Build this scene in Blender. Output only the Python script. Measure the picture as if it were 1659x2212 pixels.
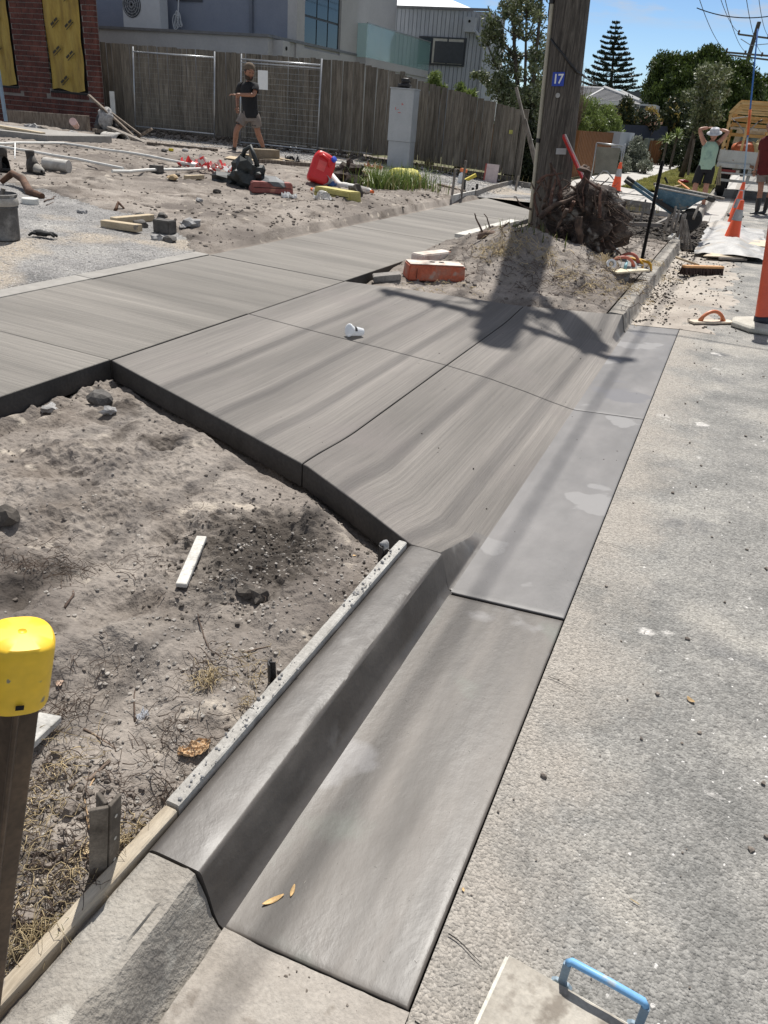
import bpy, bmesh, math, random
import numpy as np
from mathutils import Vector, Matrix, Quaternion, noise as mnoise
random.seed(7); rng = np.random.default_rng(7)
for o in list(bpy.data.objects): bpy.data.objects.remove(o)
SC = bpy.context.scene; COL = SC.collection
# ------------------------------------------------------------------ camera
# the viewpoint, measured from the street's vanishing point: eye 1.55 m over the gutter lip, street runs along +Y
FOC = 1662/2212; EYE = Vector((0, 0, 1.55))
RW = np.array([[0.91468756, 0.3974334, 0.0734395], [-0.24361832, 0.39718454, 0.88481329], [0.32248532, -0.82721892, 0.46012181]])  # rows: camera x, y, z in world
cam_d = bpy.data.cameras.new('camera'); cam = bpy.data.objects.new('camera', cam_d); COL.objects.link(cam)
cam_d.sensor_fit = 'VERTICAL'; cam_d.sensor_height = 24; cam_d.lens = 24*FOC
cam_d.clip_start = 0.05; cam_d.clip_end = 3000
m = Matrix([list(r) for r in RW.T]).to_4x4(); m.translation = EYE; cam.matrix_world = m
SC.camera = cam
SC.render.resolution_x = 768; SC.render.resolution_y = 1024
# ------------------------------------------------------------------ light
SUN_EL = math.radians(60); SUN_AZ = math.radians(-14.6)
SDIR = Vector((math.sin(SUN_AZ)*math.cos(SUN_EL), math.cos(SUN_AZ)*math.cos(SUN_EL), math.sin(SUN_EL)))
sl = bpy.data.lights.new('sun', 'SUN'); sl.energy = 5.0; sl.angle = math.radians(0.53); sl.color = (1, .965, .91)
so = bpy.data.objects.new('sun', sl); COL.objects.link(so); so.rotation_euler = (-SDIR).to_track_quat('-Z', 'Y').to_euler()
SC.view_settings.view_transform = 'Standard'; SC.view_settings.look = 'None'; SC.view_settings.gamma = 1
SC.view_settings.exposure = 0.32; SC.view_settings.use_curve_mapping = False
W = bpy.data.worlds.new('World'); SC.world = W; W.use_nodes = True
def world():
    nt = W.node_tree; nt.nodes.clear(); N = nt.nodes.new; L = nt.links.new
    out = N('ShaderNodeOutputWorld'); bg = N('ShaderNodeBackground'); bg.inputs[1].default_value = 0.05
    sky = N('ShaderNodeTexSky'); sky.sky_type = 'NISHITA'; sky.sun_disc = False
    sky.sun_elevation = SUN_EL; sky.sun_rotation = SUN_AZ; sky.air_density = 1.0; sky.dust_density = 0.1; sky.ozone_density = 2.2
    # scattered fair-weather cumulus: noise on the sky direction, projected on a flat cloud deck
    tc = N('ShaderNodeTexCoord'); sep = N('ShaderNodeSeparateXYZ'); L(tc.outputs['Generated'], sep.inputs[0])
    mx = N('ShaderNodeMath'); mx.operation = 'MAXIMUM'; mx.inputs[1].default_value = 0.03; L(sep.outputs[2], mx.inputs[0])
    add = N('ShaderNodeMath'); add.inputs[1].default_value = 0.12; L(mx.outputs[0], add.inputs[0])
    dv = N('ShaderNodeVectorMath'); dv.operation = 'DIVIDE'; L(tc.outputs['Generated'], dv.inputs[0]); L(add.outputs[0], dv.inputs[1])
    mp = N('ShaderNodeMapping'); mp.inputs['Location'].default_value = (3.15, 1.6, 0); mp.inputs['Scale'].default_value = (1, 1, 0); L(dv.outputs[0], mp.inputs[0])
    nz = N('ShaderNodeTexNoise'); nz.inputs['Scale'].default_value = 1.5; nz.inputs['Detail'].default_value = 8; nz.inputs['Roughness'].default_value = .58; L(mp.outputs[0], nz.inputs['Vector'])
    rp = N('ShaderNodeValToRGB'); rp.color_ramp.elements[0].position = .44; rp.color_ramp.elements[1].position = .56; L(nz.outputs[0], rp.inputs[0])
    # less cloud close to the horizon
    hz = N('ShaderNodeMapRange'); hz.inputs[1].default_value = .098; hz.inputs[2].default_value = .122; L(sep.outputs[2], hz.inputs[0])
    mu = N('ShaderNodeMath'); mu.operation = 'MULTIPLY'; L(rp.outputs[0], mu.inputs[0]); L(hz.outputs[0], mu.inputs[1])
    mix = N('ShaderNodeMix'); mix.data_type = 'RGBA'; L(mu.outputs[0], mix.inputs[0]); L(sky.outputs[0], mix.inputs[6]); mix.inputs[7].default_value = (9.5, 9.7, 10.2, 1)
    tint = N('ShaderNodeValToRGB'); tint.color_ramp.elements[0].position = .0; tint.color_ramp.elements[0].color = (1.35, 1.62, 2.05, 1); tint.color_ramp.elements[1].position = .5; tint.color_ramp.elements[1].color = (.60, .68, .84, 1); L(mx.outputs[0], tint.inputs[0])
    tm = N('ShaderNodeVectorMath'); tm.operation = 'MULTIPLY'; L(sky.outputs[0], tm.inputs[0]); L(tint.outputs[0], tm.inputs[1]); L(tm.outputs[0], mix.inputs[6])
    L(mix.outputs[2], bg.inputs[0]); L(bg.outputs[0], out.inputs[0])
world()
# ------------------------------------------------------------------ measuring helpers (photo coordinates 1659 x 2212 -> world)
def ray(u, v): return Vector(RW.T @ np.array([u-829.5, 1106-v, -1662.0]))
def un(u, v, z=0.0):
    d = ray(u, v); return EYE + d*((z-EYE.z)/d.z)
def uy(u, v, y):
    d = ray(u, v); return EYE + d*(y/d.y)
def ux(u, v, x):
    d = ray(u, v); return EYE + d*(x/d.x)
# ------------------------------------------------------------------ numpy noise
def _h(ix, iy, s):
    n = (ix.astype(np.int64)*374761393 + iy.astype(np.int64)*668265263 + s*1442695041) & 0x7fffffff
    n = ((n ^ (n >> 13))*1274126177) & 0x7fffffff
    return ((n ^ (n >> 16)) & 0xffff)/65535.0
def vn(x, y, s=0):
    x = np.asarray(x, float); y = np.asarray(y, float); ix = np.floor(x); iy = np.floor(y); fx = x-ix; fy = y-iy
    fx = fx*fx*fx*(fx*(fx*6-15)+10); fy = fy*fy*fy*(fy*(fy*6-15)+10)
    a = _h(ix, iy, s); b = _h(ix+1, iy, s); c = _h(ix, iy+1, s); d = _h(ix+1, iy+1, s)
    return (a*(1-fx)+b*fx)*(1-fy)+(c*(1-fx)+d*fx)*fy-.5
def fbm(x, y, f, octs=4, s=0, g=.5):
    t = 0; a = 1
    for k in range(octs):
        t = t + a*vn(x*f+k*17.3, y*f-k*9.1, s+k); f *= 2.03; a *= g
    return t
def sst(a, b, x):
    t = np.clip((np.asarray(x, float)-a)/(b-a), 0, 1); return t*t*(3-2*t)
# ------------------------------------------------------------------ the lie of the land
PX0, PX1 = -4.45, -3.03                    # footpath edges
YN = [(-4.6, 3.33), (-3.03, 3.33), (-2.25, 3.055), (-1.47, 2.78), (-1.14, 2.585), (-.81, 2.38), (-.6, 2.38)]   # near edge of the crossover
YF = [(-4.6, 6.32), (-3.03, 6.33), (-2.5, 6.52), (-1.6, 6.78), (-.69, 7.15), (-.6, 7.15)]
def yn(x): return np.interp(x, [p[0] for p in YN], [p[1] for p in YN])
def yf(x): return np.interp(x, [p[0] for p in YF], [p[1] for p in YF])
def path_z(x): return .195 + .028*(-3.03-x)
def drive_z(x, y):
    x = np.asarray(x, float); y = np.asarray(y, float); xc = np.minimum(x, -.69)
    mid = np.interp(xc, [-3.05, -2.5, -2.0, -1.5, -1.2, -.95, -.78, -.69], [.195, .158, .130, .098, .066, .026, -.006, -.020])
    edge = np.interp(xc, [-3.05, -2.25, -1.5, -.81, -.69], [.195, .163, .128, .122, .122])
    D = np.interp(xc, [-1.6, -.69], [.60, .43]); tn = (y-yn(xc))/D; tf = (yf(xc)-y)/(D+.1); lin = sst(-1.25, -.72, xc)
    def ease(t): c = np.clip(t, 0, 1); return c*c*(3-2*c)*(1-lin)+c*lin
    w = ease(tn)*ease(tf); z = edge*(1-w)+mid*w
    return np.where(x > -.69, z+(-.027-z)*np.clip((x+.69)/.045, 0, 1), z)
def pan_z(x): return -.028 + .028*np.clip((x+.61)/.41, 0, 1)
def gz(x, y):
    x = np.asarray(x, float); y = np.asarray(y, float)
    road = .012*np.clip(x+.2, 0, 3)
    # nature strip, near bed
    near = .085 + .05*np.exp(-((x+2.2)/.6)**2-((y-2.1)/.6)**2) + .035*fbm(x, y, 1.7, 3, 5) + .03*fbm(x+.6*y, y*.5, 4.3, 3, 8)
    near = near + .05*np.exp(-((x+1.75)/.5)**2-((y-1.2)/.35)**2)
    near = near - .10*np.exp(-((yn(x)-y)/.10)**2)*sst(-3.0, -2.2, x) - .06*np.exp(-((x+1.15)/.2)**2-((y-2.25)/.2)**2)
    near = near - .05*sst(.12, 0, -3.03-x+.12)*(x < -2.91)
    # nature strip, far bed with the mound round the pole
    far = .10 + .33*np.exp(-((x+2.35)/.75)**2-((y-8.6)/.95)**2) + .20*np.exp(-((x+1.5)/.75)**2-((y-8.9)/1.0)**2)
    far = far + .06*fbm(x, y, 1.5, 4, 11)
    far = far*sst(0, .45, y-yf(x)+.12)*1.0 + .03
    far = far*(1-.0*x)
    far = np.where(x > -1.05, far*(1-sst(-1.05, -.84, x)) + .115*sst(-1.05, -.84, x), far)
    far = far*(1-sst(13.0, 13.6, y)) + .0*y
    exc = -.05 + .03*fbm(x, y, 2.0, 3, 3) + .13*sst(16.4, 17.2, y)
    far = np.where(y > 13.0, far + exc*sst(13.0, 13.6, y), far)
    strip = np.where(y < 4.8, near, far)
    lim = drive_z(x, y)-.15
    strip = np.where((y > yn(x)) & (y < yf(x)), np.minimum(strip, lim), strip)
    # front yard of the building site
    d = -4.6-x
    yard = .235 + np.clip(d, 0, 5)*.056 + .008*np.clip(d-5, 0, 20)
    lump = .10*np.exp(-((d-.55)/.55)**2)*sst(6.8, 8.0, y)*(1-sst(14.5, 16, y))
    yard = yard + lump + .05*fbm(x, y, .7, 3, 21)*sst(.1, 1, d) + .035*fbm(x, y, 2.6, 3, 23)*sst(0, .5, d)
    gp = gravel_w(x, y)
    yard = yard*(1-gp) + (.225+.045*np.clip(d, 0, 5))*gp
    yard = np.where(d < .05, .205, yard)
    pth = path_z(x)-.14
    z = np.where(x >= -.2, road, np.where(x >= -.63, pan_z(x), np.where(x > -3.03, strip, np.where(x > -4.452, pth, yard))))
    return z
def gravel_w(x, y):
    # near gravel pad and the crushed-rock side way beside the paling fence
    e = 7.75 + .12*np.sin(x*3.1) + .12*(x+8)*.3
    e = np.interp(x, [-20, -8.7, -7.7, -6.9, -6.0, -5.2, -4.6], [8.0, 7.8, 7.7, 7.5, 7.45, 6.9, 6.35]) + .12*fbm(x, y, 2.2, 3, 31)
    a = sst(.12, -.12, y-e)
    lo = np.interp(x, [-20, -14, -10.5, -8, -6.0, -4.9, -4.4], [17.0, 16.9, 16.2, 16.1, 15.9, 15.55, 15.4])
    b = sst(-.05, .05, y-lo)*sst(19.5, 19.3, y)
    return np.clip(a+b, 0, 1)
def g1(x, y): return float(gz(np.array([x]), np.array([y]))[0])
def surf(x, y):
    return float(surfv(np.array([x]), np.array([y]))[0])
def surf_old(x, y):
    if x >= -.84 or x >= -.2: 
        if x >= -.63: return g1(x, y)
        return .12
    if -4.6 < x <= PX1: return float(path_z(x))
    if -3.03 < x < -.63 and yn(x) < y < yf(x): return float(drive_z(x, y))
    return g1(x, y)
HOOK = {}
def surfv(X, Y):
    X = np.asarray(X, float); Y = np.asarray(Y, float); z = gz(X, Y)
    if 'near' in HOOK:
        z = np.where((X > -3.03) & (X < -.84) & (Y < yn(X)), HOOK['near'](X, Y), z); z = np.where((X > -3.03) & (X < -.84) & (Y > yf(X)) & (Y < 13.5), HOOK['far'](X, Y), z); z = np.where(X < -4.62, HOOK['yard'](X, Y), z)
    z = np.where((X < -.63) & (X >= -.84), .12, z)
    z = np.where((X > -4.6) & (X <= PX1), path_z(X), z); return np.where((X > -3.03) & (X < -.63) & (Y > yn(X)) & (Y < yf(X)), drive_z(X, Y), z)
def hit(u, v, tmax=60):
    d = ray(u, v); d = d/math.sqrt(d.x*d.x+d.y*d.y); t = np.arange(.4, tmax, .02); zz = EYE.z+d.z*t; k = np.nonzero((zz < .75))[0]
    if len(k) == 0: return un(u, v, 0)
    t = t[k[0]:]; below = np.nonzero(EYE.z+d.z*t < surfv(d.x*t, d.y*t))[0]
    if len(below) == 0: return un(u, v, 0)
    tt = t[below[0]]-.01; x, y = d.x*tt, d.y*tt; return V3_(x, y, surf(x, y))
V3_ = lambda x, y, z: Vector((x, y, z))
def hit_old(u, v, tmax=60):
    d = ray(u, v); d = d/math.sqrt(d.x*d.x+d.y*d.y); t = .4; p = EYE.copy()
    while t < tmax:
        q = EYE+d*t
        if q.z < surf(q.x, q.y):
            a, b = t-.1, t
            for _ in range(14):
                c = (a+b)/2; q = EYE+d*c
                if q.z < surf(q.x, q.y): b = c
                else: a = c
            q = EYE+d*b; q.z = surf(q.x, q.y); return q
        t += .1
    return un(u, v, 0)
# ------------------------------------------------------------------ materials
MT = {}
def mat(name, cols, scale=4, stretch=(1, 1, 1), rough=.85, bump=0., bscale=40, bstretch=None, metal=0., fine=.18, fscale=None,
        spots=None, obj=False, vor=None, detail=6, rvar=0., lo=.32, hi=.68, spec=.5, alpha=None, trans=0., ior=1.45, mid=None, xdust=None, patch=None, orand=0.):
    """procedural surface: noise ramp between colours, fine mottling, optional stains (spots), relief"""
    if name in MT: return MT[name]
    M = bpy.data.materials.new(name); M.use_nodes = True; nt = M.node_tree; N = nt.nodes.new; L = nt.links.new
    B = nt.nodes['Principled BSDF']; B.inputs['Metallic'].default_value = metal; B.inputs['Specular IOR Level'].default_value = spec
    if obj: src = N('ShaderNodeTexCoord').outputs['Object']
    else: src = N('ShaderNodeNewGeometry').outputs['Position']
    def mapped(st):
        mp = N('ShaderNodeMapping'); mp.inputs['Scale'].default_value = st; L(src, mp.inputs[0]); return mp.outputs[0]
    v0 = mapped(stretch)
    n = N('ShaderNodeTexNoise'); n.inputs['Scale'].default_value = scale; n.inputs['Detail'].default_value = detail; n.inputs['Roughness'].default_value = .6; L(v0, n.inputs['Vector'])
    r = N('ShaderNodeValToRGB'); cr = r.color_ramp; k = len(cols)
    while len(cr.elements) < k: cr.elements.new(.5)
    for i, c in enumerate(cols):
        cr.elements[i].position = lo+(hi-lo)*i/max(k-1, 1); cr.elements[i].color = (*c, 1)
    L(n.outputs[0], r.inputs[0]); col = r.outputs[0]
    if mid:   # mid = (scale, amount, stretch): broad tonal drift
        n3 = N('ShaderNodeTexNoise'); n3.inputs['Scale'].default_value = mid[0]; n3.inputs['Detail'].default_value = 4; L(mapped(mid[2]), n3.inputs['Vector'])
        mr = N('ShaderNodeMapRange'); mr.inputs[1].default_value = .35; mr.inputs[2].default_value = .65; mr.inputs[3].default_value = 1-mid[1]; mr.inputs[4].default_value = 1+mid[1]; L(n3.outputs[0], mr.inputs[0])
        mm = N('ShaderNodeVectorMath'); mm.operation = 'SCALE'; L(col, mm.inputs[0]); L(mr.outputs[0], mm.inputs['Scale']); col = mm.outputs[0]
    if fine:
        n2 = N('ShaderNodeTexNoise'); n2.inputs['Scale'].default_value = fscale or scale*12; n2.inputs['Detail'].default_value = 4; L(v0, n2.inputs['Vector'])
        mr = N('ShaderNodeMapRange'); mr.inputs[1].default_value = .3; mr.inputs[2].default_value = .7; mr.inputs[3].default_value = 1-fine; mr.inputs[4].default_value = 1+fine; L(n2.outputs[0], mr.inputs[0])
        mm = N('ShaderNodeVectorMath'); mm.operation = 'SCALE'; L(col, mm.inputs[0]); L(mr.outputs[0], mm.inputs['Scale']); col = mm.outputs[0]
    for (sc, sscale, thr, w) in (spots or []):
        ns = N('ShaderNodeTexNoise'); ns.inputs['Scale'].default_value = sscale; ns.inputs['Detail'].default_value = 5; L(src, ns.inputs['Vector'])
        mr = N('ShaderNodeMapRange'); mr.inputs[1].default_value = thr; mr.inputs[2].default_value = thr+w; L(ns.outputs[0], mr.inputs[0])
        mx = N('ShaderNodeMix'); mx.data_type = 'RGBA'; L(mr.outputs[0], mx.inputs[0]); L(col, mx.inputs[6]); mx.inputs[7].default_value = (*sc, 1); col = mx.outputs[2]
    if orand:   # every board or brick its own tone
        oi = N('ShaderNodeObjectInfo'); mr = N('ShaderNodeMapRange'); mr.inputs[3].default_value = 1-orand; mr.inputs[4].default_value = 1+orand; L(oi.outputs['Random'], mr.inputs[0])
        mm = N('ShaderNodeVectorMath'); mm.operation = 'SCALE'; L(col, mm.inputs[0]); L(mr.outputs[0], mm.inputs['Scale']); col = mm.outputs[0]
    if patch:   # patch = (centre, size, colour): one damp stain with a ragged edge
        sb = N('ShaderNodeVectorMath'); sb.operation = 'SUBTRACT'; L(src, sb.inputs[0]); sb.inputs[1].default_value = patch[0]
        dv = N('ShaderNodeVectorMath'); dv.operation = 'DIVIDE'; L(sb.outputs[0], dv.inputs[0]); dv.inputs[1].default_value = patch[1]
        ln = N('ShaderNodeVectorMath'); ln.operation = 'LENGTH'; L(dv.outputs[0], ln.inputs[0]); nd = N('ShaderNodeTexNoise'); nd.inputs['Scale'].default_value = 7; nd.inputs['Detail'].default_value = 8; nd.inputs['Roughness'].default_value = .7; L(src, nd.inputs['Vector'])
        ma = N('ShaderNodeMath'); ma.operation = 'MULTIPLY_ADD'; L(nd.outputs[0], ma.inputs[0]); ma.inputs[1].default_value = 1.7; L(ln.outputs['Value'], ma.inputs[2])
        mr = N('ShaderNodeMapRange'); mr.inputs[1].default_value = 1.35; mr.inputs[2].default_value = 1.95; mr.inputs[3].default_value = .92; mr.inputs[4].default_value = 0; L(ma.outputs[0], mr.inputs[0])
        mx = N('ShaderNodeMix'); mx.data_type = 'RGBA'; L(mr.outputs[0], mx.inputs[0]); L(col, mx.inputs[6]); mx.inputs[7].default_value = (*patch[2], 1); col = mx.outputs[2]
    if xdust:   # xdust = (colour, x where it starts to fade, x where it has gone, patchiness)
        sx = N('ShaderNodeSeparateXYZ'); L(src, sx.inputs[0]); nd = N('ShaderNodeTexNoise'); nd.inputs['Scale'].default_value = 2.6; nd.inputs['Detail'].default_value = 7; nd.inputs['Roughness'].default_value = .65; L(src, nd.inputs['Vector'])
        ma = N('ShaderNodeMath'); ma.operation = 'MULTIPLY_ADD'; L(nd.outputs[0], ma.inputs[0]); ma.inputs[1].default_value = xdust[3]; L(sx.outputs[0], ma.inputs[2])
        mr = N('ShaderNodeMapRange'); mr.inputs[1].default_value = xdust[1]+xdust[3]*.5; mr.inputs[2].default_value = xdust[2]+xdust[3]*.5; mr.inputs[3].default_value = .9; mr.inputs[4].default_value = 0; L(ma.outputs[0], mr.inputs[0])
        mx = N('ShaderNodeMix'); mx.data_type = 'RGBA'; L(mr.outputs[0], mx.inputs[0]); L(col, mx.inputs[6]); mx.inputs[7].default_value = (*xdust[0], 1); col = mx.outputs[2]
    hsrc = None
    if vor:   # vor = (scale, colour amount, relief)
        vo = N('ShaderNodeTexVoronoi'); vo.inputs['Scale'].default_value = vor[0]; L(src, vo.inputs['Vector'])
        sp = N('ShaderNodeSeparateColor'); L(vo.outputs['Color'], sp.inputs[0])
        mr = N('ShaderNodeMapRange'); mr.inputs[3].default_value = 1-vor[1]; mr.inputs[4].default_value = 1+vor[1]; L(sp.outputs[0], mr.inputs[0])
        mm = N('ShaderNodeVectorMath'); mm.operation = 'SCALE'; L(col, mm.inputs[0]); L(mr.outputs[0], mm.inputs['Scale']); col = mm.outputs[0]
        bv = N('ShaderNodeBump'); bv.invert = True; bv.inputs['Strength'].default_value = 1; bv.inputs['Distance'].default_value = vor[2]; L(vo.outputs['Distance'], bv.inputs['Height']); hsrc = bv
    L(col, B.inputs['Base Color'])
    B.inputs['Roughness'].default_value = rough
    if rvar:
        mr = N('ShaderNodeMapRange'); mr.inputs[1].default_value = .3; mr.inputs[2].default_value = .7; mr.inputs[3].default_value = rough-rvar; mr.inputs[4].default_value = rough+rvar; L(n.outputs[0], mr.inputs[0]); L(mr.outputs[0], B.inputs['Roughness'])
    if bump:
        nb = N('ShaderNodeTexNoise'); nb.inputs['Scale'].default_value = bscale; nb.inputs['Detail'].default_value = 5; nb.inputs['Roughness'].default_value = .6; L(mapped(bstretch or stretch), nb.inputs['Vector'])
        b = N('ShaderNodeBump'); b.inputs['Strength'].default_value = 1; b.inputs['Distance'].default_value = bump; L(nb.outputs[0], b.inputs['Height'])
        if hsrc: L(hsrc.outputs[0], b.inputs['Normal'])
        hsrc = b
    if hsrc: L(hsrc.outputs[0], B.inputs['Normal'])
    if trans: B.inputs['Transmission Weight'].default_value = trans; B.inputs['IOR'].default_value = ior
    if alpha is not None: B.inputs['Alpha'].default_value = alpha
    MT[name] = M; return M
def plain(name, c, rough=.6, metal=0., var=.15, scale=8, bump=.0, bscale=60, obj=True, spots=None, **k):
    d = tuple(x*(1-var) for x in c); e = tuple(min(1, x*(1+var)) for x in c)
    return mat(name, [d, e], scale=scale, rough=rough, metal=metal, bump=bump, bscale=bscale, obj=obj, spots=spots, fine=var*.6, **k)
def leafmat(name, c1, c2, trans=.25, rough=.5, scale=1.3):
    if name in MT: return MT[name]
    M = bpy.data.materials.new(name); M.use_nodes = True; nt = M.node_tree; N = nt.nodes.new; L = nt.links.new
    B = nt.nodes['Principled BSDF']; B.inputs['Roughness'].default_value = rough; B.inputs['Specular IOR Level'].default_value = .35
    g = N('ShaderNodeNewGeometry'); n = N('ShaderNodeTexNoise'); n.inputs['Scale'].default_value = scale; L(g.outputs['Position'], n.inputs['Vector'])
    ad = N('ShaderNodeMath'); ad.operation = 'MULTIPLY_ADD'; L(g.outputs['Random Per Island'], ad.inputs[0]); ad.inputs[1].default_value = .5; L(n.outputs[0], ad.inputs[2])
    r = N('ShaderNodeValToRGB'); r.color_ramp.elements[0].position = .45; r.color_ramp.elements[1].position = 1.0
    r.color_ramp.elements[0].color = (*c1, 1); r.color_ramp.elements[1].color = (*c2, 1); L(ad.outputs[0], r.inputs[0]); L(r.outputs[0], B.inputs['Base Color'])
    if trans:
        tr = N('ShaderNodeBsdfTranslucent'); L(r.outputs[0], tr.inputs[0]); mx = N('ShaderNodeMixShader'); mx.inputs[0].default_value = trans
        L(B.outputs[0], mx.inputs[1]); L(tr.outputs[0], mx.inputs[2]); L(mx.outputs[0], nt.nodes['Material Output'].inputs[0])
    MT[name] = M; return M
# ------------------------------------------------------------------ mesh building
MW = {}
def tag(o, label=None, cat=None, group=None, kind=None):
    if label: o['label'] = label
    if cat: o['category'] = cat
    if group: o['group'] = group
    if kind: o['kind'] = kind
    return o
def thing(name, label, cat, loc=(0, 0, 0), rot=(0, 0, 0), group=None):
    o = bpy.data.objects.new(name, None); COL.objects.link(o); o.location = loc; o.rotation_euler = rot; o.empty_display_size = .1
    MW[o.name] = Matrix.LocRotScale(Vector(loc), __import__('mathutils').Euler(rot), None); return tag(o, label, cat, group)
def setuv(*a): pass
class MB:
    def __init__(s): s.v = []; s.f = []; s.mi = []
    def add(s, vs, fs, mi=0):
        b = len(s.v); s.v += [tuple(p) for p in vs]; s.f += [tuple(i+b for i in f) for f in fs]; s.mi += [mi]*len(fs); return s
    def box(s, c, d, rot=None, mi=0, taper=1.):
        """box centred at c with size d, rot = Matrix/Euler tuple, taper scales the top"""
        hx, hy, hz = d[0]/2, d[1]/2, d[2]/2; t = taper
        vs = [(-hx, -hy, -hz), (hx, -hy, -hz), (hx, hy, -hz), (-hx, hy, -hz), (-hx*t, -hy*t, hz), (hx*t, -hy*t, hz), (hx*t, hy*t, hz), (-hx*t, hy*t, hz)]
        if rot is not None:
            R = rot if isinstance(rot, Matrix) else __import__('mathutils').Euler(rot).to_matrix()
            vs = [R @ Vector(p) for p in vs]
        c = Vector(c); return s.add([c+Vector(p) for p in vs], [(0, 3, 2, 1), (4, 5, 6, 7), (0, 1, 5, 4), (1, 2, 6, 5), (2, 3, 7, 6), (3, 0, 4, 7)], mi)
    def beam(s, a, b, w, h, up=(0, 0, 1), mi=0):
        """rectangular bar from a to b, w across, h along up"""
        a = Vector(a); b = Vector(b); d = (b-a); L = d.length; d.normalize(); up = Vector(up); sx = d.cross(up)
        if sx.length < 1e-4: sx = d.cross(Vector((1, 0, 0)))
        sx.normalize(); uz = sx.cross(d); R = Matrix((sx, d, uz)).transposed()
        return s.box((a+b)/2, (w, L, h), R, mi)
    def tube(s, pts, r, n=10, cap=True, mi=0):
        pts = [Vector(p) for p in pts]; k = len(pts); rs = r if isinstance(r, (list, tuple)) else [r]*k
        base = len(s.v); prev = None
        for i, p in enumerate(pts):
            t = (pts[min(i+1, k-1)]-pts[max(i-1, 0)])
            if t.length < 1e-9: t = Vector((0, 0, 1))
            t.normalize()
            if prev is None:
                a = t.orthogonal().normalized()
            else:
                a = (prev-t*prev.dot(t))
                a = a.normalized() if a.length > 1e-6 else t.orthogonal().normalized()
            prev = a; b = t.cross(a)
            for j in range(n):
                w = 2*math.pi*j/n; s.v.append(tuple(p+(a*math.cos(w)+b*math.sin(w))*rs[i]))
        for i in range(k-1):
            for j in range(n):
                j2 = (j+1) % n; s.f.append((base+i*n+j, base+i*n+j2, base+(i+1)*n+j2, base+(i+1)*n+j)); s.mi.append(mi)
        if cap:
            s.f.append(tuple(base+j for j in reversed(range(n)))); s.f.append(tuple(base+(k-1)*n+j for j in range(n))); s.mi += [mi, mi]
        return s
    def lathe(s, prof, n=20, M=None, mi=0, capb=True, capt=True, a0=0, sq=None):
        """prof: (radius, z) list; sq: superellipse exponent for squarish rings"""
        base = len(s.v); k = len(prof)
        for (r, z) in prof:
            for j in range(n):
                w = a0+2*math.pi*j/n; c, q = math.cos(w), math.sin(w)
                if sq: f = (abs(c)**sq+abs(q)**sq)**(-1/sq); c *= f; q *= f
                p = Vector((r*c, r*q, z)); s.v.append(tuple(M @ p if M else p))
        for i in range(k-1):
            for j in range(n):
                j2 = (j+1) % n; s.f.append((base+i*n+j, base+i*n+j2, base+(i+1)*n+j2, base+(i+1)*n+j)); s.mi.append(mi)
        if capb: s.f.append(tuple(base+j for j in reversed(range(n)))); s.mi.append(mi)
        if capt: s.f.append(tuple(base+(k-1)*n+j for j in range(n))); s.mi.append(mi)
        return s
    def prism(s, poly, z0, z1, M=None, mi=0):
        """vertical prism over an xy polygon (z0, z1 numbers or per-vertex lists)"""
        n = len(poly); a = z0 if isinstance(z0, (list, tuple)) else [z0]*n; b = z1 if isinstance(z1, (list, tuple)) else [z1]*n
        vs = [Vector((p[0], p[1], a[i])) for i, p in enumerate(poly)]+[Vector((p[0], p[1], b[i])) for i, p in enumerate(poly)]
        if M: vs = [M @ p for p in vs]
        fs = [tuple(reversed(range(n))), tuple(range(n, 2*n))]+[(i, (i+1) % n, n+(i+1) % n, n+i) for i in range(n)]
        return s.add(vs, fs, mi)
    def grid(s, P, mi=0, flip=False):
        """P: (rows, cols, 3) array"""
        R, C, _ = P.shape; b = len(s.v); s.v += [tuple(p) for p in P.reshape(-1, 3)]
        for i in range(R-1):
            for j in range(C-1):
                f = (b+i*C+j, b+i*C+j+1, b+(i+1)*C+j+1, b+(i+1)*C+j); s.f.append(f[::-1] if flip else f); s.mi.append(mi)
        return s
    def blob(s, c, r, sub=2, jit=.25, seed=0, sq=(1, 1, 1), mi=0, freq=2.0):
        bm = bmesh.new(); bmesh.ops.create_icosphere(bm, subdivisions=sub, radius=1)
        vs = []
        for v in bm.verts:
            k = 1+jit*mnoise.noise(v.co*freq+Vector((seed*3.7, seed*1.3, seed*.7)))*2
            vs.append((c[0]+v.co.x*r*k*sq[0], c[1]+v.co.y*r*k*sq[1], c[2]+v.co.z*r*k*sq[2]))
        fs = [tuple(v.index for v in f.verts) for f in bm.faces]; bm.free(); return s.add(vs, fs, mi)
    def xf(s, M): s.v = [tuple(M @ Vector(p)) for p in s.v]; return s
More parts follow.
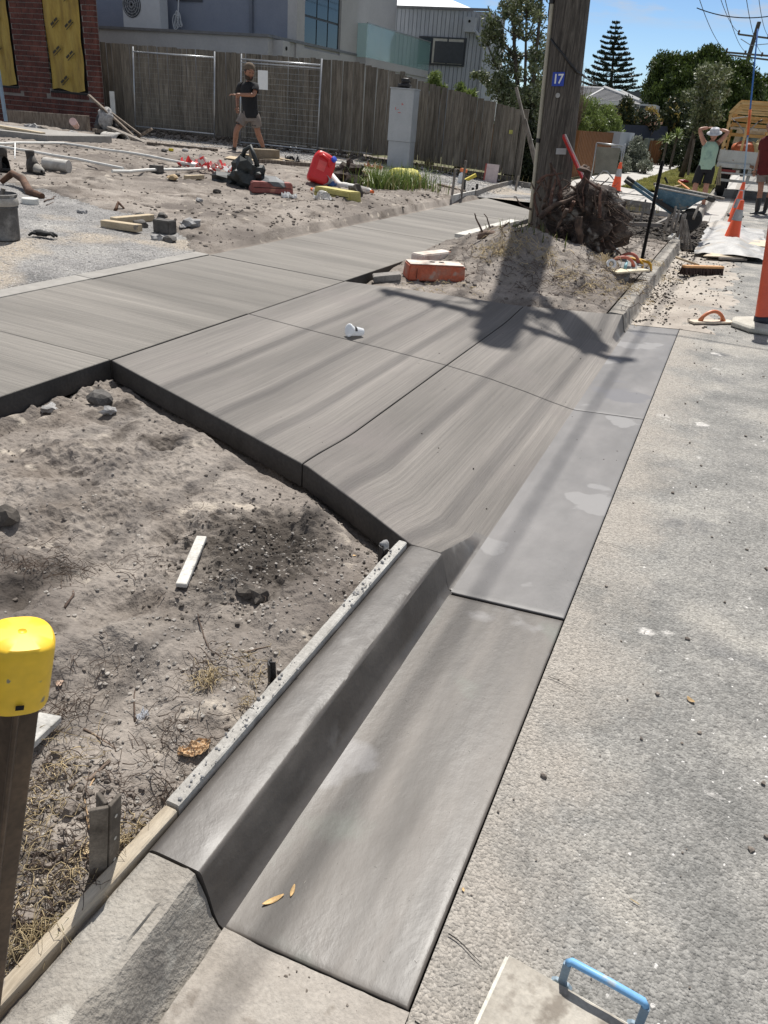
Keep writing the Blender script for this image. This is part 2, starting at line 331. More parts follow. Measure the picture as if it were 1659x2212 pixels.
    def build(s, name, mats, parent=None, smooth=False, bevel=0., world=False, seg=2, auto=None, kind=None, label=None, sub=0, solid=0.):
        me = bpy.data.meshes.new(name); vs = s.v
        if world and parent is not None:
            inv = MW[parent.name].inverted(); vs = [tuple(inv @ Vector(p)) for p in vs]
        me.from_pydata(vs, [], s.f)
        for m_ in (mats if isinstance(mats, (list, tuple)) else [mats]): me.materials.append(m_)
        if any(s.mi): me.polygons.foreach_set('material_index', s.mi)
        if smooth: me.polygons.foreach_set('use_smooth', [True]*len(me.polygons))
        me.update()
        if bevel or auto or sub:
            bm = bmesh.new(); bm.from_mesh(me)
            if bevel:
                bmesh.ops.remove_doubles(bm, verts=bm.verts, dist=1e-6)
                es = [e for e in bm.edges if len(e.link_faces) == 2 and e.calc_face_angle(0) > .5]
                bmesh.ops.bevel(bm, geom=es, offset=bevel, segments=seg, affect='EDGES', clamp_overlap=True)
            if auto:
                for e in bm.edges:
                    if len(e.link_faces) == 2 and e.calc_face_angle(0) > auto: e.smooth = False
            bm.to_mesh(me); bm.free()
            if auto: me.polygons.foreach_set('use_smooth', [True]*len(me.polygons))
        o = bpy.data.objects.new(name, me); COL.objects.link(o)
        if parent is not None:
            o.parent = parent; MW[o.name] = MW[parent.name]
        else: MW[o.name] = Matrix.Identity(4)
        if solid:
            md = o.modifiers.new('thick', 'SOLIDIFY'); md.thickness = solid; md.offset = 0
        if sub:
            md = o.modifiers.new('round', 'SUBSURF'); md.levels = sub; md.render_levels = sub
        if kind: o['kind'] = kind
        if label: o['label'] = label
        return o
def npmesh(name, V, F, mats, parent=None, smooth=False, kind=None, mi=None):
    """fast mesh from arrays (F: n x 3 or n x 4)"""
    me = bpy.data.meshes.new(name); V = np.asarray(V, np.float32); F = np.asarray(F, np.int32); k = F.shape[1]
    if parent is not None:
        inv = np.array(MW[parent.name].inverted()); V = V @ inv[:3, :3].T.astype(np.float32) + inv[:3, 3].astype(np.float32)
    me.vertices.add(len(V)); me.vertices.foreach_set('co', V.ravel()); me.loops.add(F.size); me.loops.foreach_set('vertex_index', F.ravel())
    me.polygons.add(len(F)); me.polygons.foreach_set('loop_start', np.arange(0, F.size, k, dtype=np.int32))
    for m_ in (mats if isinstance(mats, (list, tuple)) else [mats]): me.materials.append(m_)
    if mi is not None: me.polygons.foreach_set('material_index', np.asarray(mi, np.int32))
    me.polygons.foreach_set('use_smooth', np.full(len(F), smooth)); me.update(calc_edges=True); me.validate()
    o = bpy.data.objects.new(name, me); COL.objects.link(o)
    if parent is not None: o.parent = parent; MW[o.name] = MW[parent.name]
    else: MW[o.name] = Matrix.Identity(4)
    if kind: o['kind'] = kind
    return o
def sheet(name, xs, ys, fz, mats, parent=None, kind='structure', keep=None, smooth=True):
    X, Y = np.meshgrid(xs, ys); Z = fz(X, Y); C = len(xs); R = len(ys); V = np.stack([X, Y, Z], -1).reshape(-1, 3)
    i, j = np.meshgrid(np.arange(R-1), np.arange(C-1), indexing='ij'); a = (i*C+j).ravel(); F = np.stack([a, a+1, a+C+1, a+C], 1)
    if keep is not None:
        k = keep(X, Y).ravel(); F = F[k[F].all(1)]
    return npmesh(name, V, F, mats, parent, smooth, kind)
ICO = None
def rocks(P, R, seed=0, flat=.7, jit=.3):
    """many little angular lumps (20 triangles each) at points P with radii R"""
    global ICO
    if ICO is None:
        bm = bmesh.new(); bmesh.ops.create_icosphere(bm, subdivisions=1, radius=1)
        ICO = (np.array([v.co[:] for v in bm.verts]), np.array([[v.index for v in f.verts] for f in bm.faces])); bm.free()
    v, f = ICO; n = len(P); rg = np.random.default_rng(seed); k = len(v)
    V = v[None]*(1+jit*(rg.random((n, k, 1))-.5)*2)*np.asarray(R)[:, None, None]
    sq = 1-.45*rg.random((n, 1, 3)); sq[:, :, 2] *= flat; V = V*sq
    a = rg.random(n)*6.283; c, s = np.cos(a)[:, None], np.sin(a)[:, None]
    X = V[..., 0]*c-V[..., 1]*s; Y = V[..., 0]*s+V[..., 1]*c; V = np.stack([X, Y, V[..., 2]], -1)+np.asarray(P)[:, None]
    F = (f[None]+(np.arange(n)*k)[:, None, None]).reshape(-1, 3); return V.reshape(-1, 3), F
def copy_tree(o, parent=None):
    c = o.copy(); COL.objects.link(c)
    if parent is not None: c.parent = parent
    MW[c.name] = MW.get(o.name, Matrix.Identity(4))
    for ch in [x for x in o.children]: copy_tree(ch, c)
    return c
def rz(a): return Matrix.Rotation(a, 3, 'Z')
# ================================================================== GROUND, ROAD AND CONCRETE
SOIL = [(.15, .127, .108), (.255, .225, .197), (.335, .298, .262)]
m_soil = mat('sandy_soil', SOIL, scale=2.6, rough=.95, bump=.012, bscale=55, patch=((-1.30, 2.10, .1), (.30, .40, .5), (.062, .053, .045)), fine=.16, fscale=70, spec=.15, mid=(.9, .12, (1, 1, 1)),
             spots=[((.15, .130, .115), 1.3, .50, .16), ((.085, .072, .062), 2.4, .60, .10), ((.43, .38, .32), 6.0, .64, .08)])
m_damp = mat('dark_damp_soil', [(.045, .038, .032), (.10, .085, .07), (.19, .16, .135)], scale=4, rough=.95, bump=.02, bscale=40, fine=.25, fscale=60, spec=.15)
m_rockf = mat('crushed_rock', [(.16, .155, .15), (.27, .26, .25), (.36, .345, .32)], scale=1.6, rough=.9, fine=.2, fscale=60, vor=(75, .35, .012), bump=.006, bscale=120,
              spots=[((.37, .32, .26), .75, .52, .08), ((.55, .54, .52), 45, .66, .03)])
m_gravel = mat('gravel_chips', [(.22, .21, .20), (.36, .34, .32), (.5, .49, .47)], scale=30, rough=.85, fine=.25)
m_asph = mat('worn_asphalt', [(.155, .153, .144), (.24, .232, .215), (.33, .315, .285)], scale=2.2, rough=.92, fine=.2, fscale=55, vor=(150, .26, .0036), bump=.008, bscale=70, xdust=((.33, .30, .262), -.2, .12, 1.1),
             spots=[((.36, .335, .295), 1.1, .56, .16), ((.13, .13, .13), 2.3, .60, .14), ((.62, .60, .57), 45, .69, .02), ((.50, .48, .45), 3.2, .66, .03)])
m_asph_far = mat('far_asphalt', [(.20, .195, .19), (.27, .26, .25)], scale=.6, rough=.9, fine=.1, fscale=8)
m_sand = mat('spilled_sand', [(.27, .235, .20), (.36, .32, .275), (.43, .385, .33)], scale=2.2, rough=.95, bump=.006, bscale=60, fine=.12, fscale=90,
             spots=[((.15, .125, .105), 7, .66, .05)])
m_dustyconc = mat('old_channel_concrete', [(.235, .21, .18), (.315, .285, .25), (.37, .34, .30)], scale=3.5, rough=.92, bump=.004, bscale=90, fine=.12, fscale=120,
             spots=[((.15, .125, .10), 9, .62, .08), ((.5, .47, .42), 4, .62, .1)])
def concrete(name, c0, c1, scale, stretch, rough, rvar, bump, bsc, bst, mid, **k):
    return mat(name, [c0, c1], scale=scale, stretch=stretch, rough=rough, rvar=rvar, bump=bump, bscale=bsc, bstretch=bst, fine=.10, fscale=scale*5, mid=mid, lo=.3, hi=.7, **k)
# broomed across the path, broomed along the crossover, steel-trowelled channel
m_cpath = concrete('broomed_path_concrete', (.132, .122, .108), (.222, .205, .182), 7, (.10, 12, 1), .85, .06, .005, 16, (.08, 12, 1), (1.6, .22, (.22, 1.9, 1)))
m_cdrive = concrete('broomed_crossover_concrete', (.130, .118, .106), (.212, .194, .175), 6, (15, .10, 1), .8, .08, .004, 16, (16, .10, 1), (1.5, .24, (2.6, .22, 1)), spots=[((.17, .15, .14), 1.1, .55, .2)])
m_cpan = concrete('trowelled_channel_concrete', (.072, .062, .053), (.114, .101, .088), 2.6, (2.2, .5, 1), .50, .12, .0014, 22, (1.4, .8, 1), (3.0, .26, (3.4, .35, 1)), spots=[((.12, .125, .105), 3.0, .60, .10), ((.17, .16, .155), 1.7, .58, .03)])
m_cpan2 = concrete('drying_channel_concrete', (.112, .107, .104), (.152, .144, .140), 1.6, (1.6, .8, 1), .55, .08, .002, 10, (1.4, 1, 1), (1.1, .18, (2, .7, 1)), spots=[((.195, .188, .184), 2.0, .60, .02), ((.115, .112, .118), 1.3, .62, .03)])
m_ckerb = concrete('wet_kerb_concrete', (.060, .053, .047), (.105, .094, .084), 3.5, (1.6, .8, 1), .45, .10, .0015, 26, (1.3, .9, 1), (4, .12, (1, 1, 1)), spots=[((.15, .14, .13), 5, .6, .1)])
m_cstrip = concrete('pale_edge_concrete', (.24, .225, .205), (.31, .295, .27), 3, (1, 1, 1), .85, .05, .002, 30, (1, 1, 1), (1, .1, (1, 1, 1)))
m_okerb = mat('old_kerb_concrete', [(.20, .18, .155), (.29, .265, .23), (.36, .335, .295)], scale=5, rough=.92, bump=.009, bscale=75, fine=.14, fscale=140,
              spots=[((.11, .105, .10), 4.2, .54, .12), ((.40, .375, .33), 9, .62, .08)])
m_farconc = mat('pale_path_concrete', [(.37, .355, .33), (.46, .44, .41)], scale=1.2, rough=.9, fine=.08, fscale=12, bump=.002, bscale=60)
m_turf = mat('turf_soil', [(.07, .085, .03), (.17, .15, .08)], scale=3, rough=.95, bump=.02, bscale=20)

# a base that reaches the horizon
o = sheet('ground', np.linspace(-900, 900, 9), np.linspace(-60, 1700, 9), lambda X, Y: X*0-.17, m_damp)
rx = np.concatenate([np.arange(-.2, 3.6, .05), np.linspace(3.6, 8.2, 20)])
sheet('road', rx, np.concatenate([np.arange(-1.0, 12, .06), np.linspace(12, 40, 90), np.linspace(42, 420, 60)]),
      lambda X, Y: .012*np.clip(X+.2, 0, 3.4)-.012*np.clip(X-3.4, 0, 9)+.0022*fbm(X, Y, 3, 3, 40)*sst(-.2, 0, X)-.0015, m_asph)

m_edge = mat('painted_shade_edge', [(.030, .027, .024), (.058, .052, .046)], scale=5, rough=.8, bump=.003, bscale=40, fine=.2)  # formed slab sides: their shade is put into this dark base colour
def slab(name, x0, x1, ya, yb, zf, m, parent=None, thick=.11, side=True, nx=None, ny=None, round_=(.006, .006), gap=.004, label=None, open_='', exx=()):
    """a cast slab between x0..x1 and the curves ya(x)..yb(x): rounded tooled arrises, sides down to its underside. open_ lists flush sides (l r n f)"""
    fa = ya if callable(ya) else (lambda x, c=ya: np.full_like(np.asarray(x, float), c)); fb = yb if callable(yb) else (lambda x, c=yb: np.full_like(np.asarray(x, float), c))
    nx = nx or max(8, int((x1-x0)/.05)); ny = ny or 24; gl = 0 if 'l' in open_ else gap; gr = 0 if 'r' in open_ else gap
    gn = 0 if 'n' in open_ else gap; gf = 0 if 'f' in open_ else gap; R, D = round_
    def axis(n, L, a, b):   # parameter positions in metres with close rows at rounded ends
        t = list(np.linspace(0, L, n))
        if a: t += [R*.12, R*.4, R]
        if b: t += [L-R, L-R*.4, L-R*.12]
        return np.unique(np.round(t, 5))
    xs = x0+gl+axis(nx, x1-x0-gl-gr, gl > 0, gr > 0); xs = np.unique(np.round(np.r_[xs[(xs < min(exx)-.006) | (xs > max(exx)+.002)], exx] if len(exx) else xs, 5))
    Ly = float(np.mean(fb(xs)-fa(xs)))-gn-gf; ts = axis(ny, Ly, gn > 0, gf > 0)/Ly
    A = fa(xs)+gn; Bv = fb(xs)-gf; X = np.repeat(xs[None], len(ts), 0); Y = A[None]+(Bv-A)[None]*ts[:, None]; Z = zf(X, Y)
    def drop(d): t = np.clip(d/R, 0, 1); return D*(1-np.sqrt(np.clip(1-(1-t)**2, 0, 1)))
    dr = np.zeros_like(X)
    if gl: dr = np.maximum(dr, drop(X-xs[0]))
    if gr: dr = np.maximum(dr, drop(xs[-1]-X))
    if gn: dr = np.maximum(dr, drop(Y-A[None]))
    if gf: dr = np.maximum(dr, drop(Bv[None]-Y))
    Z = Z-dr; Rn, C = X.shape; V = np.stack([X, Y, Z], -1).reshape(-1, 3)
    i, j = np.meshgrid(np.arange(Rn-1), np.arange(C-1), indexing='ij'); a = (i*C+j).ravel(); F = [np.stack([a, a+1, a+C+1, a+C], 1)]
    ring = list(range(C))+[r*C+C-1 for r in range(1, Rn)]+[(Rn-1)*C+c for c in range(C-2, -1, -1)]+[r*C for r in range(Rn-2, 0, -1)]
    b = len(V); low = V[ring].copy(); low[:, 2] -= thick; V = np.vstack([V, low]); n = len(ring)
    F.append(np.array([[ring[k], b+k, b+(k+1) % n, ring[(k+1) % n]] for k in range(n)])); nt_ = len(F[0]); F = np.vstack(F)
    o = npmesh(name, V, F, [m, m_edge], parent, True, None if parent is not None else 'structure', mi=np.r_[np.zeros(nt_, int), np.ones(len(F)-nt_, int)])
    bm = bmesh.new(); bm.from_mesh(o.data)
    for e in bm.edges:
        if len(e.link_faces) == 2 and e.calc_face_angle(0) > .9: e.smooth = False
    bm.to_mesh(o.data); bm.free()
    if label: o['label'] = label
    return o
def sroot(name):
    o = bpy.data.objects.new(name, None); COL.objects.link(o); o['kind'] = 'structure'; MW[o.name] = Matrix.Identity(4); o.empty_display_size = .1; return o
# footpath: one panel every 1.5 m
fp = sroot('footpath'); ys = [-1.2, .3, 1.82, 3.33, 4.76, 6.33, 7.85, 9.38, 10.9, 12.45, 14.0]
jit = np.random.default_rng(4)
for a, b in zip(ys[:-1], ys[1:]):
    end = (lambda x: 14.0-(x+3.03)*.0) if b < 14 else (lambda x: 14.2+(-3.03-np.asarray(x))*.85)
    off = float(jit.normal()*.0015)
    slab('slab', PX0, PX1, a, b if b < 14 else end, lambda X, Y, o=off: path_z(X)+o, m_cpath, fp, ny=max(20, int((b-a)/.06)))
# pale strip between footpath and the crushed-rock pad
es = sroot('concrete_edge_strip')
for a, b in ((1.8, 3.3), (3.33, 4.77), (4.77, 6.34)):
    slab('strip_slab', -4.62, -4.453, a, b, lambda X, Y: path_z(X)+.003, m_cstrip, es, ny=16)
# vehicle crossover, four slabs, with the channel in front of it
dw = sroot('driveway_crossover')
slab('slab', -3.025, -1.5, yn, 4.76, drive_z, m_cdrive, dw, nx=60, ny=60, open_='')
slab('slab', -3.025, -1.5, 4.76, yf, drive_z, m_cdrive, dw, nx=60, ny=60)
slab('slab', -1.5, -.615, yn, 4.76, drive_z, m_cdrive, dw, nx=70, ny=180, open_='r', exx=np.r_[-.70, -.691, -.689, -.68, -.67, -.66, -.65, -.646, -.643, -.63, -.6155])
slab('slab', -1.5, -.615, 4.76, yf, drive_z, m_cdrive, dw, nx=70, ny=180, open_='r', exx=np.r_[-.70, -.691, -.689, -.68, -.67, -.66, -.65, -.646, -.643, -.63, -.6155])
ch = sroot('channel')
for o in [c for c in dw.children]:   # the short kerb wings at both ends are trowelled, not broomed
    o.data.materials.append(m_ckerb)
    for p in o.data.polygons:
        c = p.center
        if c.x > -.692 and c.z > pan_z(c.x)-.02 and (c.y < 2.86 or c.y > 6.72) and p.material_index == 0: p.material_index = 2
pz = lambda X, Y: pan_z(X)+.0012
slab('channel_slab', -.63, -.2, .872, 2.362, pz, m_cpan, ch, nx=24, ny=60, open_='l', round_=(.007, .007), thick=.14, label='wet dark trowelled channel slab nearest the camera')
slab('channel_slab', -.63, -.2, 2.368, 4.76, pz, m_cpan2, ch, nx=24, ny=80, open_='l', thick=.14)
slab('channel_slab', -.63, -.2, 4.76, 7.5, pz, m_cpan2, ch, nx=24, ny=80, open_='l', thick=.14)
def kerb(name, y0, y1, m, nose=.016, prof=None, rough=0., ny=None, ztop=.124, seed=3):
    P = [(-.815, -.05), (-.815, ztop-.012), (-.806, ztop-.003), (-.79, ztop)]
    P += [(-.76, ztop+.001), (-.72, ztop)]
    rr = .014*nose/.016; cx, cz = -.678-rr, ztop-rr
    for a in (80, 55, 30, 12): P.append((cx+rr*math.cos(math.radians(a)), cz+rr*math.sin(math.radians(a))))
    P += [(-.664, .06), (-.652, .01), (-.642, -.018), (-.624, -.03)]
    ny = ny or max(8, int((y1-y0)/.02)); yy = np.linspace(y0, y1, ny); A = np.zeros((ny, len(P), 3))
    for k, (x, z) in enumerate(P):
        d = fbm(yy*3+k*.7, yy*0+k*.31, 2.4, 3, seed)*rough
        A[:, k, 0] = x+d; A[:, k, 1] = yy; A[:, k, 2] = z+(d if k < 8 else 0)
    b = MB(); b.grid(A, flip=True); n = len(P)
    b.f.append(tuple(range(n))); b.f.append(tuple((ny-1)*n+k for k in reversed(range(n)))); b.mi += [0, 0]
    return b.build(name, m, auto=.7, kind='structure')
kerb('new_kerb', .874, 2.372, m_ckerb, rough=.0016)
kerb('old_kerb', -.6, .868, m_okerb, nose=.046, rough=.008, seed=9)
kerb('far_kerb', 7.155, 13.45, m_okerb, rough=.004, seed=12)
kerb('existing_kerb', 18.3, 150, m_okerb, rough=.003, seed=15, ny=300)
sheet('old_channel', np.linspace(-.625, -.2, 40), np.arange(-.8, .8705, .01), lambda X, Y: pan_z(X)+.0045+.009*fbm(X, Y, 6, 4, 60)*sst(.87, .80, Y)+.003*fbm(X, Y, 30, 3, 61)+.010*sst(-.5, -.62, X), m_dustyconc)
sheet('far_channel', np.linspace(-.64, -.2, 12), np.linspace(18.3, 150, 60), lambda X, Y: pan_z(X)+.002, m_farconc)
# sand washed into the gutter line and over the road edge beyond the crossover
xs = np.arange(-.70, .62, .02); yy = np.arange(7.505, 18.3, .03)
def sandz(X, Y):
    base = np.where(X < -.2, pan_z(X), .012*(X+.2)); w = sst(.52, -.1, X+.30*fbm(X, Y, 1.4, 4, 44))
    return base+.016*w-.014+.018*fbm(X, Y, 5, 4, 45)*w*sst(7.5, 7.9, Y)-.09*sst(13.3, 13.7, Y)*sst(.1, -.15, X)*(1-sst(17.6, 18.2, Y))
sheet('gutter_sand', xs, yy, sandz, m_sand)
# short saw cuts in the road edge opposite the joints
m_dark = plain('dark_gap', (.012, .011, .010), rough=1, var=.1)
for (x0, y0, x1, y1, w) in ((-.185, .862, .10, .80, .006), (-.185, 1.06, -.10, 1.03, .005), (-.185, 2.02, -.06, 1.99, .004), (-.19, 3.02, -.02, 3.0, .004)):
    b = MB(); n = 9; pts = [Vector((x0+(x1-x0)*t, y0+(y1-y0)*t+.006*math.sin(t*5)*.5, .0045+.012*max(0, x0+(x1-x0)*t+.2))) for t in np.linspace(0, 1, n)]
    L_ = [(p.x, p.y-w*.7*(1-.7*i/n), p.z) for i, p in enumerate(pts)]+[(p.x, p.y, p.z) for p in reversed(pts)]
    b.add(L_, [tuple(range(len(L_)))]).build('road_crack', m_dark, kind='structure')
# soil sheets
def nearz(X, Y):
    s = sst(.0, .16, yn(X)-Y)*sst(-.83, -.95, X)
    wx, wy = X+.05*fbm(X, Y, 3, 2, 75), Y+.05*fbm(X, Y, 3, 2, 76)
    h = .030*fbm(wx, wy, 4.2, 4, 70, .6)+.050*np.abs(fbm(wx*.8+wy*.3, wy*.7, 1.7, 2, 74))-.03*np.clip(fbm(X, Y, 8, 3, 71)-.12, 0, 1)+.05*np.abs(fbm(X+Y*.5, Y*.55-X*.2, 3.2, 3, 72))-.012
    # slumped lips and hollows, crumbly where the soil has been turned
    lip = fbm(wx+wy*.35, wy*.8, 3.6, 3, 77); h = h+.016*(sst(-.06, .14, lip)-.5)*sst(-.05, .25, fbm(X, Y, 1.2, 2, 78)+.1)
    crumb = np.clip(fbm(X, Y, 1.9, 3, 79)+.12+.9*np.exp(-((X+1.3)/.35)**2-((Y-2.1)/.45)**2), 0, .5)*2
    h = h+crumb*(.028*np.abs(fbm(X, Y, 17, 3, 66, .65))+.016*np.clip(fbm(X, Y, 34, 2, 67), 0, 1))
    for (fx, fy, r, d) in ((-2.35, 1.35, .09, .05), (-2.0, 1.75, .07, .04), (-1.62, 2.02, .06, .035), (-2.3, 2.2, .10, .03), (-1.75, 1.35, .08, .035), (-1.5, 1.5, .09, .03), (-2.6, 1.75, .08, .045), (-1.3, 1.25, .09, .03), (-2.15, 2.65, .05, .03), (-1.9, 2.35, .045, .03)):
        q = ((X-fx)/r)**2+((Y-fy)/(r*1.6))**2; h = h-d*np.exp(-q)+d*.5*np.exp(-(np.sqrt(q)-1.5)**2*4)
    return gz(X, Y)+h*s+.008*fbm(X, Y, 26, 3, 73, .6)
keepn = lambda X, Y: (Y < yn(X)+.10)
sheet('bare_soil_bed', np.arange(-3.06, -.815, .006), np.arange(.25, 3.5, .006),
      nearz, m_soil, keep=keepn)
keepf = lambda X, Y: (Y > yf(X)-.12)
def farz(X, Y):
    md = np.exp(-((X+2.0)/1.0)**2-((Y-8.6)/1.4)**2)
    return np.where(X < -.83, gz(X, Y)+(.03+.05*md)*fbm(X, Y, 5, 5, 80, .55), gz(X, Y))
sheet('bare_soil_mound', np.arange(-3.04, -.815, .014), np.arange(6.25, 13.6, .016), farz, m_soil, keep=keepf)
sheet('excavated_ground', np.arange(-3.04, -.2, .03), np.arange(13.5, 18.5, .035), lambda X, Y: np.minimum(gz(np.minimum(X, -.9), Y), .02)+.05*fbm(X, Y, 4, 4, 82), m_damp)
yx = np.arange(-21, -4.45, .035); yyy = np.arange(1.8, 20.6, .035)
def yz(X, Y):
    gw = gravel_w(X, Y); return gz(X, Y)+(1-gw)*(.03*fbm(X, Y, 5.5, 4, 90, .6)+.018*np.abs(fbm(X, Y, 11, 2, 91)))*sst(-4.6, -4.75, X)-.012*(X > -4.6)+gw*.004*fbm(X, Y, 14, 2, 92)
HOOK.update(near=nearz, far=farz, yard=yz)
def ykeep(X, Y): return (Y > 5.0) | (X > -13)
def ksoil(X, Y): return gravel_w(X, Y) < .5
sheet('front_yard_soil', yx, yyy, lambda X, Y: yz(X, Y)-.02*(gravel_w(X, Y) > .5), m_soil, keep=lambda X, Y: gravel_w(X, Y) < .96)
sheet('crushed_rock_pad', np.arange(-16, -4.60, .03), np.arange(1.8, 8.4, .03), lambda X, Y: yz(X, Y)+.004, m_rockf, keep=lambda X, Y: (gravel_w(X, Y) > .5))
sheet('crushed_rock_side_way', np.arange(-21, -3.0, .05), np.arange(15.2, 20.6, .05), lambda X, Y: np.where(X < -4.6, yz(X, Y)+.012, .225), m_rockf, keep=lambda X, Y: (gravel_w(np.minimum(X, -4.6), Y) > .5) & ((X < -4.4) | (Y > 15.6)))
# land beyond: neighbours' path, crossover, turf and gardens
def far_sheet(name, poly, z, m, t=.02, kind='structure'):
    return MB().prism(poly, z-t, z).build(name, m, kind=kind)
far_sheet('neighbour_ground', [(-60, 20.6), (-4.7, 20.6), (-4.7, 220), (-60, 220)], .17, m_turf, .3)
ff = sroot('existing_footpath')
for k in range(22):
    y0 = 18.4+k*1.9
    MB().box((-3.95, y0+.94, .10), (1.5, 1.885, .1)).build('slab', m_farconc, ff, bevel=.006, seg=1)
far_sheet('existing_footpath_far', [(-4.7, 60.2), (-3.2, 60.2), (-3.2, 200), (-4.7, 200)], .15, m_farconc, .1)
far_sheet('neighbour_crossover', [(-3.19, 19.2), (-.83, 17.9), (-.83, 22.6), (-3.19, 24.8)], .135, m_farconc, .1)
far_sheet('neighbour_crossover_apron', [(-12, 21), (-4.71, 21), (-4.71, 33.5), (-12, 33.5)], .15, m_farconc, .1)
tv = sheet('grass_verge', np.linspace(-3.19, -.83, 30), np.linspace(24.8, 170, 240), lambda X, Y: .13+.03*fbm(X, Y, .8, 3, 95), m_turf, keep=lambda X, Y: Y > 24.8-(X+3.19)*.93)
far_sheet('far_street_side', [(8.2, -5), (40, -5), (40, 400), (8.2, 400)], .12, m_turf, .3)
far_sheet('garden_ground', [(-60, 60), (-4.71, 60), (-4.71, 200), (-60, 200)], .181, m_turf, .3)

# ---- things nobody could count: clods, pebbles, chips
def scatter(name, m, n, xr, yr, rr, seed, keep=None, zf=None, flat=.7, sink=.3, power=2.2, dens=None):
    rg = np.random.default_rng(seed); X = rg.uniform(*xr, n); Y = rg.uniform(*yr, n)
    if dens is not None:
        k = rg.random(n) < dens(X, Y); X = X[k]; Y = Y[k]
    if keep is not None:
        k = keep(X, Y); X = X[k]; Y = Y[k]
    R = rr[0]+(rr[1]-rr[0])*rg.random(len(X))**power; Z = (zf or gz)(X, Y)+R*(flat-sink)*.8
    V, F = rocks(np.stack([X, Y, Z], 1), R, seed, flat); return npmesh(name, V, F, m, None, False, 'stuff')
m_clod = mat('soil_clod', [(.12, .10, .083), (.25, .215, .185)], scale=9, rough=.97, bump=.003, bscale=120, fine=.15)
m_clodd = mat('dark_clod', [(.035, .03, .026), (.11, .095, .08)], scale=9, rough=.97, bump=.003, bscale=120, fine=.15)
m_peb = mat('pale_pebble', [(.22, .20, .18), (.40, .37, .33)], scale=22, rough=.9)
nz_ = nearz
scatter('soil_clods', m_clod, 6500, (-3.0, -.86), (.5, 3.3), (.0015, .010), 1, keep=lambda X, Y: Y < yn(X)-.02, zf=nz_, dens=lambda X, Y: .25+1.1*np.clip(fbm(X, Y, 1.6, 3, 100)+.05, 0, 1), power=5)
scatter('dark_clods', m_clodd, 4200, (-1.75, -.86), (1.55, 2.75), (.0015, .011), 2, keep=lambda X, Y: (Y < yn(X)-.03), zf=nz_, dens=lambda X, Y: np.exp(-((X+1.28)/.26)**2-((Y-2.12)/.36)**2), power=3.4)
scatter('bed_pebbles', m_peb, 4200, (-2.2, -.86), (.5, 2.3), (.002, .009), 3, keep=lambda X, Y: Y < yn(X)-.02, zf=nz_, power=2.5, dens=lambda X, Y: np.where(X > -1.35, 1, .25))
scatter('mound_clods', m_clod, 5000, (-3.0, -.86), (6.6, 13.3), (.003, .026), 4, keep=lambda X, Y: Y > yf(X)+.05, zf=farz, power=5, sink=.4)
scatter('dug_clods', m_clodd, 5000, (-3.0, -.25), (13.5, 17.8), (.01, .06), 5, zf=lambda X, Y: np.minimum(gz(np.minimum(X, -.9), Y), .02)+.01, power=2)
scatter('yard_clods', m_clod, 13000, (-13, -4.65), (5.5, 16.2), (.005, .035), 6, keep=lambda X, Y: gravel_w(X, Y) < .4, zf=yz, power=6, sink=.4, dens=lambda X, Y: np.clip(.25+.9*np.exp(-((-5.3-X)/1.1)**2)+1.2*np.clip(fbm(X, Y, .8, 3, 104), 0, 1), 0, 1))
scatter('rock_chips', m_gravel, 16000, (-11, -4.63), (3.4, 8.2), (.004, .014), 7, keep=lambda X, Y: gravel_w(X, Y) > .5, zf=yz, power=2, sink=.35)
scatter('side_way_chips', m_gravel, 12000, (-17, -4.6), (15.4, 19.4), (.008, .022), 8, keep=lambda X, Y: gravel_w(X, Y) > .5, zf=lambda X, Y: yz(X, Y)+.012, power=2, sink=.35)
m_chipw = mat('aggregate_chip', [(.26, .245, .225), (.40, .375, .345)], scale=14, rough=.9)
rdz = lambda X, Y: np.where(X < -.2, pan_z(X), .012*(X+.2))
scatter('road_aggregate', m_chipw, 26000, (-.19, 1.5), (.5, 5.0), (.002, .0052), 9, zf=lambda X, Y: .012*(X+.2)-.004, power=1.6, flat=.45, sink=.28, dens=lambda X, Y: np.clip(.55+1.4*fbm(X, Y, 2.2, 3, 107), .1, 1)*np.clip(1.25-(Y-.5)/6, .2, 1))
scatter('road_pebbles', m_clod, 420, (-.18, 1.6), (.8, 9), (.003, .012), 10, zf=rdz, power=3)
scatter('gutter_clods', m_clodd, 2400, (-.64, .35), (7.6, 13.4), (.004, .022), 11, zf=sandz, power=3, dens=lambda X, Y: np.where(X < -.35, 1, .25))
scatter('slab_crumbs', m_clodd, 420, (-3, -.22), (2.9, 7), (.0025, .008), 12, keep=lambda X, Y: (Y > yn(X)) & (Y < yf(X)), zf=lambda X, Y: np.where(X < -.62, drive_z(X, Y), pan_z(X)), power=3, dens=lambda X, Y: np.clip(fbm(X, Y, 1.3, 2, 109)+.1, 0, 1))
m_mortar = mat('mortar_crumbs', [(.16, .155, .15), (.32, .31, .29)], scale=20, rough=.9)

scatter('old_channel_grit', m_clod, 900, (-.62, -.2), (.4, .865), (.001, .006), 14, zf=lambda X, Y: pan_z(X)+.005, power=3.5, dens=lambda X, Y: np.clip(.25+1.2*np.exp(-((X+.60)/.05)**2)+fbm(X, Y, 7, 2, 110), 0, 1))
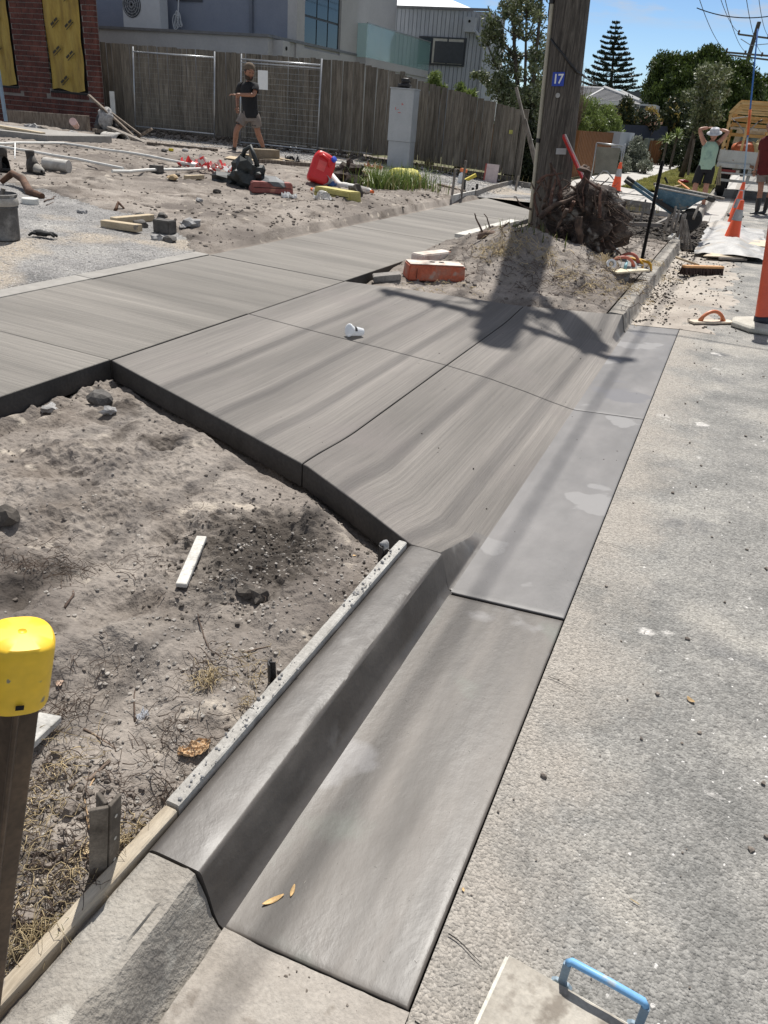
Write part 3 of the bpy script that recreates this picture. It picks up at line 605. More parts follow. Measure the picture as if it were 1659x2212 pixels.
# ================================================================== SMALL THINGS IN AND ROUND THE NEAR BED
m_rawpine = mat('raw_pine', [(.30, .235, .16), (.50, .42, .31), (.60, .52, .40)], scale=3, stretch=(9, 1, 9), rough=.85, bump=.0015, bscale=30, bstretch=(9, .6, 9), fine=.12, spots=[((.22, .20, .18), 14, .62, .06)])
m_formply = mat('cement_splashed_board', [(.36, .34, .30), (.50, .475, .43), (.60, .58, .53)], scale=9, rough=.9, bump=.003, bscale=120, fine=.15, spots=[((.14, .13, .12), 45, .70, .04), ((.30, .285, .26), 6, .6, .08)])
m_rust = mat('rusty_steel', [(.09, .075, .06), (.17, .145, .118), (.25, .215, .175)], scale=14, rough=.8, bump=.001, bscale=150, metal=.15, fine=.2)
m_black = plain('black_bitumen_steel', (.018, .016, .016), rough=.55, var=.3)
m_grey_timber = mat('weathered_grey_timber', [(.10, .085, .07), (.20, .175, .15), (.30, .27, .235)], scale=3, stretch=(6, 6, 1), rough=.9, bump=.002, bscale=30, fine=.18, obj=True)
m_wood = mat('pale_timber_offcut', [(.38, .30, .19), (.52, .43, .30)], scale=5, stretch=(1, 5, 5), rough=.85, bump=.001, bscale=40, obj=True, spots=[((.20, .17, .14), 7, .66, .06)])
m_wwood = mat('cement_smeared_timber', [(.42, .40, .36), (.62, .60, .55)], scale=7, rough=.9, bump=.0015, bscale=60, obj=True, spots=[((.14, .125, .11), 10, .64, .04)])
m_yel = mat('yellow_plastic', [(.80, .62, .03), (.86, .70, .06)], scale=6, rough=.42, fine=.05, obj=True)
m_yeldirty = mat('scuffed_yellow_plastic', [(.80, .50, .02), (.86, .56, .04)], scale=6, rough=.5, fine=.06, obj=True, spots=[((.25, .22, .15), 60, .66, .05)])
m_bark = mat('dark_root_bark', [(.030, .020, .015), (.085, .055, .040), (.15, .10, .072)], scale=14, rough=.9, bump=.004, bscale=60, fine=.25, obj=True)
m_stick = plain('dry_stick', (.17, .125, .095), rough=.9, var=.35, scale=20)
m_straw = plain('straw_fibre', (.42, .33, .19), rough=.9, var=.35, scale=9, obj=False)
m_root = plain('fine_dark_root', (.085, .06, .045), rough=.95, var=.35, obj=False)
m_leafy = plain('dry_gum_leaf', (.56, .36, .15), rough=.6, var=.25, scale=30)
m_paper = plain('crumpled_brown_paper', (.52, .36, .21), rough=.8, var=.12, scale=20)
m_foil = plain('crumpled_white_foil', (.72, .73, .75), rough=.3, metal=.35, var=.1)
m_stone = mat('grey_stone', [(.06, .055, .05), (.13, .12, .11)], scale=12, rough=.85, bump=.004, bscale=60, obj=True)
m_mort = mat('mortar_lump', [(.20, .195, .19), (.42, .41, .40)], scale=16, rough=.9, bump=.004, bscale=80, obj=True)
V3 = Vector
def P(u, v, dz=0.):
    q = hit(u, v); return V3((q.x, q.y, q.z+dz))

# boards boxing in the kerb
def board(name, a, b, w, z1, h, m, label, cat, zig=0.):
    a = V3(a); b = V3(b); n = 60; bb = MB(); A = []
    for i in range(n):
        t = i/(n-1); p = a.lerp(b, t); j = .0025*mnoise.noise(V3((t*13, w*99, 1)))+.0015*mnoise.noise(V3((t*60, w*9, 3)))
        A.append([(p.x-w/2+j, p.y, z1-h), (p.x-w/2+j, p.y, z1-.003), (p.x-w/2+.004+j, p.y, z1+j), (p.x+w/2-.004, p.y, z1+j*.5), (p.x+w/2, p.y, z1-.003), (p.x+w/2, p.y, z1-h)])
    bb.grid(np.array(A), flip=True); bb.f.append(tuple(range(6))); bb.f.append(tuple(range(len(bb.v)-1, len(bb.v)-7, -1))); bb.mi += [0, 0]
    o = bb.build(name, m, auto=.6); return tag(o, label, cat)
board('form_board', (-.836, .985, 0), (-.836, 2.36, 0), .034, .137, .13, m_formply, 'long cement-splattered form board along the back of the new dark kerb', 'form board')
board('form_board', (-.850, .47, 0), (-.836, .978, 0), .034, .128, .12, m_rawpine, 'short raw pine form board behind the old pale kerb at lower left', 'form board')
# mortar crumbs spilled along the board
rg = np.random.default_rng(41); n = 190
X = -.836+.016*rg.normal(size=n)*.7; Y = 1.0+1.36*rg.random(n); k = (fbm(X*0, Y, 5, 2, 9) > -.12); X = X[k]; Y = Y[k]; R = .0015+.006*rg.random(len(X))**3
V_, F_ = rocks(np.stack([X, Y, .138+R*.4], 1), R, 5); npmesh('mortar_crumbs', V_, F_, m_mort, None, False, 'stuff')

def star_post(name, base, top, w, m, label, cat='star picket', holes=0, bend=0., group=None, rot=0.):
    base = V3(base); top = V3(top); ax = (top-base); L = ax.length
    t = thing(name, label, cat, base, group=group); M = ax.to_track_quat('Z', 'Y').to_matrix() @ rz(rot)
    pr = MB(); th = w*.13   # Y-section: a flat flange with a rib on the back
    for k, (c, d, dirr) in enumerate((((-w*.25, 0), (w*.52, th), -.42), ((w*.25, 0), (w*.52, th), .42), ((0, w*.28), (th, w*.5), 0))):
        R = rz(dirr); pr.box(V3((c[0], c[1], L/2)), (d[0], d[1], L), R)
    pr.xf(M.to_4x4()); pr.build('post', m, t, bevel=w*.02, seg=1)
    if holes:
        h = MB()
        for i in range(holes):
            z = L*(1-.16-.24*i); h = MB()
            h.lathe([(w*.065, 0), (w*.065, w*.012)], 10, Matrix.Translation((w*.27, -w*.066, z)) @ Matrix.Rotation(.42, 4, 'Z') @ Matrix.Rotation(math.radians(90), 4, 'X'))
            h.xf(M.to_4x4()); h.build('bolt_hole', plain('hole_sky_glint', (.55, .52, .46), rough=.9), t)
    return t
a = P(222, 1925); 
_b = V3((-.878, .80, .03)); star_post('star_picket', _b, uy(231, 1736, .80), .066, m_rust, 'steel star picket with holes holding the pine board beside the old kerb', holes=3, rot=-.35)
star_post('star_picket', (-.873, 1.475, .03), (-.879, 1.475, .176), .034, m_black, 'dark star picket halfway along the splattered form board', rot=.4)
star_post('star_picket', (-.875, 2.24, .0), (-.877, 2.24, .165), .034, m_black, 'dark star picket with a mortar blob at the far end of the splattered form board', rot=.7)
tag(MB().blob((-.868, 2.262, .16), .017, 2, .35, 3, (1, 1, 1.1)).build('mortar_lump', m_mort, smooth=True), 'grey mortar blob sitting on the picket where kerb meets crossover', 'mortar lump')
# capped picket right in front of the camera
ct = EYE+ray(48, 1368).normalized()*.93; cb_ = un(-70, 2420, .08); ax = (ct-cb_); Lp = ax.length
t = thing('capped_star_picket', 'brown steel picket with a big yellow safety cap at the left edge', 'star picket', cb_)
Mq = (ax.to_track_quat('Z', 'Y').to_matrix()).to_4x4()
pr = MB(); w = .042
for c, d, r in (((-.011, 0), (.026, .006), -.42), ((.011, 0), (.026, .006), .42), ((0, -.014), (.006, .028), 0)): pr.box((c[0], c[1], (Lp-.02)/2), (d[0], d[1], Lp-.02), rz(r))
pr.xf(Mq @ Matrix.Rotation(.5, 4, 'Z')).build('post', mat('brown_steel', [(.045, .03, .02), (.085, .06, .042), (.13, .09, .06)], scale=10, rough=.5, metal=.4, fine=.2, obj=True), t, bevel=.0015, seg=1)
cp = MB(); R0 = .0335
cp.lathe([(R0*.96, -.088), (R0, -.082), (R0*1.0, -.012), (R0*.985, -.004), (R0*.90, .0), (R0*.4, .0022), (.0045, .0028), (.003, .0008), (.0008, .0004)], 40, sq=2.7, a0=.35)
cp.xf(Mq @ Matrix.Translation((0, 0, Lp)) @ Matrix.Rotation(.35, 4, 'Z')); cp.build('safety_cap', m_yeldirty, t, auto=.8)
dn = (Mq.inverted().to_3x3() @ (EYE-ct).normalized()); an = math.atan2(dn.y, dn.x)+.16
MB().box((0, 0, 0), (.0014, .0085, .0055)).xf(Mq @ Matrix.Translation((math.cos(an)*R0*1.085, math.sin(an)*R0*1.085, Lp-.0735)) @ Matrix.Rotation(an, 4, 'Z')).build('cap_slot', m_dark, t)

def offcut(name, u0, v0, u1, v1, w, h, m, label, cat='timber offcut', dz=0., lift=0., group=None, bev=.002):
    a = P(u0, v0); b = P(u1, v1); z = max(a.z, b.z)+dz; c = (a+b)/2; d = b-a; d.z += lift; L = d.length
    q = d.to_track_quat('Y', 'Z').to_euler()
    o = MB().box((0, 0, h/2), (w, L, h)).build(name, m, bevel=bev, seg=1); o.location = (c.x, c.y, z); o.rotation_euler = q; MW[o.name] = Matrix.LocRotScale(o.location, q, None)
    return tag(o, label, cat, group)
offcut('timber_offcut', 392, 1275, 436, 1168, .036, .016, m_wwood, 'short pale cement-smeared batten lying in the middle of the sandy bed', dz=.006)
offcut('timber_offcut', 48, 1636, 112, 1572, .06, .02, m_wwood, 'whitish timber offcut half buried beside the yellow-capped picket', dz=.004)
def lump(name, u, v, r, m, label, cat, sq=(1, 1, .7), jit=.3, seed=1, dz=0., group=None, smooth=False, sub=2):
    p = P(u, v); o = MB().blob((0, 0, r*sq[2]*.55), r, sub, jit, seed, sq, freq=1.6).build(name, m, smooth=smooth); o.location = p+V3((0, 0, dz)); o.rotation_euler.z = seed
    return tag(o, label, cat, group)
lump('rock', 218, 872, .075, m_stone, 'dark squarish rock on the sand below the footpath corner', 'rock', (1, .8, .65), .22, 3, sub=2)
lump('mortar_lump', 237, 893, .035, m_mort, 'pale mortar lump just below the dark squarish rock', 'mortar lump', jit=.4, seed=5)
lump('mortar_lump', 107, 888, .04, m_mort, 'grey mortar lump left of the dark rock, by the footpath edge', 'mortar lump', (1.2, .8, .6), jit=.4, seed=8)
lump('soil_clod', 8, 1125, .05, m_clodd, 'big dark soil clod at the left edge of the bed', 'soil clod', jit=.35, seed=6)
lump('soil_clod', 562, 1300, .032, m_clodd, 'dark clod on the sand right of the batten', 'soil clod', jit=.4, seed=9)
lump('soil_clod', 533, 1283, .03, m_clodd, 'crumbly dark clod beside the other, right of the batten', 'soil clod', jit=.45, seed=12)
# paper and foil scraps
def crumple(name, u, v, w, l, m, label, cat, amp=.3, seed=0, rot=0., n=14, shape=1.):
    p = P(u, v); x = np.linspace(-1, 1, n); X, Y = np.meshgrid(x, x); q = np.sqrt(np.clip(1-Y**2*shape, .05, 1)); Z = np.abs(fbm(X*1.0, Y, 1.8, 4, 200+seed, .7))*amp*w
    A = np.stack([X*q*w/2+fbm(X, Y, 2, 2, 210+seed)*w*.15, Y*l/2+fbm(X, Y, 2, 2, 220+seed)*w*.15, Z+.003], -1)
    o = MB().grid(A).build(name, m, solid=.0008); o.location = p; o.rotation_euler.z = rot; return tag(o, label, cat)
crumple('paper_scrap', 421, 1622, .045, .085, m_paper, 'crumpled brown paper scrap on the sand near the kerb board', 'paper scrap', .55, 1, -.5, 18)
crumple('foil_scrap', 309, 1550, .034, .034, m_foil, 'small crumpled white foil scrap on the sand', 'foil scrap', .9, 2, .3)
crumple('paper_scrap', 467, 1640, .012, .025, m_paper, 'tiny folded brown paper chip right of the crumpled paper', 'paper scrap', .3, 3, -.3, 8)
crumple('dry_leaf', 130, 1482, .022, .03, plain('pinkish_leaf', (.50, .36, .27), var=.15), 'pinkish curled dry leaf just right of the yellow cap', 'leaf', .4, 4, .6, 8)
def leaf(name, u, v, l, w, ang, label, m=None, curl=.12, zf=None):
    p = P(u, v); n = 9; b = MB(); A = []
    for i in range(n):
        t = i/(n-1); ww = w/2*math.sin(math.pi*min(1, t*.94+.03))**.8; y = (t-.5)*l; zz = curl*l*(2*t-1)**2*.6+.0015
        A.append([(-ww, y, zz+.0015), (0, y, zz), (ww, y, zz+.0015)])
    o = b.grid(np.array(A)).build(name, m or m_leafy, smooth=True, solid=.0004); o.location = p; o.rotation_euler = (0, 0, ang); return tag(o, label, 'leaf')
leaf('gum_leaf', 590, 1946, .052, .013, -.62, 'longer yellow-brown leaf lying on the wet channel slab')
leaf('gum_leaf', 632, 1925, .032, .009, .22, 'small yellow leaf beside the longer one on the channel slab')
leaf('gum_leaf', 1000, 1926, .010, .006, .5, 'tiny orange leaf on the road right of the channel slab')
leaf('gum_leaf', 765, 1203, .035, .014, -.9, 'dry curled leaf on the dark crumbs near the crossover edge')
leaf('gum_leaf', 1490, 1518, .03, .018, .9, 'brown crumpled leaf out on the road surface', plain('brown_leaf', (.30, .20, .09), var=.2), .3)
leaf('gum_leaf', 1372, 1944, .024, .003, 1.3, 'thin straw-coloured twig on the road near the blue handle', m_straw, .02)
# sticks and roots
def stick(name, pts, r, m, label, cat='stick', seed=0, world=False, taper=.5, wig=.006):
    Q = [p if isinstance(p, V3) else P(*p) for p in pts]; out = []
    for i in range(len(Q)-1):
        for k in range(4):
            t = k/4; q = Q[i].lerp(Q[i+1], t); out.append(q+V3((mnoise.noise(q*9+V3((seed, 0, 0))), mnoise.noise(q*9+V3((0, seed, 0))), abs(mnoise.noise(q*7))*.6+.2))*wig)
    out.append(Q[-1]); n = len(out); rs = [r*(1-(1-taper)*i/(n-1)) for i in range(n)]
    c = out[0]; o = MB().tube([q-c for q in out], rs, 7).build(name, m, smooth=True); o.location = c; return tag(o, label, cat)
stick('stick', [(148, 1708), (198, 1680), (238, 1648)], .0065, m_stick, 'thick pinkish-brown stick above the star picket with holes', wig=.01)
stick('stick', [(207, 1815), (190, 1765), (182, 1720), (208, 1670)], .0035, plain('tan_vine', (.42, .28, .15), var=.2), 'thin curving tan vine left of the holed star picket', wig=.01)
stick('stick', [(142, 1318), (160, 1292), (152, 1262)], .005, m_bark, 'short dark bent root on the sand in the left of the bed')
stick('stick', [(288, 1555), (290, 1520), (293, 1493)], .0028, m_bark, 'straight dark twig by the foil scrap')
stick('stick', [(427, 1330), (440, 1375), (462, 1418)], .003, m_root, 'long thin root below the pale batten')
stick('stick', [(525, 1412), (555, 1408), (585, 1400)], .003, m_stick, 'thin twig left of the middle star picket')
stick('stick', [(180, 1575), (210, 1590), (250, 1615)], .003, m_stick, 'fine twig below the foil scrap')
stick('stick', [(-50, 2130), (0, 2125), (50, 2108)], .006, m_bark, 'dark split stick in the bottom left corner', wig=.012)
stick('stick', [(-30, 2150), (0, 2110), (35, 2065)], .006, plain('grey_stick', (.34, .32, .29), var=.2), 'grey bleached stick above the dark one in the bottom left corner')
stick('stick', [(130, 1290), (136, 1240)], .002, m_root, 'hair-thin root standing in the sand at left')
# mats of dead fibre and fine roots: uncountable
def fibres(name, m, spec, seed, kind='stuff', r=.0009):
    rg = np.random.default_rng(seed); V = []; F = []; b = 0
    for (u, v, n, spread, L, lift) in spec:
        c = P(u, v); xs_ = c.x+rg.normal(size=n)*spread; ys_ = c.y+rg.normal(size=n)*spread; xs_ = np.where((xs_ > -.87) & (ys_ < 6), -.87-np.abs(rg.normal(size=n))*spread*.5, xs_); zs_ = surfv(xs_, ys_)
        for k in range(n):
            x, y = xs_[k], ys_[k]
            a = rg.random()*6.283; l = L*(.4+rg.random()); cur = rg.normal()*1.2; z = zs_[k]+.010+rg.random()*.01; pts = []
            for i in range(5):
                t = i/4; aa = a+cur*t; pts.append((x+math.cos(aa)*l*t, y+math.sin(aa)*l*t, z+lift*math.sin(t*math.pi)*l*rg.random()))
            rr = r*(.6+rg.random()*1.2)
            for i in range(5):
                px, py, pz_ = pts[i]; w = rr*(1-.5*i/4); nx, ny = -math.sin(a+cur*i/4)*w, math.cos(a+cur*i/4)*w
                V += [(px-nx, py-ny, pz_), (px+nx, py+ny, pz_), (px, py, pz_+w*1.6)]
            for i in range(4):
                for j in range(3):
                    j2 = (j+1) % 3; F.append((b+i*3+j, b+i*3+j2, b+(i+1)*3+j2, b+(i+1)*3+j))
            b += 15
    return npmesh(name, np.array(V), np.array(F), m, None, True, kind)
fibres('dead_straw', m_straw, [(80, 1760, 50, .035, .05, .5), (60, 1850, 50, .05, .05, .5), (455, 1480, 70, .018, .04, .7), (130, 2080, 70, .03, .05, .8), (300, 1830, 60, .03, .04, .3), (60, 1600, 50, .04, .05, .3), (640, 1555, 20, .02, .03, .3),
       (160, 1655, 30, .05, .05, .2), (545, 1450, 40, .04, .05, .2), (230, 1920, 20, .06, .05, .3), (100, 1960, 50, .07, .05, .3), (60, 2050, 50, .06, .05, .4), (1040, 610, 1, .01, .01, .1)], 51)
fibres('fine_roots', m_root, [(120, 1560, 90, .05, .06, .4), (200, 1480, 40, .05, .06, .3), (130, 1240, 90, .06, .07, .3), (320, 1230, 20, .05, .06, .2), (450, 1450, 50, .05, .07, .3), (380, 1600, 60, .07, .06, .3), (90, 1700, 90, .07, .05, .4),
       (150, 1900, 160, .08, .05, .4), (330, 1700, 60, .06, .06, .3), (60, 2050, 120, .08, .05, .4), (30, 1220, 40, .05, .06, .3), (500, 1260, 30, .1, .05, .2), (420, 1130, 18, .15, .06, .2)], 52)
scatter('leaf_litter_clods', m_clod, 1300, (-1.5, -.88), (.5, 1.0), (.002, .014), 13, zf=nearz, power=2.6)
# tiny flecks on the trowelled slabs
m_fleck = plain('pale_wood_sliver', (.55, .50, .42), var=.2, obj=False)
rg = np.random.default_rng(77); V = []; F = []; b = 0
for k in range(90):
    x = rg.uniform(-.6, -.22); y = rg.uniform(.9, 3.2); a = rg.random()*3.14; l = .002+.006*rg.random(); z = pan_z(x)+.0026; w = .0006
    dx, dy = math.cos(a)*l/2, math.sin(a)*l/2; V += [(x-dx-dy*.15, y-dy+dx*.15, z), (x+dx, y+dy, z), (x+dx-dy*.15, y+dy+dx*.15, z+.0008), (x-dx-dy*.3, y-dy+dx*.3, z+.0008)]; F.append((b, b+1, b+2, b+3)); b += 4
npmesh('wood_slivers', np.array(V), np.array(F), m_fleck, None, False, 'stuff')

# plastic cup on the crossover
p = P(768, 728); t = thing('plastic_cup', 'crushed clear plastic cup lying on the crossover joint', 'cup', (p.x, p.y, p.z+.038), (math.radians(78), 0, math.radians(-28)))
mc = mat('clear_cup_plastic', [(.86, .88, .90), (.95, .96, .97)], scale=20, rough=.22, fine=.02, obj=True, alpha=.5, bump=.002, bscale=25)
A = []; n = 28
for i, (r, z) in enumerate([(.028, -.055), (.030, -.05), (.034, -.02), (.037, .01), (.041, .045), (.046, .052), (.0465, .056), (.044, .060)]):
    A.append([((r*(1+.16*mnoise.noise(V3((math.cos(2*math.pi*j/n)*1.5, math.sin(2*math.pi*j/n)*1.5, z*22)))*(1 if i < 5 else .2)))*math.cos(2*math.pi*j/n), (r*.88)*math.sin(2*math.pi*j/n), z) for j in range(n+1)])
MB().grid(np.array(A)).build('cup_wall', mc, t, smooth=True, solid=.0012)
MB().lathe([(.046, .058), (.047, .062), (.040, .066), (.012, .068)], 28, sq=2, capb=False).build('lid', mc, t, smooth=True, solid=.001)
MB().lathe([(.0275, -.056), (.026, -.054)], 28).build('cup_base', mc, t)
A = np.array([[(.0405*math.cos(a), .036*math.sin(a), z) for a in np.linspace(.2, 1.3, 8)] for z in (-.004+.02, .036)]); MB().grid(A).build('printed_mark', plain('black_print', (.02, .02, .02)), t, solid=.0006)

# kneeling board with blue handle, bottom right
q0 = un(1095, 2057, .03); t = thing('kneeling_board', 'cement-caked board with a blue plastic handle at the bottom edge', 'kneeling board', (q0.x, q0.y, 0))
e1 = un(1395, 2228, .03)-q0; e1.normalize(); e2 = un(985, 2330, .03)-q0; e2.z = 0; e1.z = 0; e2 = e2-e1*e1.dot(e2); e2.normalize()
Mb = Matrix((e1, e2, V3((0, 0, 1)))).transposed().to_4x4()
m_blue = mat('light_blue_plastic', [(.15, .36, .62), (.22, .46, .74)], scale=8, rough=.45, fine=.06, obj=True, spots=[((.42, .42, .40), 22, .60, .08)])
m_cake = mat('dried_cement_cake', [(.25, .225, .19), (.34, .31, .265), (.40, .37, .32)], scale=9, rough=.92, bump=.003, bscale=60, fine=.12, obj=True, spots=[((.20, .175, .145), 12, .60, .08)])
A = np.zeros((30, 30, 3)); xs = np.linspace(.008, .272, 30); ysx = np.linspace(.008, .19, 30); X, Y = np.meshgrid(xs, ysx); A[..., 0] = X; A[..., 1] = Y; A[..., 2] = .0355+.0022*fbm(X, Y, 28, 3, 300)+.0005
MB().box((.14, .10, .018), (.28, .20, .026)).xf(Mb).build('board', mat('board_edge_plastic', [(.46, .44, .38), (.58, .56, .50)], scale=8, rough=.7, obj=True), t, bevel=.006, seg=2)
MB().grid(A).xf(Mb).build('cement_cake', m_cake, t, smooth=True)
hx0, hx1 = .118, .272
hb = MB()
hb.tube([(hx0, -.008, .085), (hx0+.006, -.010, .092), ((hx0+hx1)/2, -.010, .094), (hx1-.006, -.010, .092), (hx1, -.008, .085)], .008, 10)
hb.xf(Mb).build('handle_bar', m_blue, t, smooth=True)
m_blue2 = mat('smeared_blue_plastic', [(.16, .24, .32), (.26, .33, .38)], scale=14, rough=.6, fine=.1, obj=True)
for hx in (hx0, hx1):
    s_ = MB(); s_.box((hx, -.006, .055), (.016, .010, .062)); s_.box((hx, -.004, .026), (.044, .014, .012), taper=.6)
    for k in (-1, 1): s_.box((hx+k*.0045, -.0125, .046), (.0022, .004, .034))
    s_.xf(Mb).build('handle_post', m_blue2, t, bevel=.0015, seg=1)

for u, v, r, lab in ((150, 1750, .016, 'small crumbly clod above the holed picket'), (165, 1835, .022, 'big crumbly clod just left of the holed picket'), (95, 1880, .020, 'knobbly clod between the capped picket and the holed picket'), (60, 1990, .024, 'largest crumbly clod low beside the capped picket post'), (150, 1985, .015, 'small clod by the pine board near the dead grass'), (250, 1790, .010, 'tiny clod right of the top of the holed picket')):
    lump('soil_clod', u, v, r, m_clod, lab, 'soil clod', (1.2, .8, .7), .35, int(u))
for i, (u, v, l, w, a) in enumerate(((150, 1858, .05, .018, 1.3), (190, 1835, .035, .02, .4), (100, 1905, .04, .014, 2.0), (205, 1790, .03, .012, .2), (60, 1960, .04, .02, 1.0))):
    leaf('dry_leaf', u, v, l, w, a, ['long grey-brown curled leaf in the litter left of the holed picket', 'short broad tan leaf just left of the holed picket', 'narrow dry leaf lower in the litter by the capped picket', 'small leaf above the others in the litter', 'curled leaf lowest in the litter at the left edge'][i], plain('tan_leaf_%s' % 'abcde'[i], [(.36, .29, .20), (.46, .35, .2), (.3, .25, .19), (.5, .4, .27), (.33, .28, .22)][i], var=.15), .35)
# ================================================================== THE TWO POWER POLES, WIRES, STUMP AND THE FAR BED
m_pole = mat('weathered_pole_timber', [(.035, .029, .024), (.080, .068, .056), (.145, .126, .105)], scale=5, stretch=(9, 9, .55), rough=.9, bump=.006, bscale=16, bstretch=(6, 6, .35), fine=.3, fscale=26, obj=True, spots=[((.035, .03, .026), 1.7, .62, .1)])
m_conduit = plain('cream_conduit', (.42, .38, .29), rough=.6, var=.12, scale=3)
m_gal = plain('galvanised_steel', (.34, .35, .36), rough=.45, metal=.6, var=.15)
m_cable = plain('black_cable', (.012, .012, .013), rough=.5)
m_ins = plain('brown_insulator', (.10, .05, .035), rough=.25)
m_xarm = plain('grey_crossarm_timber', (.13, .115, .10), rough=.9, var=.25)
def pole_builder(base, lean, h, r0, r1, label, arms, parts=True):
    t = thing('power_pole', label, 'power pole', base)
    n = 26; k = 40; b = MB(); L = V3((lean[0], lean[1], 1))
    A = []
    for i in range(k+1):
        z = -.3+(h+.3)*i/k; r = r0+(r1-r0)*max(0, z)/h
        A.append([((r*(1+.012*math.sin(3*a+z)+.02*mnoise.noise(V3((math.cos(a)*2, math.sin(a)*2, z*.6)))+.012*mnoise.noise(V3((math.cos(a)*9, math.sin(a)*9, z*.5)))))*math.cos(a)+L.x*z, r*math.sin(a)+L.y*z, z) for a in [2*math.pi*j/n for j in range(n+1)]])
    A = np.array(A); b.grid(A); b.f.append(tuple(k*(n+1)+j for j in range(n))); b.mi.append(0); b.build('shaft', m_pole, t, smooth=True)
    for (z, w, pins) in arms:
        c = L*z; a_ = MB().box((c.x, c.y-r1-.05, z), (w, .09, .11)); arm = a_.build('crossarm', m_xarm, t, bevel=.006, seg=1)
        for s in (-1, 1): MB().beam((c.x, c.y-r1-.03, z-.62), (c.x+s*w*.32, c.y-r1-.06, z-.05), .03, .008).build('brace', m_gal, t)
        for px in pins:
            MB().lathe([(.012, 0), (.012, .07), (.035, .075), (.05, .10), (.03, .12), (.045, .14), (.026, .17), (.02, .2)], 12, Matrix.Translation((px-base[0], c.y-r1-.05, z+.055))).build('insulator', m_ins, t, smooth=True)
    return t
PB = V3((-2.235, 10.95, .12)); LN = (-.060, .0)
wires_x = [-3.72, -3.30, -2.98, -2.42, -2.02, -1.74]
pp = pole_builder(PB, LN, 9.55, .232, .165, 'big weathered timber power pole with the blue 17 plate beside the stump', [(8.0, 2.2, wires_x), (7.25, 1.1, [-2.95, -2.4])])
def on_pole(u, v, off=0., rr=.218):
    """point on the shaft's surface seen at u, v"""
    d = ray(u, v).normalized(); t = 8.
    for _ in range(900):
        q = EYE+d*t; z = q.z-PB.z; r = .232+(.165-.232)*z/9.55
        if math.hypot(q.x-PB.x-LN[0]*z, q.y-PB.y) < r+off: break
        t += .004
    return q
def plate(parent, name, u, v, w, h, m, th=.004):
    q = on_pole(u, v, .006); z = q.z-PB.z; n = V3((q.x-PB.x-LN[0]*z, q.y-PB.y, 0)).normalized(); up = V3((LN[0], 0, 1)).normalized(); sx = up.cross(n); M = Matrix((sx, up, n)).transposed().to_4x4(); M.translation = q
    if w == h and name == 'disc': o = MB().lathe([(w/2, 0), (w/2, th)], 20, M).build(name, m, parent, world=True)
    else: o = MB().box((0, 0, th/2), (w, h, th)).xf(M).build(name, m, parent, world=True, bevel=.001, seg=1)
    return o, M
m_bl = plain('enamel_blue', (.012, .045, .36), rough=.35, var=.08); m_wh = plain('white_paint', (.78, .78, .76), rough=.5, var=.05)
o, M = plate(pp, 'number_plate', 1206, 171, .150, .150, m_bl)
def text(s, size, M, m, name, parent, ext=.0012, align='CENTER'):
    c = bpy.data.curves.new(name, 'FONT'); c.body = s; c.size = size; c.extrude = ext; c.align_x = align; c.align_y = 'CENTER'; c.offset = .002
    tmp = bpy.data.objects.new('tmp', c); COL.objects.link(tmp); dg = bpy.context.evaluated_depsgraph_get(); me = bpy.data.meshes.new_from_object(tmp.evaluated_get(dg)); bpy.data.objects.remove(tmp)
    vs = [M @ v.co for v in me.vertices]; fs = [tuple(p.vertices) for p in me.polygons]
    return MB().add(vs, fs).build(name, m, parent, world=True)
for ch, dx in (('1', -.033), ('7', .030)): text(ch, .145, M @ Matrix.Translation((dx, -.002, .0062)), m_wh, 'numeral', o)
plate(pp, 'disc', 1205, 206, .055, .055, plain('grey_disc', (.36, .35, .33)))
plate(pp, 'tag_plate', 1212, 327, .13, .07, plain('pale_tag', (.42, .42, .41), metal=.3), .003)
# conduit up the left side with straps, slack black cable across the face
cpts = [PB+V3((LN[0]*z-.225-.012+.0065*z, -.085, z)) for z in np.linspace(.05, 9.0, 14)]
MB().tube(cpts, .026, 10).build('conduit', m_conduit, pp, world=True, smooth=True)
for z in (1.25, 2.75, 4.2): MB().tube([PB+V3((LN[0]*z-.225-.012+.0065*z, -.085, z+dz)) for dz in (-.025, .025)], .031, 10).build('strap', m_black, pp, world=True)
c1 = [on_pole(u, v, .012) for u, v in ((1186, 77), (1191, 86), (1202, 101), (1216, 117), (1229, 135), (1240, 148), (1246, 156))]
c0 = [c1[0]+V3((-.04, -.02, .25)), c1[0]+V3((-.06, -.02, .9)), c1[0]+V3((-.16, 0, 2.2))]
MB().tube(list(reversed(c0))+c1+[uy(1256, 160, 10.9), uy(1266, 168, 11.1)], .013, 8).build('slack_cable', m_cable, pp, world=True, smooth=True)
MB().tube([uy(1266, 168, 11.1), uy(1272, 173, 11.6), uy(1283, 181, 13.5), uy(1291, 184, 17)], .006, 6).build('slack_cable', m_cable, pp, world=True)
# street light on an outreach arm, over the crossover
sa = PB+V3((LN[0]*6.9+.12, 0, 6.55)); MB().tube([sa, sa+V3((.12, -.12, .04)), sa+V3((.3, -.32, .06))], .03, 10).build('lamp_arm', m_gal, pp, world=True, smooth=True)
lm = MB().lathe([(.03, -.60), (.07, -.40), (.12, -.1), (.18, .18), (.19, .36), (.08, .50)], 18); lm.xf(Matrix.Translation(sa+V3((.50, -.52, .06))) @ Matrix.Rotation(math.radians(42), 4, 'Z') @ Matrix.Rotation(math.radians(90), 4, 'X') @ Matrix.Diagonal((1, .55, 1, 1)))
lm.build('lamp_head', m_gal, pp, world=True, smooth=True)
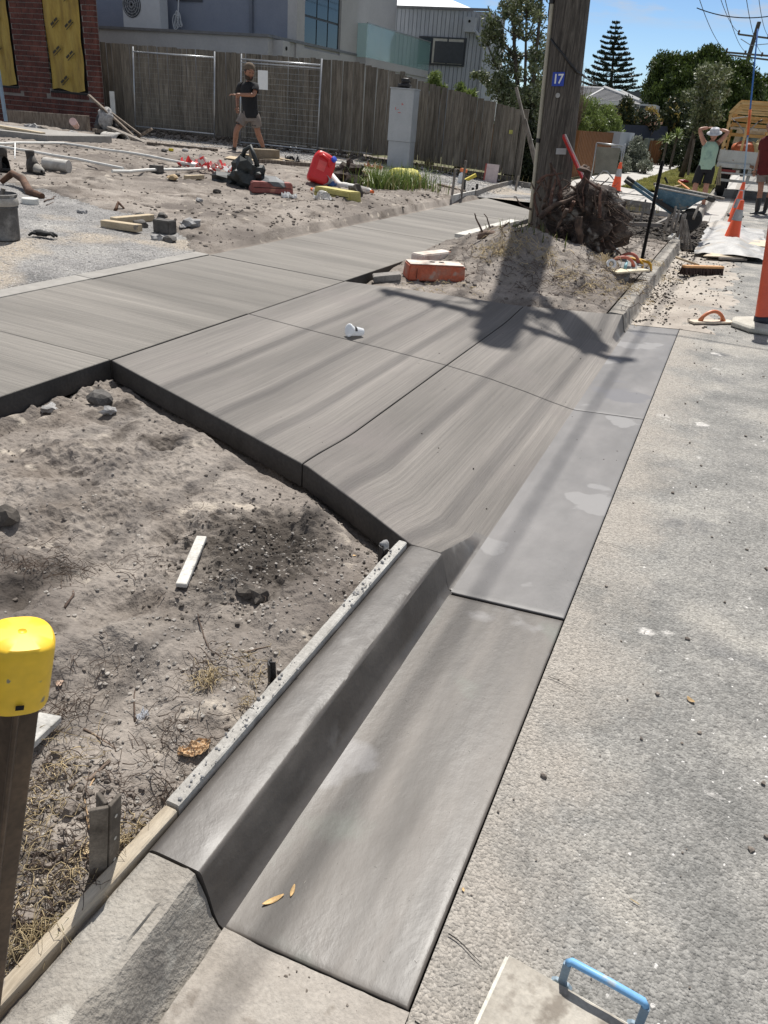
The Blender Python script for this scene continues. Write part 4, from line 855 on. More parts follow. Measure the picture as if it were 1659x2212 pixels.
# the next pole up the street
P2 = V3((-2.42, 76, .1)); top2 = uy(1640, 47, 76)
p2 = pole_builder(P2, ((top2.x-P2.x)/(top2.z-P2.z), 0), top2.z-P2.z, .21, .15, 'distant dark power pole with two crossarms against the sky', [])
for (u0, v0, u1, v1, th) in ((1568, 113, 1700, 124, .13), (1577, 119, 1690, 133, .12), (1595, 74, 1702, 88, .12)):
    MB().beam(uy(u0, v0, 75.8), uy(u1, v1, 75.8), th, th).build('crossarm', m_xarm, p2, world=True)
for (u, v) in ((1596, 70), (1660, 78), (1570, 109), (1610, 114), (1646, 118), (1690, 121)): MB().lathe([(.03, 0), (.09, .05), (.06, .15), (.09, .2), (.04, .32)], 8, Matrix.Translation(uy(u, v, 75.8)-V3((0, 0, .15)))).build('insulator', m_ins, p2, world=True, smooth=True)
for s, u1, v1 in ((-1, 1600, 84), (1, 1690, 92)): MB().beam(uy(1622, 98, 75.8), uy(u1, v1, 75.8), .05, .05).build('brace', m_gal, p2, world=True)
MB().beam(uy(1628, 138, 75.8), uy(1590, 124, 75.8), .05, .05).build('brace', m_gal, p2, world=True)
# wires: from behind the camera, over the near crossarm, on to the far pole
def cat_pts(a, b, sag, n=26): return [a.lerp(b, i/n)+V3((0, 0, -sag*4*(i/n)*(1-i/n))) for i in range(n+1)]
zw = PB.z+8.0+.24; far_p = [uy(1568, 109, 75.8), uy(1596, 70, 75.8), uy(1610, 112, 75.8), uy(1646, 116, 75.8), uy(1660, 78, 75.8), uy(1690, 121, 75.8)]
for i, x in enumerate(wires_x):
    a = V3((x, 10.75, zw)); back = V3((x+.1, -26, zw+.5)); b = MB().tube(cat_pts(back, a, .55), .013, 5, cap=False); b.tube(cat_pts(a, far_p[i], 1.1), .016, 5, cap=False)
    tag(b.build('overhead_wire', m_cable), ['outermost house-side', 'second', 'third', 'fourth', 'fifth', 'road-side'][i]+' overhead wire counted from the house side of the near crossarm', 'overhead wire', 'overhead wires along the street')
tag(MB().tube(cat_pts(uy(1505, 17, 40), uy(1700, 28, 40), .25), .02, 5).build('service_wire', m_cable), 'thin service wire crossing the sky to the right of the pine tree', 'overhead wire')
tag(MB().tube(cat_pts(V3((-2.6, 10.8, PB.z+6.2)), V3((9.5, 9.8, 6.8)), .5), .014, 5).build('service_wire', m_cable), 'service wire crossing the road from the near pole, seen by its shadow', 'overhead wire')

# ---- uprooted stump leaning on the pole
SB = V3((-1.46, 9.45, .14)); st = thing('tree_stump', 'dark uprooted stump with twisted roots leaning against the power pole', 'tree stump', SB)
m_stump = mat('muddy_stump', [(.018, .012, .009), (.05, .034, .026), (.15, .125, .105)], scale=5, rough=.92, bump=.02, bscale=16, fine=.3, obj=True, spots=[((.27, .245, .215), 3.4, .57, .06)])
bm = bmesh.new(); bmesh.ops.create_icosphere(bm, subdivisions=5, radius=1); vs = []
for v in bm.verts:
    n1 = mnoise.noise(v.co*1.6+V3((4, 1, 7))); n2 = mnoise.noise(v.co*4.2+V3((2, 9, 3))); n3 = mnoise.noise(v.co*10); k = 1+.35*n1+.30*n2+.16*n3; z = v.co.z
    rx = .41 if z > -.2 else .38; vs.append((v.co.x*rx*k*(1-.12*z)-.05, v.co.y*.34*k, .43+z*.47*(1+.15*n1)))
fs = [tuple(v.index for v in f.verts) for f in bm.faces]; bm.free(); MB().add(vs, fs).build('root_ball', m_stump, st, smooth=True)
def rootpart(pts, r, taper=.35, m=m_bark, name='root', wig=.035, seed=0):
    Q = [V3(p) for p in pts]; out = []
    for i in range(len(Q)-1):
        for k in range(5):
            q = Q[i].lerp(Q[i+1], k/5); out.append(q+V3((mnoise.noise(q*5+V3((seed, 0, 0))), mnoise.noise(q*5+V3((0, seed, 3))), mnoise.noise(q*5+V3((1, 0, seed)))))*wig)
    out.append(Q[-1]); n = len(out); rs = [r*(1-(1-taper)*i/(n-1))*(1+.18*mnoise.noise(out[i]*16)) for i in range(n)]
    return MB().tube(out, rs, 9).build(name, m, st, world=True, smooth=True)
Ys = 9.3
def S(u, v, y=Ys): return uy(u, v, y)
roots = [([(1188, 470), (1196, 440), (1186, 410), (1196, 372), (1190, 350)], .045, 9.5), ([(1247, 470), (1262, 430), (1258, 400), (1268, 362)], .085, 9.3), ([(1165, 470), (1195, 446), (1225, 432), (1248, 420)], .035, 9.1),
         ([(1215, 470), (1228, 440), (1245, 415), (1230, 402)], .03, 9.2), ([(1265, 500), (1285, 480), (1300, 470), (1308, 440), (1318, 430)], .035, 9.4), ([(1270, 520), (1300, 500), (1310, 480), (1330, 470)], .03, 9.4),
         ([(1283, 500), (1310, 520), (1330, 540), (1340, 552)], .02, 9.2), ([(1150, 480), (1120, 497), (1085, 500), (1060, 520)], .02, 9.0), ([(1150, 450), (1125, 440), (1110, 425)], .012, 9.0), ([(1165, 430), (1150, 405), (1148, 395)], .014, 9.1),
         ([(1180, 500), (1190, 520), (1186, 545), (1196, 560)], .035, 9.0), ([(1250, 470), (1256, 510), (1250, 545)], .05, 9.0), ([(1225, 455), (1213, 480), (1200, 500)], .025, 8.95), ([(1200, 400), (1217, 385), (1226, 388), (1234, 398)], .009, 9.4),
         ([(1145, 545), (1180, 540), (1205, 548), (1230, 552)], .055, 8.9), ([(1290, 470), (1295, 440), (1287, 425), (1300, 415)], .03, 9.4), ([(1130, 515), (1150, 530), (1170, 528)], .03, 8.9), ([(1262, 372), (1266, 362)], .088, 9.3),
         ([(1213, 545), (1215, 580), (1208, 600)], .02, 8.8), ([(1240, 560), (1243, 590)], .016, 8.8), ([(1298, 500), (1315, 512), (1338, 520)], .012, 9.3), ([(1172, 385), (1182, 410), (1180, 440)], .012, 9.6)]
for i, (pts, r, y) in enumerate(roots): rootpart([S(u, v, y+.06*math.sin(i*2.1+k)) for k, (u, v) in enumerate(pts)], r, seed=i)
m_rb2 = mat('reddish_root_bark', [(.035, .018, .013), (.11, .055, .038), (.20, .12, .085)], scale=16, rough=.88, bump=.004, bscale=60, fine=.25, obj=True)
rg = np.random.default_rng(12)
for k in range(34):
    u, v = rg.uniform(1150, 1300), rg.uniform(395, 560); du, dv = rg.normal()*22, rg.normal()*26-6; yy = 8.98+rg.random()*.25; pts = [(u, v), (u+du*.4+rg.normal()*5, v+dv*.4+rg.normal()*5), (u+du, v+dv)]
    if k % 4 == 0: pts = [(u, 440+rg.random()*30), (u+rg.normal()*10, 405+rg.random()*15), (u+rg.normal()*16, 365+rg.random()*25)]
    rootpart([S(a_, b_, yy+.05*i) for i, (a_, b_) in enumerate(pts)], rg.uniform(.010, .030), m=m_rb2 if k % 3 else m_bark, seed=50+k, taper=.4)
rg = np.random.default_rng(11); b = MB()
for k in range(260):
    a = rg.random()*6.283; el = rg.uniform(-.3, 1.2); p0 = V3((math.cos(a)*.33*math.cos(el)-.05, math.sin(a)*.3*math.cos(el), .43+.42*math.sin(el))); d = V3((math.cos(a), math.sin(a), rg.uniform(-.5, .6))); l = rg.uniform(.08, .32); pts = []
    for i in range(5): t_ = i/4; pts.append(p0+d*l*t_+V3((rg.normal(), rg.normal(), rg.normal()-.2*t_*4))*.02*t_)
    b.tube(pts, [.006, .005, .004, .003, .0015], 4, cap=False)
b.build('rootlets', m_bark, st, kind='stuff', smooth=True)
# red pipe and battens standing behind the stump
m_red = plain('red_painted_steel', (.42, .025, .022), rough=.4, var=.12); m_redw = plain('worn_white_edge', (.6, .55, .52), rough=.6)
a = uy(1291, 458, 11.3); b2 = uy(1217, 293, 10.55); t = thing('red_pipe', 'long red painted steel bar leaning on the right side of the power pole', 'steel bar', a)
MB().beam(a, b2, .055, .03, up=(1, 0, .3)).build('bar', m_red, t, world=True, bevel=.004, seg=1); MB().beam(a.lerp(b2, .01)+V3((.026, -.012, .02)), b2+V3((.024, -.012, .016)), .012, .012).build('worn_edge', m_redw, t, world=True)
def plank(name, a, b_, w, h, m, label, cat='timber plank', up=(0, 0, 1), bev=.003, group=None):
    a = V3(a); b_ = V3(b_); c = (a+b_)/2; o = MB().beam(a-c, b_-c, w, h, up).build(name, m, bevel=bev, seg=1); o.location = c; MW[o.name] = Matrix.Translation(c); return tag(o, label, cat, group)
plank('timber_stake', uy(1160, 372, 17), uy(1115, 189, 17), .07, .05, m_grey_timber, 'tall pale stake leaning left of the power pole, the longer of two', 'timber stake', up=(1, 0, 0))
plank('timber_stake', uy(1166, 372, 16.9), uy(1135, 257, 16.9), .05, .04, m_grey_timber, 'shorter thin stake leaning left of the power pole', 'timber stake', up=(1, 0, 0))
# white plank on the footpath edge, thick root, two twigs
a = un(993, 510, .26); b2 = un(1112, 478, .28); plank('timber_plank', a, b2, .14, .045, m_wwood, 'pale plank resting on the footpath edge left of the power pole')
q = P(1060, 520); rt = thing('tree_root', 'thick brown root lying under the pale plank', 'tree root', q)
MB().tube([S(1034, 512, 8.35), S(1048, 508, 8.35), S(1063, 509, 8.4), S(1080, 518, 8.45), S(1094, 526, 8.5), S(1108, 532, 8.5)], [.035, .05, .055, .06, .06, .05], 10).build('root', mat('brown_root_bark', [(.07, .045, .032), (.17, .115, .085)], scale=12, rough=.9, bump=.006, bscale=50, fine=.25), rt, world=True, smooth=True)
for pts, r in (([(1108, 532), (1100, 512), (1085, 500)], .02), ([(1080, 518), (1100, 505), (1125, 497)], .018), ([(1094, 526), (1110, 516), (1120, 512)], .015), ([(1060, 509), (1078, 497), (1100, 480)], .016)):
    MB().tube([S(u, v, 8.45) for u, v in pts], [r, r*.8, r*.5], 7).build('root_branch', m_bark, rt, world=True, smooth=True)
stick('stick', [uy(1042, 502, 8.3), uy(1036, 487, 8.3), uy(1028, 472, 8.3), uy(1025, 461, 8.3)], .012, m_bark, 'bare dark twig standing at the footpath edge, the left of two', seed=2)
stick('stick', [uy(1060, 494, 8.5), uy(1055, 480, 8.5), uy(1052, 470, 8.5), uy(1045, 462, 8.5)], .009, m_bark, 'zigzag dark twig standing at the footpath edge, the right of two', seed=5)
fibres('mound_straw', m_straw, [(1090, 545, 60, .10, .12, .6), (1110, 520, 50, .12, .12, .8), (960, 622, 30, .2, .1, .4), (1290, 610, 60, .25, .10, .4), (1360, 625, 60, .15, .10, .4), (1310, 570, 60, .08, .10, .8), (1250, 625, 80, .25, .10, .4), (1410, 575, 60, .15, .08, .6), (1180, 560, 60, .1, .1, .6), (1060, 545, 60, .1, .1, .5)], 61, r=.0022)
fibres('mound_roots', m_root, [(1180, 600, 70, .3, .15, .4), (1290, 590, 70, .3, .15, .4), (1090, 560, 50, .3, .15, .4), (1380, 610, 50, .15, .12, .4), (1230, 640, 60, .4, .12, .4), (1330, 520, 40, .4, .15, .4)], 62, r=.0022)
# orange plastic block, white one behind it, little grey paver
m_orange = mat('faded_orange_plastic', [(.38, .075, .03), (.48, .11, .05), (.40, .17, .11)], scale=6, rough=.6, fine=.15, obj=True, bump=.002, bscale=30, spots=[((.42, .28, .22), 7, .63, .08)])
m_capd = mat('cement_dusted_top', [(.40, .32, .27), (.60, .53, .46), (.66, .61, .56)], scale=8, rough=.9, bump=.003, bscale=60, fine=.12, obj=True, spots=[((.42, .16, .09), 6, .64, .08)])
a = P(880, 606); b2 = P(1005, 606); d = (b2-a); ang = math.atan2(d.y, d.x); L = d.length
t = thing('barrier_block', 'orange plastic plastic block with two holes and a cement-dusted top', 'plastic block', (a.x, a.y, min(a.z, b2.z)), (0, 0, ang))
MB().box((L/2, .13, .075), (L, .25, .15), taper=.955).build('block', m_orange, t, bevel=.012, seg=2)
MB().box((L/2, .13, .1525), (L*.93, .222, .006)).build('dusty_top', m_capd, t, bevel=.002, seg=1)
for hx in (.46, .62): MB().lathe([(.028, .1555), (.028, .1575), (.020, .1575), (.018, .1560)], 18, Matrix.Translation((L*hx, .15, 0))).build('hole', m_dark, t)
MB().box((L*.15, -.001, .07), (.004, .006, .09)).build('mould_line', m_dark, t)
a = un(888, 557, .30); b2 = un(955, 549, .30); d = b2-a; t2 = MB().box((0, 0, 0), (d.length, .16, .10)).build('concrete_block', m_capd, bevel=.01); t2.location = (a+b2)/2+V3((0, .16, -.03)); t2.rotation_euler.z = math.atan2(d.y, d.x); tag(t2, 'whitish block lying right behind the orange plastic block', 'block')
q = P(836, 606); o = MB().box((0, 0, .035), (.26, .12, .06)).build('paver_piece', mat('cement_grey_paver', [(.17, .155, .14), (.30, .275, .25)], scale=9, rough=.9, bump=.004, bscale=50, obj=True), bevel=.006); o.location = q; o.rotation_euler = (.1, -.15, .5); tag(o, 'dirty grey paver piece left of the orange plastic block', 'paver')
# tools lying on the soil
def T(X, Y): return P((1650+X*.3315)*.6636, (550+Y*.3315)*.6636)
m_redh = plain('red_plastic_handle', (.45, .12, .08), rough=.5, var=.15); m_steel = plain('cementy_steel', (.30, .295, .28), rough=.8, var=.2); m_board = plain('cream_board', (.62, .55, .40), rough=.8)
m_yh = plain('yellow_handle', (.62, .34, .02), rough=.5); m_th = plain('teal_handle', (.16, .33, .38), rough=.5)
def arch(w, h, r, n=12): return [V3((-w/2+w*i/n, 0, h*math.sin(math.pi*i/n)**.6)) for i in range(n+1)]
def float_tool(name, q, ang, L, w, hm, bmm, label, th=.012, hh=.085, hw=.2, hr=.016, tilt=(0, 0)):
    t = thing(name, label, 'float', (q.x, q.y, q.z+.01), (tilt[0], tilt[1], ang))
    MB().box((0, 0, th/2), (L, w, th)).build('blade', bmm, t, bevel=.002, seg=1)
    MB().tube([p+V3((0, 0, th)) for p in arch(hw, hh, 0)], [hr*1.5]+[hr]*11+[hr*1.5], 10).build('handle', hm, t, smooth=True); return t
float_tool('hand_float', T(1120, 960), .35, .34, .11, m_redh, m_steel, 'front hand float with arched red handle on the soil by the tools', tilt=(.5, 0), hh=.10, hw=.26)
float_tool('hand_float', T(1180, 930), .35, .34, .11, m_redh, m_steel, 'rear hand float with arched red handle on the soil by the tools', tilt=(.4, 0), hh=.10, hw=.24)
a = T(1015, 1000); b2 = T(1310, 1085); d = b2-a; o = MB().box((0, 0, .01), (d.length, .16, .018)).build('tool_board', m_board, bevel=.002); o.location = (a+b2)/2+V3((0, .05, .035)); o.rotation_euler = (0, .03, math.atan2(d.y, d.x)); tag(o, 'cream board lying under the trowel and edging tools', 'board')
q = T(1005, 985); t = MB().lathe([(.028, 0), (.05, 0), (.05, .05), (.028, .05)], 20, capb=False, capt=False).build('tape_roll', m_wh, solid=.002, smooth=False); t.location = q+V3((0, 0, .05)); t.rotation_euler = (1.2, .2, .3); tag(t, 'small white roll of tape left of the cream board', 'tape')
q = T(1145, 1035); t = thing('trowel', 'cement-smeared trowel with a teal handle on the tool pile', 'trowel', q+V3((0, 0, .06)), (.5, .1, .1))
MB().prism([(-.06, -.16), (.07, -.19), (.07, .06), (-.06, .06)], 0, .004).build('blade', m_steel, t); MB().tube([(0, -.05, .03), (0, .0, .045), (0, .07, .04)], [.014, .018, .013], 10).build('handle', m_th, t, smooth=True); MB().tube([(0, -.09, .004), (0, -.05, .03)], .006, 6).build('shank', m_steel, t)
for i, (X, Y, lab) in enumerate(((1235, 990, 'left yellow-handled edging tool on the tool pile'), (1320, 1000, 'right yellow-handled edging tool, nearest the black picket'))):
    q = T(X, Y); t = thing('edging_tool', lab, 'edging tool', q+V3((0, 0, .03)), (0, 0, -.35)); MB().box((0, 0, .005), (.24, .09, .008)).build('blade', m_steel, t, bevel=.001, seg=1)
    MB().tube([(-.11, 0, .008), (-.09, 0, .06), (-.05, 0, .085), (.06, 0, .08), (.10, 0, .055), (.12, 0, -.01)], [.013, .017, .019, .018, .015, .013], 10).build('handle', m_yh, t, smooth=True)
plank('timber_batten', T(975, 590)+V3((0, 0, .10)), T(1085, 860)+V3((0, 0, .05)), .03, .03, m_grey_timber, 'grey batten lying on the soil right of the stump', 'timber batten')
a = T(1040, 880)+V3((0, 0, .06)); plank('metal_strip', a, T(1095, 780)+V3((0, 0, .05)), .03, .004, m_steel, 'bent shiny metal strip at the foot of the grey batten', 'metal strip')
plank('timber_lath', P(1454, 585)+V3((0, 0, .02)), P(1489, 601)+V3((0, 0, .02)), .012, .006, m_wood, 'thin straw-coloured lath on the soil near the far kerb', 'lath')
plank('timber_lath', P(1483, 569)+V3((0, 0, .02)) if False else P(1402, 562)+V3((0, 0, .02)), P(1425, 572)+V3((0, 0, .02)), .010, .005, m_wood, 'second thin lath on the soil, behind the black picket', 'lath')
# black leaning star picket
q = P(1384, 571); tp = uy(1431, 347, q.y+.05); star_post('star_picket', (q.x, q.y, q.z-.2), tp, .055, m_black, 'tall black star picket standing in the soil before the wheelbarrow', rot=.6)
# hand float with orange handle on the road, bollard
m_oh = plain('orange_brown_handle', (.55, .17, .07), rough=.45, var=.12); m_fb = plain('pale_float_board', (.55, .48, .38), rough=.85, var=.2)
a = un(1491, 698, .012); b2 = un(1580, 698, .012); c = (a+b2)/2
float_tool('wooden_float', V3((c.x, c.y+.03, .0)), math.atan2((b2-a).y, (b2-a).x), (b2-a).length, .10, m_oh, m_fb, 'wooden float with an arched orange handle left on the road beside the bollard', th=.018, hh=.088, hw=.26, hr=.017)
bz = V3((.50, 8.06, .008)); t = thing('bollard', 'tall orange plastic bollard on a pale octagonal base at the right edge', 'bollard', bz)
MB().lathe([(.285, 0), (.30, .012), (.30, .040), (.275, .058), (.10, .066)], 8, a0=math.pi/8).build('base', mat('dusty_bollard_base', [(.36, .34, .29), (.50, .48, .42)], scale=9, rough=.9, obj=True, bump=.002, bscale=50), t, bevel=.004, seg=1)
tube = MB(); Lb = V3((-.165, .02, 1)); m_orb = mat('glossy_orange_plastic', [(.62, .085, .035), (.72, .12, .055)], scale=4, rough=.38, fine=.06, obj=True)
zz = [.062, .07, .30, .305, .7, .705, .98, 1.0, 1.04, 1.06, 1.12, 1.15]; rr = [.080, .078, .071, .070, .060, .059, .053, .045, .045, .07, .07, .05]
tube.tube([Lb*z for z in zz], rr, 24); tube.build('post', m_orb, t, auto=.6)
tube = MB(); tube.tube([Lb*z for z in (.058, .12)], [.084, .081], 24, cap=False); tube.build('collar', plain('dark_collar', (.02, .022, .035), rough=.6), t, smooth=True, solid=.003)
# traffic cones
m_cone = mat('cone_orange', [(.80, .10, .03), (.88, .13, .045)], scale=6, rough=.45, fine=.06, obj=True); m_refl = mat('dirty_reflective_band', [(.26, .26, .26), (.42, .42, .42)], scale=12, rough=.45, fine=.15, obj=True)
m_cbase = plain('black_rubber', (.03, .028, .027), rough=.8)
def cone(loc, label, h=.70, ang=0., lean=(0, 0)):
    t = thing('traffic_cone', label, 'traffic cone', loc, (lean[0], lean[1], ang), 'orange traffic cones')
    r = lambda z: .135-(.135-.032)*z/h
    MB().box((0, 0, .015), (.36, .36, .03), taper=.94).build('base', m_cbase, t, bevel=.008, seg=1)
    MB().lathe([(r(0)+.012, .028), (r(.05), .05), (r(h-.01), h-.01), (r(h)-.006, h), (.006, h)], 26).build('body', m_cone, t, auto=.7)
    z0, z1 = h*.52, h*.78; MB().lathe([(r(z0)+.003, z0), (r(z1)+.003, z1)], 26, capb=False, capt=False).build('reflective_band', m_refl, t, smooth=True)
    return t
cone((-3.03, 22.6, .135), 'traffic cone standing alone left, on the pale crossover concrete', .71, .2)
q = un(1578, 522, .03); cone((q.x, q.y, .03), 'nearest of the three lined-up cones, standing on the plastic sheet', .66, .15, (0, .02))
q = un(1583, 488, .02); cone((q.x, q.y, .02), 'middle one of the three lined-up cones', .66, .5, (0, -.02))
cq = un(1588, 466, .02); cone((cq.x, cq.y, .02), 'farthest of the three lined-up cones, with the blue pole in it', .72, .1)
t = thing('marker_pole', 'tall thin blue pole with an orange grip rising out of the farthest lined-up cone', 'pole', (cq.x, cq.y, .02)); m_bp = plain('blue_pole', (.03, .13, .40), rough=.4); m_gp = plain('grey_blue_pole', (.25, .33, .40), rough=.4)
a = uy(1604, 412, cq.y); tp = uy(1637, 62, cq.y); pb = a+(a-tp)*.18
MB().tube([pb, a.lerp(tp, .35)], .016, 8).build('lower_rod', m_gp, t, world=True, smooth=True); MB().tube([a.lerp(tp, .35), tp], [.020, .014], 8).build('upper_rod', m_bp, t, world=True, smooth=True)
MB().tube([a.lerp(tp, .36), a.lerp(tp, .52)], .028, 8).build('grip', plain('orange_black_grip', (.55, .12, .03), rough=.6, var=.3), t, world=True, smooth=True)
# broom head
a = un(1472, 592, .02); b2 = un(1557, 590, .02); d = b2-a; L = d.length; ang = math.atan2(d.y, d.x)
t = thing('broom', 'wide dark-bristled broom lying in the sandy gutter', 'broom', (a.x, a.y, .0), (0, 0, ang)); m_bris = plain('dark_bristle', (.045, .025, .02), rough=.9, var=.4)
MB().box((L/2, .0, .115), (L, .07, .03)).xf(Matrix.Rotation(.03, 4, 'Y')).build('head', plain('orange_wood', (.55, .30, .13), rough=.7), t, bevel=.006, seg=1)
rg = np.random.default_rng(3); b = MB()
for i in range(60):
    for j in range(5):
        x = L*(i+.5)/60; y = (j-2)*.013; b.beam((x, y, .10), (x+rg.normal()*.006, y+rg.normal()*.012+.012*(j-2), .012+rg.random()*.012), .010, .010)
b.xf(Matrix.Rotation(.03, 4, 'Y')).build('bristles', m_bris, t, kind='stuff')
MB().tube([(L*.42, .02, .12), (L*.22, .30, .17)], [.015, .014], 8).build('handle', m_wood, t, smooth=True)
# plywood offcuts and builder's plastic
m_ply = mat('plywood', [(.50, .41, .29), (.62, .53, .40)], scale=4, stretch=(1, 4, 1), rough=.8, obj=True, fine=.1, spots=[((.34, .29, .24), 6, .64, .06)])
def panel(pts, z, th, name, m, label, cat): 
    c = sum(pts, V3((0, 0, 0)))/len(pts); return tag_loc(MB().prism([(p.x-c.x, p.y-c.y) for p in pts], 0, th).build(name, m, bevel=.002, seg=1), V3((c.x, c.y, z)), label, cat)
def tag_loc(o, loc, label, cat, group=None): o.location = loc; MW[o.name] = Matrix.Translation(loc); return tag(o, label, cat, group)
panel([un(u, v, .07) for u, v in ((1519, 551), (1545, 542), (1628, 545), (1606, 555), (1560, 553))], .05, .014, 'plywood_sheet', m_ply, 'nearest plywood sheet lying before the plastic sheet', 'plywood sheet')
panel([un(u, v, .06) for u, v in ((1585, 534), (1668, 533), (1672, 549), (1595, 546))], .035, .014, 'plywood_sheet', m_ply, 'middle plywood sheet at the right edge by the orange bollard', 'plywood sheet')
panel([un(u, v, .09) for u, v in ((1583, 527), (1600, 517), (1680, 518), (1660, 531))], .065, .014, 'plywood_sheet', m_ply, 'farthest plywood sheet right of the nearest lined-up cone', 'plywood sheet')
plank('timber_batten', un(1553, 558, .04), un(1612, 561, .04), .05, .03, m_grey_timber, 'grey batten showing under the nearest plywood sheet', 'timber batten')
xs = np.linspace(-.42, .60, 70); ysx = np.linspace(12.7, 17.6, 110); X, Y = np.meshgrid(xs, ysx)
kx = .09-.30*sst(15.6, 17.2, Y); Z = .012*(X+.2)+.05+.13*np.abs(fbm(X, Y*.8, 1.6, 3, 400, .45))*sst(0, .12, .5-np.abs((X-kx)/.95))+.06*np.exp(-((X-kx)/.25)**2)*sst(12.7, 13.2, Y)
V = np.stack([X+.06*fbm(X, Y, 3, 2, 401), Y+.1*fbm(X, Y, 3, 2, 402), Z], -1); bb = MB().grid(V)
tag(bb.build('plastic_sheet', mat('dusty_builders_plastic', [(.22, .22, .215), (.34, .335, .325), (.44, .43, .41)], scale=3, rough=.6, fine=.1, rvar=.1, bump=.003, bscale=14, spots=[((.36, .32, .27), 1.7, .54, .1), ((.04, .04, .045), 1.3, .66, .02)]), smooth=True, solid=.002), 'crumpled grey-white plastic sheet under the lined-up cones', 'plastic sheet')

# wheelbarrow propped on stakes
wy = 14.2; C0 = uy(1465, 440, wy); wb = thing('wheelbarrow', 'old blue steel wheelbarrow tipped over a heap of stakes by the gutter', 'wheelbarrow', (C0.x, C0.y, .0))
m_wb = mat('worn_blue_steel', [(.035, .085, .13), (.07, .15, .21), (.16, .21, .23)], scale=7, rough=.6, fine=.2, obj=True, spots=[((.27, .25, .22), 6, .60, .08), ((.12, .06, .04), 12, .66, .05)])
m_rim = mat('cement_rim', [(.30, .28, .25), (.46, .43, .39)], scale=10, rough=.85, obj=True)
def Wq(X, Y, dy=0.): u = (1950+X*.3315)*.6636; v = (500+Y*.3315)*.6636; return uy(u, v, wy+dy)
rimf = [Wq(555, 330, -.28), Wq(1060, 432, -.26), Wq(1120, 450, -.1), Wq(1120, 446, .2)]; rimb = [Wq(555, 300, .32), Wq(900, 352, .34), Wq(1080, 400, .32)]
bot = [Wq(600, 500, -.16), Wq(800, 560, -.16), Wq(860, 548, .1), Wq(620, 480, .16)]
b = MB(); T4 = [rimf[0], rimf[1], rimb[2], rimb[0]]; n = 4; A = []
for i in range(7):
    t_ = i/6; row = []
    for j in range(n): 
        row.append(T4[j].lerp(bot[j], t_)+V3((0, (-.03 if j < 2 else .03)*math.sin(t_*math.pi), 0)))
    ring = []
    for j in range(n):
        for s in range(6): ring.append(row[j].lerp(row[(j+1) % n], s/6))
    ring.append(ring[0]); A.append([tuple(p) for p in ring])
b.grid(np.array(A)); b.f.append(tuple(len(b.v)-25+k for k in range(24))); b.mi.append(0)
b.build('tray', m_wb, wb, world=True, smooth=True, solid=.006)
ringp = []
for j in range(n):
    for s in range(6): ringp.append(T4[j].lerp(T4[(j+1) % n], s/6))
MB().tube(ringp+[ringp[0]], .013, 8).build('rim', m_rim, wb, world=True, smooth=True)
MB().tube([Wq(1040, 430, -.2), Wq(1118, 452, -.1), Wq(1122, 448, .12)], [.03, .045, .03], 8).build('nose_guard', m_cbase, wb, world=True, smooth=True)
for dy, (x0, y0, x1, y1) in ((-.22, (250, 262, 720, 590)), (.24, (275, 232, 735, 560))):
    a, b2 = Wq(x0, y0, dy), Wq(x1, y1, dy*.6); MB().beam(a.lerp(b2, .16), b2, .05, .045).build('handle', m_wb, wb, world=True, bevel=.004, seg=1); MB().tube([a, a.lerp(b2, .2)], [.028, .026], 10).build('grip', m_cbase, wb, world=True, smooth=True)
MB().beam(Wq(700, 560, -.2), Wq(985, 600, -.1), .04, .04).build('frame_bar', m_cbase, wb, world=True); MB().beam(Wq(560, 455, -.22), Wq(745, 575, -.2), .03, .06).build('tray_support', m_cbase, wb, world=True)
for x0, y0, x1, y1 in ((545, 520, 520, 640), (740, 560, 640, 720)): MB().beam(Wq(x0, y0, -.2), Wq(x1, y1, -.2), .03, .03).build('leg', m_rust, wb, world=True)
wh = MB().lathe([(.07, -.04), (.16, -.05), (.18, 0), (.16, .05), (.07, .04)], 22, Matrix.Translation(Wq(900, 650, .1)) @ Matrix.Rotation(math.radians(90), 4, 'X')); wl = wh.build('wheel', m_cbase, wb, world=True, auto=.6)
plank('timber_plank', Wq(540, 296, .1), Wq(1228, 446, -.1), .09, .035, m_grey_timber, 'long thin timber laid across the top of the wheelbarrow')
# stakes heaped under the barrow at the kerb's end
m_stk = m_grey_timber
stk = [((700, 790), (755, 520), -1.2), ((730, 800), (790, 560), -1.1), ((770, 820), (830, 600), -1.3), ((800, 830), (850, 590), -1.0), ((845, 950), (820, 620), -1.5), ((875, 945), (845, 650), -1.55), ((910, 945), (855, 655), -1.4), ((925, 640), (985, 500), -.8), ((640, 770), (690, 600), -1.0)]
for i, (p0, p1, dy) in enumerate(stk):
    a = Wq(*p0, dy); b2 = Wq(*p1, dy+.15); plank('timber_stake', a, b2, .05, .03, m_stk, ['leftmost', 'second from the left', 'third from the left', 'fourth from the left', 'tall middle', 'split front', 'rightmost front', 'short rear right', 'short rear left'][i]+' stake in the heap under the wheelbarrow', 'timber stake', up=(1, 0, .2), group='stakes heaped under the wheelbarrow')
plank('timber_offcut', Wq(690, 835, -1.35), Wq(735, 795, -1.2), .06, .04, m_wwood, 'white offcut at the foot of the stake heap, left one', 'timber offcut')
o = plank('timber_offcut', V3((-.74, 13.5, .06)), V3((-.74, 13.9, .08)), .05, .15, m_wwood, 'white board end standing right behind the far kerb end', 'timber offcut')
lump('concrete_lump', (1950+900*.3315)*.6636, (500+735*.3315)*.6636, .16, m_clodd, 'dark lump of broken concrete under the wheelbarrow nose', 'concrete lump', (1.2, .8, .6), .4, 5)
